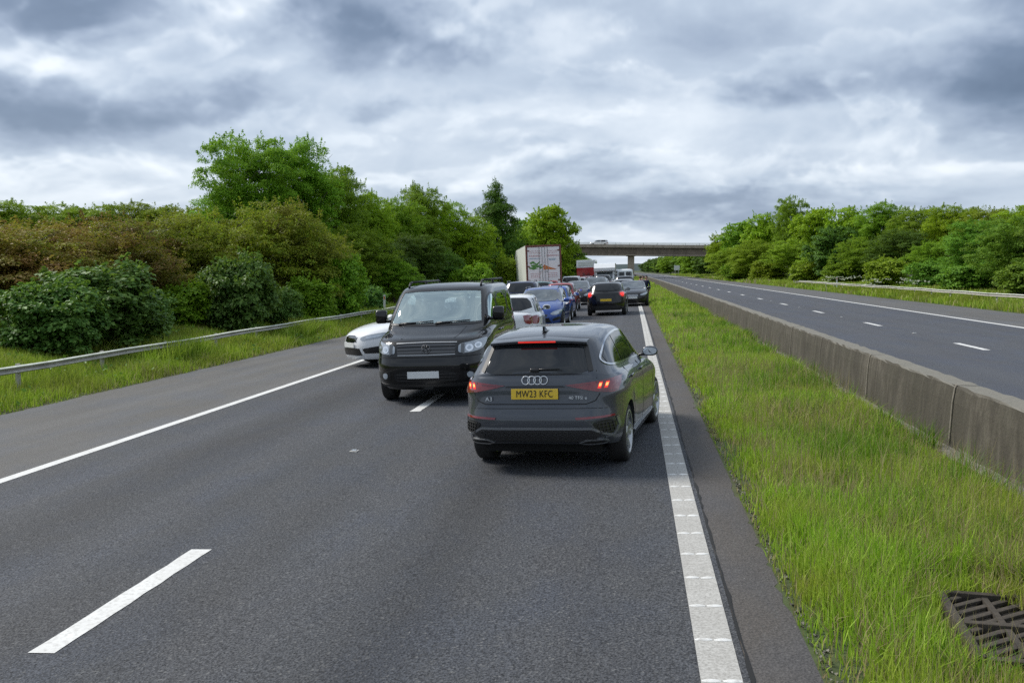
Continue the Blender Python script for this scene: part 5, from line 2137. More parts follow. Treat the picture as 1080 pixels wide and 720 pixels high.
# ------------------------------------------------------------------ ordinary cars of the queue
def build_car(p, name='car', detail=2):
    L, W, H = p['L'], p['W'], p['H']
    yr, yf, w = -L / 2, L / 2, W / 2
    g = p['g']                 # ground clearance of the sill
    zb = p['belt']
    hood, cowl = p['hood'], p['cowl']
    wsb, wst, rwt, rwb = p['wsb'], p['wst'], p['rwt'], p['rwb']
    wr, wf = yr + p['ro'], yf - p['fo']
    deck = p.get('deck', zb + .04)
    wm = lambda k: (lambda y: k * (1 - .04 * max(0, y - (yf - .95)) ** 2 - .04 * max(0, (yr + .7) - y) ** 1.6))
    rw_ins = rwb - yr
    rings = [
        dict(w=w * .74, yr=yr + .18, yf=yf - .2, z=g + .03, fl=0, nf=4, nr=5),
        dict(w=wm(w * .94), yr=yr + .06, yf=yf - .05, z=g, nf=3.8, nr=5, fl=0, c=.4),
        dict(w=wm(w * .985), yr=yr + .01, yf=yf, z=g + .16, nf=3.8, nr=5),
        dict(w=wm(w * .995), yr=yr, yf=yf, z=g + .34, nf=3.8, nr=5),
        dict(w=wm(w * .99), yr=yr + .03, yf=yf - .04, z=[(yr, zb * .80), (yf, hood * .86)], nf=3.7, nr=5),
        dict(w=wm(w), yr=yr + .05, yf=yf - .10, z=[(yr, deck * .91), (0, zb * .90), (yf, hood * .95)], nf=3.5, nr=5, c=.3),
        dict(w=wm(w * .955), yr=yr + .07, yf=yf - .20, z=[(yr, deck * .975), (0, zb * .975), (wsb, cowl * .97), (yf, hood)], nf=3.3, nr=5, fl=0, c=.25),
        dict(w=w * .925, yr=yr + .09 + rw_ins * .5, yf=(wsb + yf - .2) / 2 + .1, z=[(yr, deck), (rwb, deck), (0, zb), (wsb, cowl * .99), (yf, (cowl + hood) / 2 + .02)], nf=4, nr=5, fl=0, crown=.02),
        dict(w=w * .90, yr=min(yr + .11 + rw_ins, rwb), yf=wsb, z=[(yr, deck + .02), (0, zb + .03), (wsb, cowl + .02)], nf=4.5, nr=5, fl=0, bow=.06, crown=.01),
        dict(w=w * .835, yr=(rwb + rwt) / 2 - .02, yf=(wsb + wst) / 2 + .03, z=(zb + H) / 2 - .01, nf=5, nr=5, fl=0, bow=.04),
        dict(w=w * .745, yr=rwt, yf=wst, z=[(rwt, H - .085), (0, H - .07), (wst, H - .09)], nf=5, nr=5, fl=0, bow=.03),
        dict(w=w * .67, yr=rwt + .08, yf=wst - .16, z=[(rwt, H - .04), (-.3, H - .022), (wst, H - .045)], nf=4.5, nr=4.5, fl=0, crown=.01),
        dict(w=w * .42, yr=rwt + .35, yf=wst - .42, z=[(rwt, H - .012), (-.3, H - .004), (wst, H - .02)], nf=4, nr=4, fl=0, crown=.006),
    ]
    body = make_body(rings, 1 if detail < 3 else 2, (wr, wf), .014, nx=10, ny=24)
    root = empty(name)
    sk = Skin(body)
    r = p['r']
    arch_cut(body, (wr, wf), r, w)
    finish_body(body, 'body', root, 'paint_white')
    P = sk.panel
    zc = cowl + .045
    zt = H - .115
    xb, xt = w * .80, w * .63
    P('y', 1, chaikin([(-xb, zc + .02), (0, zc - .01), (xb, zc + .02), (xt, zt), (xt * .6, zt + .035), (-xt * .6, zt + .035), (-xt, zt)], 1), .012, MAT['car_glass'], 'windscreen', root, res=.06)
    zr = deck + .05
    P('y', -1, chaikin([(-xb * .94, zr + .02), (xb * .94, zr + .02), (xt, zt), (xt * .6, zt + .03), (-xt * .6, zt + .03), (-xt, zt)], 1), .012, MAT['privacy_glass'], 'rear_window', root, res=.06)
    for s in (1, -1):
        mid = (wsb + rwb) / 2 - .05
        a0, a1 = wsb - .12, wst + .02
        zb2 = zb + .05
        def line(y):  # height of glass top
            f = min(max((a0 - y) / max(a0 - a1, .01), 0), 1)
            return min(zb2 + (zt + .01 - zb2) * f, zt + .01)
        rb, rt = rwb + .22, rwt + .12
        P('x', s, [(a0 - .02, zb2), (mid + .04, zb2), (mid + .04, zt + .01), (a1, zt), ((a0 + a1) / 2, line((a0 + a1) / 2))], .006, MAT['car_glass'], 'side_window', root, res=.08)
        P('x', s, [(mid - .04, zb2), (mid - .95, zb2 + .01), (mid - .97, zt), (mid - .04, zt + .01)], .006, MAT['privacy_glass'], 'side_window', root, res=.08)
        if rb < mid - 1.15:
            P('x', s, [(mid - 1.03, zb2 + .01), (rb + .05, zb2 + .03), (rt + .0, zt - .06), (mid - 1.05, zt - .01)], .006, MAT['privacy_glass'], 'side_window', root, res=.08)
        dm = MB()
        for ln in ([(wsb - .02, zb - .03), (wsb, g + .25)], [(mid, zb + .03), (mid, g + .10)], [(mid - 1.02, zb), (mid - .92, g + .12)]):
            sk.strip('x', s, ln, .010, .002, mb=dm)
        dm.build('door_shut_line', MAT['seam'], root)
        P('x', s, [(wr + r + .10, g + .02), (wf - r - .10, g + .02), (wf - r - .10, g + .13), (wr + r + .10, g + .13)], .012, MAT['dark_plastic'], 'sill_trim', root, res=.12)
        # front lamps
        zl = hood
        hl = p.get('hl') or [(w * .50, zl - .14), (w * .90, zl - .02), (w * .935, zl - .11), (w * .80, zl - .22), (w * .54, zl - .225)]
        hl = chaikin(hl, 1)
        lo = P('y', 1, hl if s > 0 else mx(hl), .008, MAT['lamp_grey'], 'headlight', root, res=.05)
        cc = sum((Vector(q) for q in hl), Vector((0, 0))) / len(hl)
        inner = [tuple(cc.lerp(Vector(q), .5)) for q in hl]
        P('y', 1, inner if s > 0 else mx(inner), .011, MAT['lamp_clear'], 'lamp_bowl', lo, res=.05, thick=.003)
        rl = p.get('rl') or [(w * .66, deck - .08), (w * .90, deck - .05), (w * .935, deck - .16), (w * .90, deck - .30), (w * .70, deck - .27)]
        rl = chaikin(rl, 1)
        P('y', -1, rl if s > 0 else mx(rl), .008, MAT['red_lens'], 'tail_light', root, res=.05)
        if p.get('lit'):
            c = Vector((0, 0))
            for q in rl: c += Vector(q)
            c /= len(rl)
            q = [tuple(c.lerp(Vector(v), .6)) for v in rl]
            P('y', -1, q if s > 0 else mx(q), .012, MAT['lit_red'], 'lit_lens', root, res=.05, thick=.003)
        fv = p.get('fv') or chaikin([(w * .58, g + .14), (w * .86, g + .19), (w * .86, g + .30), (w * .60, g + .24)], 1)
        P('y', 1, fv if s > 0 else mx(fv), .006, MAT['black_trim'], 'bumper_vent', root, res=.06)
        mirror_part(root, s, wsb - .30, zb + .10, w * .89, 'black_trim' if p.get('blackmir') else 'paint_white', .92)
        h_ = MB()
        for yy in (mid - .12, mid - 1.05):
            hh, nn = sk.hit('x', s, yy, zb - .07)
            if hh: h_.box((hh.x + s * .014, yy, zb - .07), (.02, .17, .03), bev=.008)
        h_.build('door_handle', MAT['paint_white'], root, smooth=True)
    zg = hood - .17
    gq = p.get('grille') or [(-w * .42, zg), (w * .42, zg), (w * .36, zg - .15), (-w * .36, zg - .15)]
    go = P('y', 1, chaikin(gq, 1), .006, MAT['black_gloss'], 'grille', root, res=.06)
    ms = MB()
    z0, z1 = min(q[1] for q in gq), max(q[1] for q in gq)
    for k in range(1, 4):
        z = z0 + (z1 - z0) * k / 4
        sk.strip('y', 1, [(-w * .33, z), (w * .33, z)], .012, .012, mb=ms)
    ms.build('grille_bar', MAT['chrome'] if p.get('chrome') else MAT['dark_plastic'], go)
    P('y', 1, [(-w * .52, g + .10), (w * .52, g + .10), (w * .46, g + .26), (-w * .46, g + .26)], .006, MAT['black_trim'], 'lower_intake', root, res=.08)
    P('y', -1, [(-w * .70, g + .03), (w * .70, g + .03), (w * .74, g + .20), (-w * .74, g + .20)], .008, MAT['dark_plastic'], 'rear_undertray', root, res=.08)
    hf, _ = sk.hit('y', 1, 0, g + .33)
    MB().box((0, hf.y + .018, g + .33), (.52, .012, .11), bev=.003).build('number_plate', MAT['plate_white'], root)
    zrp = p.get('rplate', deck - .28)
    hr, _ = sk.hit('y', -1, 0, zrp)
    MB().box((0, hr.y - .018, zrp), (.52, .012, .11), bev=.003).build('number_plate', MAT['plate_yellow'], root)
    MB().box((0, 0, g + .02), (W * .7, L * .82, .08)).build('underbody', MAT['seam'], root)
    MB().box((0, (wst + wsb) / 2 - .02 + (wsb - wst) * .42, zc + .01), (.9, .02, .012), bev=.004).build('wiper', MAT['black_trim'], root)
    add_wheels(root, r, .205, w - .01, ((wr, False), (wf, True)), wheel_meshes(r, .205, r * .68, p.get('spokes', 5), p.get('dbl', False), p.get('rim', 'alloy')))
    if p.get('rails'):
        for s in (1, -1):
            m = MB()
            pts = [Vector((s * w * .66, y, H - .02 + dz)) for y, dz in ((wst - .30, -.01), (wst - .42, .035), (rwt + .45, .035), (rwt + .30, -.01))]
            for a, b in zip(pts[:-1], pts[1:]): m.tube(a, b, .017, n=8)
            m.build('roof_rail', MAT['dark_alloy'], root, smooth=True)
    return root


SPEC = dict(
    hatch=dict(L=4.05, W=1.75, H=1.47, g=.20, belt=.93, hood=.78, cowl=.96, wsb=1.10, wst=.42, rwt=-1.62, rwb=-1.90, ro=.72, fo=.82, r=.31),
    small=dict(L=3.75, W=1.66, H=1.50, g=.20, belt=.95, hood=.82, cowl=1.00, wsb=1.10, wst=.50, rwt=-1.48, rwb=-1.72, ro=.60, fo=.75, r=.29, blackmir=True),
    saloon=dict(L=4.75, W=1.85, H=1.49, g=.19, belt=.95, hood=.80, cowl=.98, wsb=1.15, wst=.35, rwt=-1.15, rwb=-1.78, ro=.98, fo=.92, r=.33, deck=1.03, chrome=True, dbl=True),
    suv=dict(L=4.45, W=1.85, H=1.66, g=.27, belt=1.06, hood=.95, cowl=1.11, wsb=1.12, wst=.50, rwt=-1.72, rwb=-2.02, ro=.85, fo=.88, r=.36, rails=True, blackmir=True),
    estate=dict(L=4.70, W=1.82, H=1.50, g=.19, belt=.93, hood=.77, cowl=.96, wsb=1.12, wst=.40, rwt=-1.95, rwb=-2.24, ro=.98, fo=.90, r=.32, rails=True),
)


def van_mirror(root, s):
    m = MB().box((s * 1.035, 1.20, 1.40), (.20, .13, .235), bev=.045)
    o = m.build('door_mirror', MAT['paint_black'], root, smooth=True)
    MB().box((s * .93, 1.21, 1.315), (.12, .06, .05), bev=.015).build('mirror_arm', MAT['black_trim'], o, smooth=True)
    MB().box((s * 1.035, 1.132, 1.40), (.165, .006, .20), bev=.002).build('mirror_glass', MAT['mirror_glass'], o)


def build_van():
    """black people carrier facing the camera; cabin hollowed out behind clear glass"""
    W2, YR, YF = .952, -2.445, 2.445
    wr, wf = -1.46, 1.545
    H = 1.955
    wm = lambda k: (lambda y: k * (1 - .040 * max(0, y - 1.6) ** 2))
    rings = [
        dict(w=.74, yr=-2.2, yf=2.2, z=.27, fl=0, nf=4, nr=6),
        dict(w=wm(.90), yr=-2.36, yf=2.36, z=.235, nf=4.5, nr=7, fl=0, c=.4),
        dict(w=wm(.935), yr=-2.42, yf=2.43, z=.34, nf=6, nr=7),
        dict(w=wm(.950), yr=-2.445, yf=2.455, z=.50, nf=6.5, nr=7),
        dict(w=wm(.952), yr=-2.445, yf=2.45, z=.68, nf=6.5, nr=7, c=.35),
        dict(w=wm(.948), yr=-2.44, yf=2.41, z=[(YR, .82), (YF, .74)], nf=6.5, nr=7),
        dict(w=wm(.950), yr=-2.44, yf=2.38, z=[(YR, 1.0), (1.4, .98), (YF, .93)], nf=6, nr=7, c=.2),
        dict(w=wm(.940), yr=-2.435, yf=2.29, z=[(YR, 1.12), (1.2, 1.12), (YF, 1.04)], nf=6, nr=7),
        dict(w=wm(.922), yr=-2.43, yf=2.10, z=[(YR, 1.20), (1.2, 1.18), (1.9, 1.12), (YF, 1.06)], nf=3.8, nr=7, fl=0, c=.45),
        dict(w=.915, yr=-2.425, yf=1.86, z=[(YR, 1.25), (1.0, 1.235), (1.86, 1.165)], nf=6, nr=7, fl=0, crown=.025),
        dict(w=.905, yr=-2.42, yf=1.62, z=[(YR, 1.29), (1.0, 1.275), (1.65, 1.235)], nf=8, nr=7, fl=0, bow=.06, crown=.01),
        dict(w=.870, yr=-2.38, yf=1.25, z=[(YR, 1.55), (1.3, 1.53)], nf=10, nr=7, fl=0, bow=.05),
        dict(w=.818, yr=-2.31, yf=.88, z=[(YR, 1.81), (1.0, 1.81)], nf=9, nr=6, fl=0, bow=.04),
        dict(w=.785, yr=-2.25, yf=.74, z=[(YR, 1.885), (.8, 1.878)], nf=7, nr=5, fl=0, c=.2),
        dict(w=.70, yr=-2.12, yf=.55, z=[(YR, 1.922), (.6, 1.915)], nf=4.5, nr=4.5, fl=0, crown=.01),
        dict(w=.42, yr=-1.85, yf=.25, z=[(YR, 1.935), (-.5, 1.95), (.6, 1.93)], nf=4, nr=4, fl=0, crown=.01),
    ]
    body = make_body(rings, 2, (wr, wf), .012)
    sk = Skin(body)
    root = empty('people_carrier')
    # hollow cabin
    cab = []
    for r in rings[7:15]:
        q = dict(r)
        w0 = r['w'](0) if callable(r['w']) else r['w']
        q['w'] = w0 - .055
        q['yr'] = r['yr'] + .07
        q['yf'] = min(r['yf'] - .10, 1.50)
        z = r['z']
        q['z'] = [(a, b - .035) for a, b in z] if isinstance(z, list) else z - .035
        q['c'] = 0
        cab.append(q)
    cab[0]['z'] = .55
    cab[1]['z'] = .80
    cab[2]['z'] = 1.05
    cab[0]['yf'] = cab[1]['yf'] = 1.2
    for q in cab:
        q.pop('crown', None)
    cutter = make_body(cab, 1)
    cutter.data.materials.clear()
    cutter.data.materials.append(MAT['cabin_lining'])
    cutter.data.polygons.foreach_set('material_index', [0] * len(cutter.data.polygons))
    body.data.materials.append(MAT['paint_black'])
    boolean(body, cutter)
    # window openings cut through the skin into the cabin
    wsp = chaikin([(-.80, 1.285), (-.76, 1.272), (-.4, 1.262), (0, 1.255), (.4, 1.262), (.76, 1.272), (.80, 1.285), (.775, 1.42), (.710, 1.79), (.67, 1.815), (.3, 1.828), (-.3, 1.828), (-.67, 1.815), (-.710, 1.79), (-.775, 1.42)], 1)
    My = Matrix(((1, 0, 0, 0), (0, 0, 1, 0), (0, 1, 0, 0), (0, 0, 0, 1)))     # (x,z,h) -> x, y=h, z
    Mx = Matrix(((0, 0, 1, 0), (1, 0, 0, 0), (0, 1, 0, 0), (0, 0, 0, 1)))     # (y,z,h) -> y, z, x=h
    boolean(body, mb_obj(MB().prism([(p.x, p.y) for p in wsp], .45, 2.6, My), MAT['black_trim']))
    rwp = chaikin([(-.66, 1.30), (.66, 1.30), (.58, 1.72), (-.58, 1.72)], 2)
    boolean(body, mb_obj(MB().prism([(p.x, p.y) for p in rwp], -2.9, -2.0, My), MAT['black_trim']))
    sidew = [chaikin([(1.30, 1.30), (.42, 1.29), (.42, 1.74), (.78, 1.74), (1.05, 1.58)], 1), chaikin([(.27, 1.29), (-.98, 1.29), (-.98, 1.73), (.27, 1.74)], 1), chaikin([(-1.12, 1.29), (-2.16, 1.31), (-2.10, 1.71), (-1.12, 1.73)], 1)]
    for q in sidew:
        for s in (1, -1):
            boolean(body, mb_obj(MB().prism([(p.x, p.y) for p in q], s * .55, s * 1.1, Mx), MAT['black_trim']))
    arch_cut(body, (wr, wf), .345, W2)
    finish_body(body, 'body', root, 'paint_black')
    P = sk.panel
    wso = P('y', 1, [tuple(p * 1.0) for p in wsp], .001, MAT['clear_glass'], 'windscreen', root, res=.06, thick=.0)
    sk.strip('y', 1, [tuple(p) for p in wsp], .035, .006, MAT['black_trim'], 'windscreen_seal', root, closed=True)
    P('y', -1, [tuple(p) for p in rwp], .001, MAT['clear_glass'], 'rear_window', root, res=.07, thick=.0)
    for i, q in enumerate(sidew):
        for s in (1, -1):
            P('x', s, [tuple(p) for p in q], .002, MAT['clear_glass'] if i == 0 else MAT['tinted_glass'], 'side_window', root, res=.07, thick=.0)
            sk.strip('x', s, [tuple(p) for p in q], .030, .005, MAT['black_trim'], 'window_seal', root, closed=True)
    # wipers resting on the glass foot
    for (xa, xb, dz) in ((-.60, -.02, .0), (.02, .62, .0)):
        m = MB()
        def hp(x, z):
            h, n = sk.hit('y', 1, x, z)
            return h + n * .02
        m.tube(hp(xb, 1.262), hp((xa + xb) / 2, 1.278), .012, .010, 8)
        m.tube(hp(xa, 1.300), hp((xa + xb) / 2, 1.285), .010, .010, 8)
        m.tube(hp((xa + xb) / 2, 1.285), hp(xb - .02, 1.275), .010, .010, 8)
        m.build('wiper', MAT['black_trim'], root, smooth=True)
    # grille: dark field, two slim bright-edged bars across, badge
    gq = [(-.50, .975), (-.3, .985), (.3, .985), (.50, .975), (.475, .82), (.3, .812), (-.3, .812), (-.475, .82)]
    go = P('y', 1, gq, .006, MAT['black_gloss'], 'grille', root, res=.05)
    gb = MB()
    for z in (.945, .895, .845):
        sk.strip('y', 1, [(-.475, z), (-.2, z + .004), (.2, z + .004), (.475, z)], .024, .026, mb=gb)
    gb.build('grille_bar', MAT['gloss_bar'], go)
    tr = MB()
    sk.strip('y', 1, [(-.50, .993), (0, 1.002), (.50, .993)], .012, .012, mb=tr)
    sk.strip('y', 1, [(-.475, .808), (0, .802), (.475, .808)], .010, .012, mb=tr)
    tr.build('grille_trim', MAT['alloy'], go)
    # badge: ring with a V over a W
    hb, _ = sk.hit('y', 1, 0, .9)
    bg_ = MB()
    Mb = Matrix.Translation((0, hb.y + .034, .9)) @ Matrix.Rotation(R(-90 + 6), 4, 'X')
    bg_.lathe([(.066, -.004), (.078, -.004), (.080, 0), (.078, .005), (.066, .005), (.064, 0)], 32, Mb, close=True)
    def seg(x0, z0, x1, z1):
        a, b = Vector((x0, hb.y + .036, .9 + z0)), Vector((x1, hb.y + .036, .9 + z1))
        bg_.tube(a, b, .0075, n=6)
    seg(-.026, .060, 0, .006); seg(.026, .060, 0, .006)
    seg(-.062, .022, -.028, -.056); seg(.062, .022, .028, -.056)
    seg(-.028, -.056, 0, .0); seg(.028, -.056, 0, .0)
    bg_.build('emblem', MAT['dark_alloy'], go, smooth=True)
    for s in (1, -1):
        hl = chaikin([(.530, .970), (.70, .990), (.86, 1.030), (.915, 1.04), (.905, .94), (.86, .86), (.70, .822), (.545, .828), (.520, .86)], 1)
        lo = P('y', 1, hl if s > 0 else mx(hl), .006, MAT['lamp_grey'], 'headlight', root, res=.045)
        for (xc, zc, rr) in ((.69, .900, .058), (.81, .930, .048)):
            q = [(xc + math.cos(t) * rr, zc + math.sin(t) * rr) for t in [2 * PI * k / 16 for k in range(16)]]
            P('y', 1, q if s > 0 else mx(q), .012, MAT['lamp_reflector'], 'lamp_bowl', lo, res=.03, thick=.004)
            q = [(xc + math.cos(t) * rr * .5, zc + math.sin(t) * rr * .5) for t in [2 * PI * k / 12 for k in range(12)]]
            P('y', 1, q if s > 0 else mx(q), .015, MAT['lamp_clear'], 'lamp_bulb', lo, res=.03, thick=.004)
        q = [(.565, .835), (.62, .80), (.62, .975), (.565, .97)]
        P('y', 1, q if s > 0 else mx(q), .010, MAT['lamp_dark'], 'indicator', lo, res=.03, thick=.004)
        # fog lamp and lower corner
        xc, zc = .70, .475
        q = [(xc + math.cos(t) * .048, zc + math.sin(t) * .048) for t in [2 * PI * k / 14 for k in range(14)]]
        P('y', 1, [(.60, .42), (.86, .43), (.88, .54), (.60, .53)] if s > 0 else mx([(.60, .42), (.86, .43), (.88, .54), (.60, .53)]), .006, MAT['black_trim'], 'fog_lamp_recess', root, res=.05)
        P('y', 1, q if s > 0 else mx(q), .012, MAT['lamp_clear'], 'fog_lamp', root, res=.03, thick=.004)
        van_mirror(root, s)
        # rear lamps
        q = [(.80, .92), (.93, .92), (.93, 1.30), (.86, 1.32), (.80, 1.15)]
        P('y', -1, q if s > 0 else mx(q), .006, MAT['red_lens'], 'tail_light', root, res=.06)
        dm = MB()
        for ln in ([(1.36, 1.24), (1.40, .90), (1.20, .60), (1.16, .30)], [(.34, 1.27), (.34, .30)], [(-1.05, 1.27), (-1.05, .85), (-1.0, .36)], [(.34, .30), (1.14, .30)], [(-1.05, 1.12), (-2.3, 1.12)]):
            sk.strip('x', s, ln, .009, .002, mb=dm)
        dm.build('door_shut_line', MAT['seam'], root)
        hd = MB()
        for yy in (.46, .20):
            hh, nn = sk.hit('x', s, yy, 1.08)
            hd.box((hh.x + s * .016, yy, 1.08), (.022, .18, .032), bev=.009)
        hd.build('door_handle', MAT['paint_black'], root, smooth=True)
        # roof rail with feet
        m = MB()
        xr = .655
        pts = [Vector((s * xr, y, z)) for y, z in ((.62, 1.885), (.52, 1.955), (.38, 1.975), (-2.0, 1.985), (-2.10, 1.965), (-2.18, 1.89))]
        for a, b in zip(pts[:-1], pts[1:]): m.tube(a, b, .019, n=8)
        m.tube((s * xr, -.8, 1.88), (s * xr, -.8, 1.98), .024, n=8)
        m.build('roof_rail', MAT['black_steel'], root, smooth=True)
    # bonnet creases, shut lines, bumper lines
    bm_ = MB()
    sk.strip('y', 1, [(-.90, 1.045), (-.52, 1.012), (0, 1.006), (.52, 1.012), (.90, 1.045)], .010, .002, mb=bm_)
    sk.strip('y', 1, [(-.90, .775), (-.55, .772), (0, .768), (.55, .772), (.90, .775)], .012, .002, mb=bm_)
    sk.strip('z', 1, [(-.80, 2.16), (-.84, 1.72)], .008, .002, mb=bm_)
    sk.strip('z', 1, [(.80, 2.16), (.84, 1.72)], .008, .002, mb=bm_)
    bm_.build('panel_shut_line', MAT['seam'], root)
    for s in (1, -1):
        sk.strip('z', 1, [(s * .44, 2.20), (s * .56, 1.72)], .020, .006, MAT['paint_black'], 'bonnet_crease', root)
    P('y', 1, chaikin([(-.50, .35), (.50, .35), (.56, .56), (-.56, .56)], 1), .005, MAT['black_trim'], 'lower_intake', root, res=.07)
    lm = MB()
    for z in (.40, .45, .50):
        sk.strip('y', 1, [(-.49, z), (.49, z)], .014, .014, mb=lm)
    lm.build('intake_bar', MAT['dark_plastic'], root)
    sk.strip('y', 1, [(-.88, .325), (0, .315), (.88, .325)], .05, .010, MAT['dark_plastic'], 'bumper_lip', root)
    hp_, _ = sk.hit('y', 1, 0, .49)
    MB().box((0.05, hp_.y + .026, .49), (.52, .012, .112), bev=.003).build('number_plate', MAT['plate_white'], root)
    MB().box((0, -2.47, 1.0), (.52, .012, .112), bev=.003).build('number_plate', MAT['plate_yellow'], root)
    # interior
    i = MB()
    i.box((0, 1.33, 1.13), (1.55, .42, .24), bev=.08)
    i.box((0, 1.10, 1.02), (1.5, .14, .20), bev=.05)
    i.build('dashboard', MAT['cabin_plastic'], root, auto=40)
    sw = MB().lathe([(.185, -.012), (.20, 0), (.185, .012), (.17, 0)], 28, Matrix.Translation((-.40, .98, 1.12)) @ Matrix.Rotation(R(62), 4, 'X'), close=True)
    sw.tube((-.40, .98, 1.12), (-.40, 1.12, 1.03), .03, n=8)
    sw.build('steering_wheel', MAT['black_trim'], root, smooth=True)
    for (x, y) in ((-.42, .28), (.42, .28), (-.5, -.75), (.0, -.75), (.5, -.75)):
        m = MB()
        m.box((x, y, .78), (.50, .52, .16), bev=.06)
        m.box((x, y - .26, 1.13), (.48, .14, .62), Matrix.Rotation(R(10), 4, 'X'), bev=.06)
        m.box((x, y - .33, 1.55), (.26, .09, .19), bev=.04)
        m.build('cabin_seat', MAT['seat_fabric'], root, auto=45)
    m = MB().box((0, .93, 1.70), (.24, .02, .06), bev=.008)
    m.build('rear_view_mirror', MAT['black_trim'], root)
    MB().box((0, 0, .30), (1.5, 4.2, .10)).build('underbody', MAT['seam'], root)
    add_wheels(root, .345, .235, W2 - .01, ((wr, False), (wf, True)), wheel_meshes(.345, .235, .225, 5, False, 'dark_alloy'), steer=R(2))
    return root


def make_more_materials():
    simple('lamp_grey', (.34, .37, .40), .08, .3, coat=1.0)
    paint('paint_highlight_grey', (.20, .21, .225), .5)  # body grey lightened, an edge highlight put into the colour
    simple('seam_gloss', (.035, .035, .037), .3)
    simple('gloss_bar', (.03, .03, .032), .15, coat=1.0)
    glow('lit_red_dim', (1.0, .05, .03), .35, (.5, .02, .02))
    m, t, b, o = nt('tinted_glass')
    tr = tnode(t, 'ShaderNodeBsdfTransparent')
    tr.inputs[0].default_value = (.16, .18, .18, 1)
    gl = tnode(t, 'ShaderNodeBsdfGlossy')
    gl.inputs['Roughness'].default_value = .02
    gl.inputs['Color'].default_value = (.9, 1, .98, 1)
    fr = tnode(t, 'ShaderNodeFresnel')
    fr.inputs[0].default_value = 1.55
    ms = tnode(t, 'ShaderNodeMixShader')
    t.links.new(tmath(t, 'ADD', tmath(t, 'MULTIPLY', fr.outputs[0], 1.3), .05, clamp=True), ms.inputs[0])
    t.links.new(tr.outputs[0], ms.inputs[1])
    t.links.new(gl.outputs[0], ms.inputs[2])
    t.links.new(ms.outputs[0], o.inputs[0])
    t.nodes.remove(b)


make_more_materials()


def place(root, x, y, yaw, z=0.0):
    root.location = (x, y, z)
    root.rotation_euler = (0, 0, R(yaw))
    return root


def stand(root, x, y, yaw, s=1.0):
    """stands a vehicle on the tilted carriageway"""
    root.location = (x, y, CROSSFALL * x)
    root.rotation_euler = (Matrix.Rotation(-math.atan(CROSSFALL), 4, 'Y') @ Matrix.Rotation(R(yaw), 4, 'Z')).to_euler()
    root.scale = (s, s, s)
    return root


def file_up(root, x, y, yaw):
    f = 1 / (1 - .0186 * abs(x))
    return stand(root, x * f, y * f, yaw, min(f, 1.09))


# ------------------------------------------------------------------ people
def person(name, joints, parts, label, mats, loc, yaw, hair=None, scale=1.0):
    """one skinned body. joints: name -> (x,y,z,radius); parts: edges; mats by joint-height bands"""
    names = list(joints)
    V = [joints[n][:3] for n in names]
    E_ = [(names.index(a), names.index(b)) for a, b in parts]
    me = bpy.data.meshes.new('body')
    me.from_pydata(V, E_, [])
    o = bpy.data.objects.new('tmp', me)
    COL.objects.link(o)
    sk = o.modifiers.new('k', 'SKIN')
    sk.use_smooth_shade = True
    for i, n in enumerate(names):
        r = joints[n][3]
        me.skin_vertices[0].data[i].radius = (r if isinstance(r, tuple) else (r, r))
        me.skin_vertices[0].data[i].use_root = (n == 'pelvis')
    sb = o.modifiers.new('s', 'SUBSURF')
    sb.levels = sb.render_levels = 2
    bake(o)
    me = o.data
    me.materials.clear()
    for m in mats['slots']: me.materials.append(MAT[m])
    for p in me.polygons:
        p.material_index = mats['pick'](p.center)
        p.use_smooth = True
    root = empty(name, loc, R(yaw))
    root.scale = (scale,) * 3
    o.name = 'body'
    o.parent = root
    hd = joints['head']
    # hair cap, ears, nose
    bm = bmesh.new()
    bmesh.ops.create_icosphere(bm, subdivisions=3, radius=1)
    for v in bm.verts:
        v.co = Vector((v.co.x * .083, v.co.y * .102 - .012, v.co.z * .115 + .02))
    kill = [v for v in bm.verts if (v.co.y > .02 and v.co.z < .06) or v.co.z < -.055]
    bmesh.ops.delete(bm, geom=kill, context='VERTS')
    m2 = bpy.data.meshes.new('hair')
    bm.to_mesh(m2)
    bm.free()
    m2.materials.append(MAT[hair or 'hair_brown'])
    m2.polygons.foreach_set('use_smooth', [True] * len(m2.polygons))
    h = bpy.data.objects.new('hair', m2)
    COL.objects.link(h)
    h.parent = root
    h.location = (hd[0], hd[1], hd[2])
    f = MB()
    f.tube((hd[0], hd[1] + .085, hd[2] - .01), (hd[0], hd[1] + .108, hd[2] - .028), .010, .013, 8)
    f.build('nose', MAT['skin'], root, smooth=True)
    e = MB()
    for s in (-1, 1):
        e.box((hd[0] + s * .034, hd[1] + .082, hd[2] + .008), (.024, .012, .010), bev=.003)
    e.build('eyes', MAT['eye_dark'], root)
    MB().box((hd[0], hd[1] + .082, hd[2] - .055), (.045, .012, .009), bev=.003).build('mouth', MAT['lip'], root)
    tag(root, label, 'person')
    return root


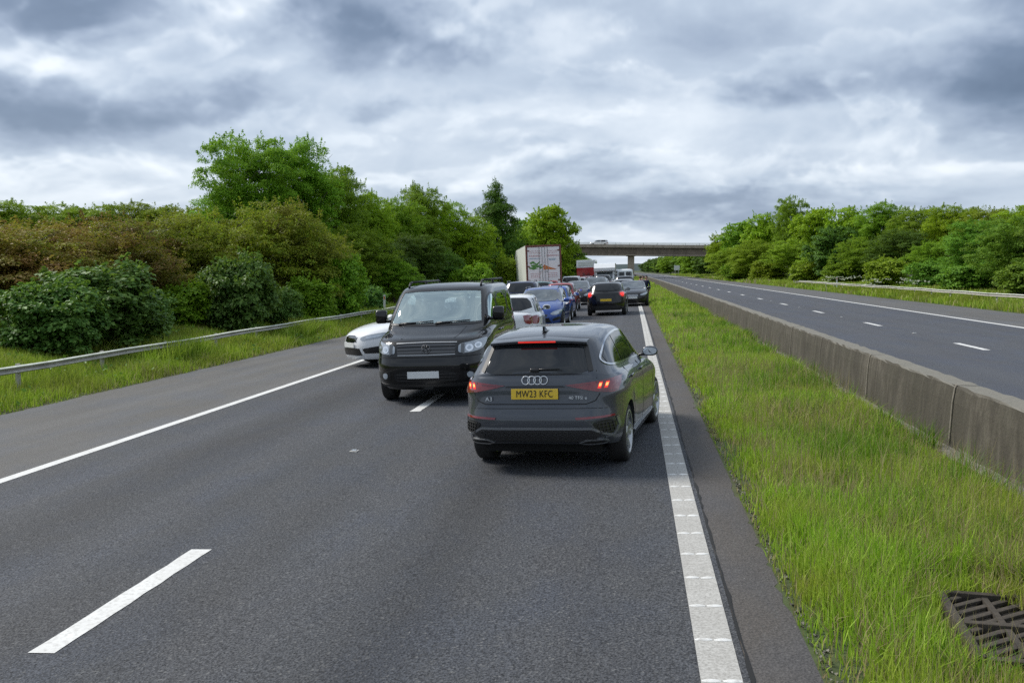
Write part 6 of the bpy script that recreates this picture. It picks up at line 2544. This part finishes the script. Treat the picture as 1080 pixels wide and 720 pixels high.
def standing(arm_pose, lean=0.0):
    J = dict(pelvis=(0, 0, .95, (.15, .11)), waist=(0, .01, 1.08, (.135, .10)), chest=(0, .01 + lean, 1.30, (.165, .115)), neck0=(0, lean, 1.46, (.09, .07)), neck=(0, lean, 1.53, .055),
             head0=(0, .01 + lean, 1.59, (.07, .08)), head=(0, .015 + lean, 1.66, (.078, .095)), head2=(0, .01 + lean, 1.73, (.060, .072)))
    Eg = [('pelvis', 'waist'), ('waist', 'chest'), ('chest', 'neck0'), ('neck0', 'neck'), ('neck', 'head0'), ('head0', 'head'), ('head', 'head2')]
    for s, t in ((1, 'r'), (-1, 'l')):
        J['hip' + t] = (s * .095, 0, .88, (.098, .105))
        J['knee' + t] = (s * .11, .015, .50, (.062, .065))
        J['ank' + t] = (s * .12, -.01, .10, (.042, .048))
        J['heel' + t] = (s * .12, -.01, .045, (.042, .045))
        J['toe' + t] = (s * .14, .16, .035, (.045, .030))
        J['sh' + t] = (s * .185, lean, 1.42, (.068, .070))
        el, wr = arm_pose[t]
        J['el' + t] = (*el, .046)
        J['wr' + t] = (*wr, .032)
        d = (Vector(wr) - Vector(el)).normalized()
        p = Vector(wr) + d * .075
        J['palm' + t] = (*p, (.040, .022))
        for k in range(4):
            off = Vector((0, (k - 1.5) * .019, 0))
            q = p + d * (.04 if k else .035) + off
            q2 = p + d * (.085 - .006 * abs(k - 1.5)) + off * 1.1 + Vector((-s * .012, 0, 0))
            J['f%d%s' % (k, t)] = (*q, .010)
            J['g%d%s' % (k, t)] = (*q2, .008)
            Eg += [('palm' + t, 'f%d%s' % (k, t)), ('f%d%s' % (k, t), 'g%d%s' % (k, t))]
        th = Vector(wr) + d * .04 + Vector((0, .035, 0))
        J['th' + t] = (*th, .012)
        J['ti' + t] = (*(th + d * .035 + Vector((0, .012, 0))), .009)
        Eg += [('pelvis', 'hip' + t), ('hip' + t, 'knee' + t), ('knee' + t, 'ank' + t), ('ank' + t, 'heel' + t), ('heel' + t, 'toe' + t), ('neck0', 'sh' + t), ('sh' + t, 'el' + t), ('el' + t, 'wr' + t),
               ('wr' + t, 'palm' + t), ('wr' + t, 'th' + t), ('th' + t, 'ti' + t)]
    return J, Eg


def build_people():
    for nm, c, r in (('skin', (.45, .26, .18), .5), ('cloth_navy', (.012, .016, .045), .9), ('cloth_dark', (.018, .018, .022), .9), ('cloth_maroon', (.12, .02, .03), .9),
                     ('cloth_pale', (.45, .36, .33), .9), ('shoe', (.03, .028, .026), .6), ('hair_brown', (.035, .02, .012), .8), ('hair_dark', (.012, .010, .009), .8), ('eye_dark', (.02, .015, .012), .3), ('lip', (.35, .12, .10), .5),
                     ('cloth_blue', (.06, .09, .16), .9)):
        simple(nm, c, r)

    def pick(hand_y=0):
        def f(c):
            if c.z > 1.50 and abs(c.x) < .12: return 2
            if c.z < .085: return 3
            if c.z < .93 and abs(c.x) < .22: return 1
            if c.z < .86: return 2
            return 0
        return f
    arms_down = dict(r=((.235, -.02, 1.14), (.25, .03, .90)), l=((-.235, -.02, 1.14), (-.25, .03, .90)))
    arms_bent = dict(r=((.245, -.03, 1.16), (.17, .20, 1.10)), l=((-.24, -.02, 1.14), (-.25, .04, .90)))
    J, Eg = standing(arms_bent, .03)
    person('person', J, Eg, 'person in navy top and trousers standing by the grass beside the open car door', dict(slots=['cloth_navy', 'cloth_dark', 'skin', 'shoe'], pick=pick()), (.78, 61.3, 0), 150, 'hair_dark')
    J, Eg = standing(arms_down)
    person('person', J, Eg, 'person in a maroon top standing farther back, next to the one in navy', dict(slots=['cloth_maroon', 'cloth_dark', 'skin', 'shoe'], pick=pick()), (.42, 66.5, 0), 20, 'hair_brown', .97)
    J, Eg = standing(arms_bent)
    person('person', J, Eg, 'person in a pale top behind the one in navy, by the grass edge', dict(slots=['cloth_pale', 'cloth_blue', 'skin', 'shoe'], pick=pick()), (.62, 72, 0), 200, 'hair_brown', .96)
    # driver of the people carrier, seated, both hands on the wheel (van faces the viewer)
    J = dict(pelvis=(0, 0, 0, (.16, .13)), waist=(0, -.03, .14, (.145, .11)), chest=(0, -.07, .36, (.17, .12)), neck0=(0, -.06, .51, (.09, .07)), neck=(0, -.05, .57, .055),
             head0=(0, -.03, .63, (.068, .078)), head=(0, -.025, .70, (.077, .094)), head2=(0, -.03, .77, (.060, .072)))
    Eg = [('pelvis', 'waist'), ('waist', 'chest'), ('chest', 'neck0'), ('neck0', 'neck'), ('neck', 'head0'), ('head0', 'head'), ('head', 'head2')]
    for s, t in ((1, 'r'), (-1, 'l')):
        J['hip' + t] = (s * .10, .06, -.01, (.09, .09))
        J['knee' + t] = (s * .13, .50, .06, (.065, .065))
        J['ank' + t] = (s * .13, .66, -.34, (.045, .045))
        J['toe' + t] = (s * .13, .82, -.38, (.045, .03))
        J['sh' + t] = (s * .19, -.06, .47, (.068, .068))
        J['el' + t] = (s * .26, .16, .27, .046)
        J['wr' + t] = (s * .19, .41, .37, .032)
        J['palm' + t] = (s * .175, .47, .385, (.038, .024))
        Eg += [('pelvis', 'hip' + t), ('hip' + t, 'knee' + t), ('knee' + t, 'ank' + t), ('ank' + t, 'toe' + t), ('neck0', 'sh' + t), ('sh' + t, 'el' + t), ('el' + t, 'wr' + t), ('wr' + t, 'palm' + t)]
        for k in range(4):
            z = .385 + (k - 1.5) * .020
            J['f%d%s' % (k, t)] = (s * .178, .505, z, .010)
            J['g%d%s' % (k, t)] = (s * .150, .520, z, .009)
            Eg += [('palm' + t, 'f%d%s' % (k, t)), ('f%d%s' % (k, t), 'g%d%s' % (k, t))]
        J['th' + t] = (s * .150, .46, .41, .011)
        J['ti' + t] = (s * .135, .485, .425, .009)
        Eg += [('palm' + t, 'th' + t), ('th' + t, 'ti' + t)]

    def pk(c):
        if c.z > .545: return 2
        if c.y > .30 and c.z > .30: return 2
        if c.z < .10: return 1
        return 0
    vy = VAN[1]
    person('person', J, Eg, 'driver in a grey top seated at the wheel of the black people carrier', dict(slots=['cloth_grey', 'cloth_dark', 'skin', 'shoe'], pick=pk),
           (VAN[0] + .40, vy - .36, .96 + CROSSFALL * VAN[0]), 180, 'hair_dark')


VAN = (-3.46, 18.25)


# ------------------------------------------------------------------ lorries, motorhome, vans
def build_lorry():
    root = empty('lorry')
    L, W, z0, z1 = 13.4, 2.55, 1.12, 3.98
    m = MB()
    t = .05
    m.box((-W / 2 + t / 2, L / 2, (z0 + z1) / 2), (t, L - .12, z1 - z0 - .12))
    m.box((W / 2 - t / 2, L / 2, (z0 + z1) / 2), (t, L - .12, z1 - z0 - .12))
    m.build('box_side', MAT['trailer_side'], root)
    MB().box((0, L / 2, z1 - .04), (W - .01, L - .02, .06)).build('box_roof', MAT['trailer_side'], root)
    MB().box((0, L / 2, z0 + .02), (W - .02, L - .02, .12)).build('box_floor', MAT['dark_plastic'], root)
    MB().box((0, L - .04, (z0 + z1) / 2), (W - .12, .06, z1 - z0 - .12)).build('box_front', MAT['trailer_side'], root)
    # rear door frame
    f = MB()
    for s in (-1, 1): f.box((s * (W / 2 - .05), .05, (z0 + z1) / 2), (.10, .14, z1 - z0), bev=.01)
    f.box((0, .05, z1 - .07), (W - .202, .138, .13), bev=.01)
    f.box((0, .05, z0 + .07), (W - .202, .138, .13), bev=.01)
    f.build('door_frame', MAT['rust_red'], root)
    for s in (-1, 1):
        d = MB().box((s * .565, .03, (z0 + z1) / 2 - .005), (1.15, .05, z1 - z0 - .29), bev=.006).build('rear_door', MAT['trailer_door'], root)
        rods = MB()
        for xr in (.10, .30):
            rods.tube((s * xr, -.015, z0 + .12), (s * xr, -.015, z1 - .12), .017, n=6)
        rods.box((s * .2, -.02, z0 + 1.0), (.30, .03, .05))
        rods.build('locking_rod', MAT['alloy'], d)
        hg = MB()
        for z in (z0 + .35, z0 + 1.35, z1 - .4): hg.box((s * 1.08, -.002, z), (.16, .03, .09), bev=.005)
        hg.build('hinge', MAT['rust_red'], d)
        # faint lines of small print (unreadable at this size), blue strokes and a tinted border
        pr = MB()
        g = random.Random(3 + s)
        for z, wd in ((3.55, .7), (3.42, .75), (3.24, .8), (3.18, .8), (1.95, .7), (1.82, .6), (1.70, .65)):
            x = s * .62 - wd / 2
            while x < s * .62 + wd / 2:
                w_ = g.uniform(.04, .12)
                pr.box((x + w_ / 2, .0035, z), (w_, .004, .05))
                x += w_ + .04
        pr.build('door_print', MAT['print_pink'], d)
        bl = MB()
        for z, wd in (((2.98, .55), (2.90, .45)) if s > 0 else ((3.02, .8),)):
            bl.box((s * .62, .0032, z), (wd, .003, .045))
        bl.build('door_print_band', MAT['print_blue'], d)
    # picture of carrots with their leaves, across both doors
    def leafshape(cx0, cz0, a, L_, w_):
        pts = []
        for k in range(12):
            t_ = 2 * PI * k / 12
            u, v = math.cos(t_) * L_ / 2, math.sin(t_) * w_ / 2 * (1 + .3 * math.sin(3 * t_))
            pts.append((cx0 + u * math.cos(a) - v * math.sin(a), cz0 + u * math.sin(a) + v * math.cos(a)))
        return pts
    Mr = Matrix(((1, 0, 0, 0), (0, 0, 1, 0), (0, 1, 0, 0), (0, 0, 0, 1)))
    gm = MB()
    g = random.Random(8)
    for k in range(22):
        gm.prism(leafshape(-.55 + g.uniform(-.38, .42), 2.50 + g.uniform(-.20, .24), g.uniform(-.7, .9), g.uniform(.22, .4), g.uniform(.08, .14)), -.0015 - .0004 * k, .004, Mr)
    gm.build('carrot_leaves', MAT['print_green'], root)
    cm = MB()
    for k, (z, a, l_) in enumerate(((2.42, -.20, .95), (2.34, -.12, .80), (2.50, -.34, .85), (2.30, -.02, .6))):
        pts = []
        for i in range(9):
            u = i / 8
            pts.append((u * l_, .085 * (1 - u) ** .6))
        pts += [(p[0], -p[1]) for p in reversed(pts[:-1])]
        pts = [(-.02 + p[0] * math.cos(a) - p[1] * math.sin(a), z + p[0] * math.sin(a) + p[1] * math.cos(a)) for p in pts]
        cm.prism(pts, -.012 - .0006 * k, .004, Mr)
    cm.build('carrots', MAT['print_orange'], root)
    # chassis, lamps, bumper bar, wheels
    c = MB()
    for s in (-1, 1): c.box((s * .5, L / 2, .98), (.14, L - .5, .24))
    c.box((0, .25, .62), (2.3, .12, .14), bev=.01)
    for s in (-1, 1): c.box((s * .7, .35, .82), (.08, .12, .4))
    c.build('chassis', MAT['dark_plastic'], root)
    for s in (-1, 1):
        MB().box((s * 1.0, .17, .83), (.42, .06, .14), bev=.01).build('tail_light', MAT['red_lens'], root)
        MB().box((s * .95, 1.0, .45), (.5, .02, .5)).build('mud_flap', MAT['tyre_rubber'], root)
    MB().box((0, .17, .83), (.52, .02, .11)).build('number_plate', MAT['plate_yellow'], root)
    spec = wheel_meshes(.50, .32, .29, 6, False, 'alloy')
    add_wheels(root, .50, .32, 1.25, ((1.7, False), (3.0, False), (4.3, False), (L - 1.0, False), (L + 2.1, True)), spec)
    # tractor unit
    cb = MB()
    cb.prism([(L + .35, .55), (L + 2.75, .55), (L + 2.85, .9), (L + 2.80, 2.1), (L + 2.45, 3.3), (L + 1.9, 3.65), (L + .5, 3.9), (L + .35, 3.6)], -1.24, 1.24, Matrix(((0, 0, 1, 0), (1, 0, 0, 0), (0, 1, 0, 0), (0, 0, 0, 1))))
    cab = cb.build('cab', MAT['paint_white'], root)
    MB().box((0, L + 2.68, 2.55), (2.2, .04, .85), Matrix.Rotation(R(14), 4, 'X'), bev=.01).build('windscreen', MAT['car_glass'], cab)
    for s in (-1, 1):
        MB().box((s * 1.245, L + 1.9, 2.45), (.02, .95, .75), bev=.005).build('side_window', MAT['car_glass'], cab)
    tag(root, 'lorry trailer with white rear doors showing carrots and green leaves in a rust red frame', 'lorry')
    return root


def build_box_truck():
    """red truck, its upper body white, seen from behind"""
    root = empty('truck')
    W = 2.35
    MB().box((0, 3.2, 2.95), (W, 6.3, .95), bev=.05).build('box_upper', MAT['paint_white'], root)
    MB().box((0, 3.2, 1.65), (W - .02, 6.28, 1.64), bev=.05).build('box_lower', MAT['paint_red'], root)
    d = MB()
    d.prism([(-.7, .95), (.7, .95), (.35, 1.9), (0, 1.55), (-.35, 1.9)], 0, .03, Matrix(((1, 0, 0, 0), (0, 0, -1, .04), (0, 1, 0, 0), (0, 0, 0, 1))))
    d.build('rear_panel', MAT['paint_maroon'], root)
    m = MB()
    m.box((0, .022, 2.95), (1.9, .02, .5))
    m.build('rear_shutter', MAT['trailer_side'], root)
    MB().box((0, 3.6, .75), (W - .4, 7.2, .25)).build('chassis', MAT['dark_plastic'], root)
    MB().box((0, 7.4, 1.7), (2.2, 1.8, 2.3), bev=.2).build('cab', MAT['paint_red'], root, auto=40)
    MB().box((0, 8.31, 2.1), (1.9, .03, .8), bev=.01).build('windscreen', MAT['car_glass'], root)
    for s in (-1, 1):
        MB().box((s * .9, -.02, .85), (.25, .05, .16), bev=.01).build('tail_light', MAT['red_lens'], root)
    MB().box((0, -.02, .72), (.52, .02, .11)).build('number_plate', MAT['plate_yellow'], root)
    add_wheels(root, .42, .28, 1.1, ((1.6, False), (7.2, True)), wheel_meshes(.42, .28, .26, 6, False, 'alloy'))
    return root


def build_motorhome():
    root = empty('motorhome')
    Mx = Matrix(((0, 0, 1, 0), (1, 0, 0, 0), (0, 1, 0, 0), (0, 0, 0, 1)))
    m = MB().prism([(-3.2, .45), (1.9, .45), (1.9, 1.9), (2.7, 2.05), (2.75, 2.35), (2.2, 2.78), (1.2, 2.86), (-3.1, 2.80), (-3.25, 2.6)], -1.12, 1.12, Mx)
    b = m.build('living_body', MAT['paint_white'], root)
    c = MB().prism([(1.9, .35), (3.3, .35), (3.35, .85), (3.15, 1.05), (2.65, 1.18), (2.25, 1.95), (1.9, 1.95)], -.98, .98, Mx)
    cab = c.build('cab', MAT['paint_white'], root)
    MB().box((0, 2.47, 1.56), (1.66, .03, .82), Matrix.Rotation(R(27), 4, 'X'), bev=.01).build('windscreen', MAT['car_glass'], cab)
    for s in (-1, 1):
        MB().box((s * .985, 2.22, 1.5), (.02, .62, .5), bev=.005).build('side_window', MAT['car_glass'], cab)
        MB().box((s * .74, 3.33, .80), (.30, .06, .20), bev=.02).build('headlight', MAT['lamp_clear'], cab)
        MB().box((s * 1.20, 2.5, 1.5), (.16, .12, .32), bev=.03).build('door_mirror', MAT['black_trim'], cab)
        MB().box((s * 1.125, -.6, 1.85), (.02, 1.1, .55), bev=.005).build('side_window', MAT['car_glass'], b)
    MB().box((0, 3.36, .70), (.9, .03, .22), bev=.01).build('grille', MAT['black_trim'], cab)
    MB().box((0, 2.60, 2.42), (.9, .05, .22), Matrix.Rotation(R(50), 4, 'X'), bev=.01).build('skylight', MAT['car_glass'], b)
    MB().box((0, 3.37, .48), (.52, .012, .11)).build('number_plate', MAT['plate_white'], root)
    add_wheels(root, .34, .22, .98, ((-1.6, False), (2.75, True)), wheel_meshes(.34, .22, .22, 6, False, 'alloy'))
    return root


def build_panel_van():
    """white van, plain box body behind a short nose"""
    root = empty('van')
    W2 = .98
    rings = [dict(w=.80, yr=-2.3, yf=2.3, z=.30, nf=4, nr=6, fl=0), dict(w=W2 * .96, yr=-2.45, yf=2.45, z=.28, nf=5, nr=8, fl=0, c=.4), dict(w=W2, yr=-2.5, yf=2.5, z=.5, nf=5, nr=8),
             dict(w=W2, yr=-2.5, yf=2.48, z=.8, nf=5, nr=8), dict(w=W2 * .99, yr=-2.5, yf=2.35, z=[(-2.5, 1.15), (1.5, 1.1), (2.4, 1.0)], nf=4.5, nr=8), dict(w=W2 * .97, yr=-2.5, yf=1.95, z=[(-2.5, 1.35), (1.5, 1.28), (2, 1.15)], nf=5, nr=8, fl=0),
             dict(w=W2 * .93, yr=-2.48, yf=1.45, z=1.65, nf=7, nr=8, fl=0), dict(w=W2 * .88, yr=-2.46, yf=1.05, z=2.05, nf=8, nr=8, fl=0), dict(w=W2 * .80, yr=-2.4, yf=.85, z=2.18, nf=6, nr=6, fl=0), dict(w=W2 * .5, yr=-2.1, yf=.5, z=2.24, nf=5, nr=5, fl=0)]
    body = make_body(rings, 1, (-1.5, 1.6), .01, nx=10, ny=24)
    sk = Skin(body)
    arch_cut(body, (-1.5, 1.6), .34, W2)
    finish_body(body, 'body', root, 'paint_white')
    P = sk.panel
    P('y', 1, chaikin([(-.80, 1.36), (.80, 1.36), (.70, 1.96), (-.70, 1.96)], 1), .004, MAT['car_glass'], 'windscreen', root, res=.1)
    for s in (1, -1):
        P('x', s, [(1.45, 1.38), (.5, 1.38), (.5, 1.92), (1.02, 1.92)], .004, MAT['car_glass'], 'side_window', root, res=.1)
        q = [(.55, .92), (.86, .98), (.88, .80), (.60, .78)]
        P('y', 1, q if s > 0 else mx(q), .008, MAT['lamp_clear'], 'headlight', root, res=.08)
        q = [(.84, .80), (.94, .80), (.94, 1.3), (.84, 1.3)]
        P('y', -1, q if s > 0 else mx(q), .008, MAT['red_lens'], 'tail_light', root, res=.08)
        q = [(.08, 1.40), (.76, 1.40), (.72, 1.92), (.08, 1.92)]
        P('y', -1, q if s > 0 else mx(q), .004, MAT['privacy_glass'], 'rear_window', root, res=.1)
        mirror_part(root, s, 1.2, 1.45, .90, 'black_trim', 1.3)
    P('y', 1, [(-.5, .92), (.5, .92), (.45, .66), (-.45, .66)], .006, MAT['black_trim'], 'grille', root, res=.1)
    MB().box((0, 2.53, .5), (.52, .012, .11)).build('number_plate', MAT['plate_white'], root)
    MB().box((0, -2.52, .62), (.52, .012, .11)).build('number_plate', MAT['plate_yellow'], root)
    add_wheels(root, .34, .22, W2 - .01, ((-1.5, False), (1.6, True)), wheel_meshes(.34, .22, .22, 5, False, 'alloy'))
    return root


def build_vehicles():
    a = build_hatch_main()
    stand(a, -.88 + .165, 10.84 + 1.38, -7.6)
    a.scale = (.99, 1.04, 1.0)
    v = build_van()
    tag(v, 'black people carrier facing the viewer across the lane line, roof rails on top', 'people carrier')
    stand(v, VAN[0], VAN[1], 180, 1.05)
    GQ = 'cars standing in the queue'
    proto = {}
    used = set()

    def put(kind, paint_name, x, y, yaw, label, cat='car', group=GQ, extra=None, z=0.0):
        if kind not in proto:
            if kind in SPEC:
                proto[kind] = build_car(SPEC[kind], 'car', 3 if kind == 'saloon' else 2)
            elif kind == 'vanbox':
                proto[kind] = build_panel_van()
        if kind not in used:
            o = proto[kind]
            used.add(kind)
        else:
            o = copy_tree(proto[kind])
        sw = {'paint_white': MAT[paint_name]}
        if kind == 'suv' or kind == 'small': pass
        def repaint(ob):
            if ob.type == 'MESH':
                for s_ in ob.material_slots:
                    if s_.material and s_.material.name.startswith('paint_'):
                        s_.link = 'OBJECT'
                        s_.material = MAT[paint_name]
            for ch in ob.children: repaint(ch)
        repaint(o)
        place(o, x, y, yaw, z) if z else file_up(o, x, y, yaw)
        return tag(o, label, cat, group)

    # the cars that can be told apart, nearest first
    SPEC['saloon']['grille'] = [(-.32, .73), (.32, .73), (.27, .56), (-.27, .56)]
    SPEC['saloon']['fv'] = [(.50, .44), (.84, .52), (.80, .34), (.54, .34)]
    SPEC['saloon']['hl'] = [(.40, .69), (.60, .755), (.80, .80), (.86, .79), (.84, .715), (.66, .65), (.45, .62)]
    put('saloon', 'paint_white', -4.58, 22.4, 180 - 50, 'white saloon turned at an angle half hidden by the black people carrier')
    put('hatch', 'paint_white', -3.38, 26.9, 3, 'white hatchback between the black people carrier and the blue cars')
    put('estate', 'paint_blue', -3.35, 35.4, 180, 'blue estate car facing the viewer behind the white hatchback')
    put('hatch', 'paint_bright_blue', -3.45, 41.8, 0, 'brighter blue car directly behind the blue estate')
    put('suv', 'paint_navy', -5.0, 43.5, 2, 'navy blue off-roader below the lorry trailer doors')
    SPEC['dark_suv'] = dict(SPEC['suv'], H=1.56, rl=[(.58, 1.12), (.88, 1.16), (.905, .98), (.84, .82), (.70, .86), (.60, .98)], lit=True, rplate=.74, rails=False)
    put('dark_suv', 'paint_black', -1.24, 46.8, -1, 'black crossover with large red tail lights in the lane ahead of the grey hatchback')
    put('hatch', 'paint_red', -3.75, 50.5, 0, 'bright red car behind the brighter blue one')
    put('saloon', 'paint_black', -.05, 58.6, 180, 'black saloon facing the viewer, just behind the black crossover')
    put('hatch', 'paint_charcoal', -3.45, 59.5, 180, 'charcoal hatchback facing the viewer next to the red car')
    put('estate', 'paint_teal', -5.55, 58, 0, 'dark teal estate in the outer file before the lorry')
    put('suv', 'paint_charcoal', -2.55, 65.5, 180, 'charcoal off-roader facing the viewer in the middle file')
    put('hatch', 'paint_red', -5.65, 65, 0, 'red hatchback beside the lorry trailer')
    put('saloon', 'paint_silver', -.75, 69.5, 0, 'silver saloon past the black saloon in the inner lane')
    put('suv', 'paint_white', -5.0, 78, 0, 'white off-roader past the lorry trailer in the outer file')
    put('saloon', 'paint_white', -2.7, 74.5, 180, 'white saloon facing the viewer in the middle file')
    put('suv', 'paint_black', -.75, 78, 0, 'black off-roader in the inner lane past the silver saloon')
    put('small', 'paint_silver', -4.9, 86, 0, 'small silver car after the white off-roader')
    put('hatch', 'paint_silver', -.9, 87, 180, 'silver hatchback facing the viewer past the black off-roader')
    put('estate', 'paint_grey', -3.1, 84, 180, 'grey estate in front of the motorhome')
    put('small', 'paint_red', -4.9, 95, 0, 'small red car near the motorhome')
    put('hatch', 'paint_black', -1.0, 96, 0, 'black hatchback beside the motorhome')
    put('suv', 'paint_black', -2.95, 92.5, 0, 'black off-roader in the middle file just before the motorhome')
    put('estate', 'paint_silver', -1.05, 103, 0, 'silver estate car beside the motorhome')
    put('saloon', 'paint_navy', -4.95, 103, 0, 'navy saloon on the outer side of the motorhome')
    m = build_motorhome()
    file_up(m, -3.05, 104, 180)
    tag(m, 'white motorhome with an over cab bulge facing the viewer', 'motorhome')
    t = build_box_truck()
    file_up(t, -5.75, 116, 0)
    tag(t, 'red truck with white upper body behind the parked cars of the outer file', 'truck')
    put('vanbox', 'paint_white', -.95, 110, 0, 'white van in the inner lane under the bridge line', 'van', 'white vans in the queue')
    put('vanbox', 'paint_silver', -3.1, 150, 0, 'pale silver van in the middle file farther ahead', 'van', 'white vans in the queue')
    far = [('hatch', 'paint_red'), ('suv', 'paint_black'), ('small', 'paint_silver'), ('saloon', 'paint_navy'), ('estate', 'paint_grey'), ('suv', 'paint_white'), ('hatch', 'paint_blue'), ('saloon', 'paint_black')]
    cn = {'paint_red': 'red', 'paint_black': 'black', 'paint_silver': 'silver', 'paint_navy': 'navy', 'paint_grey': 'grey', 'paint_white': 'white', 'paint_blue': 'blue'}
    g = random.Random(4)
    i = 0
    for X0, lane in ((-1.45, 'inner lane'), (-4.9, 'outer lane')):
        y = 120 if X0 > -2 else 130
        while y < 300:
            k, pn = far[i % len(far)]
            side = 'this side of' if y < 205 else 'beyond'
            put(k, pn, X0 + cx(y) + g.uniform(-.2, .2), y, 0, 'far off %s %s in the %s, %s the bridge' % (cn[pn], {'suv': 'off-roader', 'estate': 'estate car', 'saloon': 'saloon', 'hatch': 'hatchback', 'small': 'small car'}[k], lane, side))
            y += g.uniform(6.3, 8.0)
            i += 3 if lane == 'inner lane' else 5
    # open door of the black saloon
    # car on the bridge
    put('hatch', 'paint_white', -7.9, 213.2, 90, 'white car driving over the bridge', 'car', None, z=7.28)
    l = build_lorry()
    file_up(l, -6.15, 65.9, 10)
    l.scale = (1.1,) * 3
    rt = None


def more_mats2():
    simple('trailer_side', (.66, .69, .64), .5, dirt=.35)
    simple('trailer_door', (.90, .87, .86), .4)
    simple('rust_red', (.22, .075, .055), .6, dirt=.4)
    simple('print_pink', (.55, .30, .30), .5)
    simple('print_blue', (.25, .38, .46), .5)
    simple('print_green', (.10, .27, .05), .5)
    simple('print_orange', (.62, .20, .05), .5)
    simple('cloth_grey', (.18, .18, .19), .9)


more_mats2()
build_vehicles()
build_people()
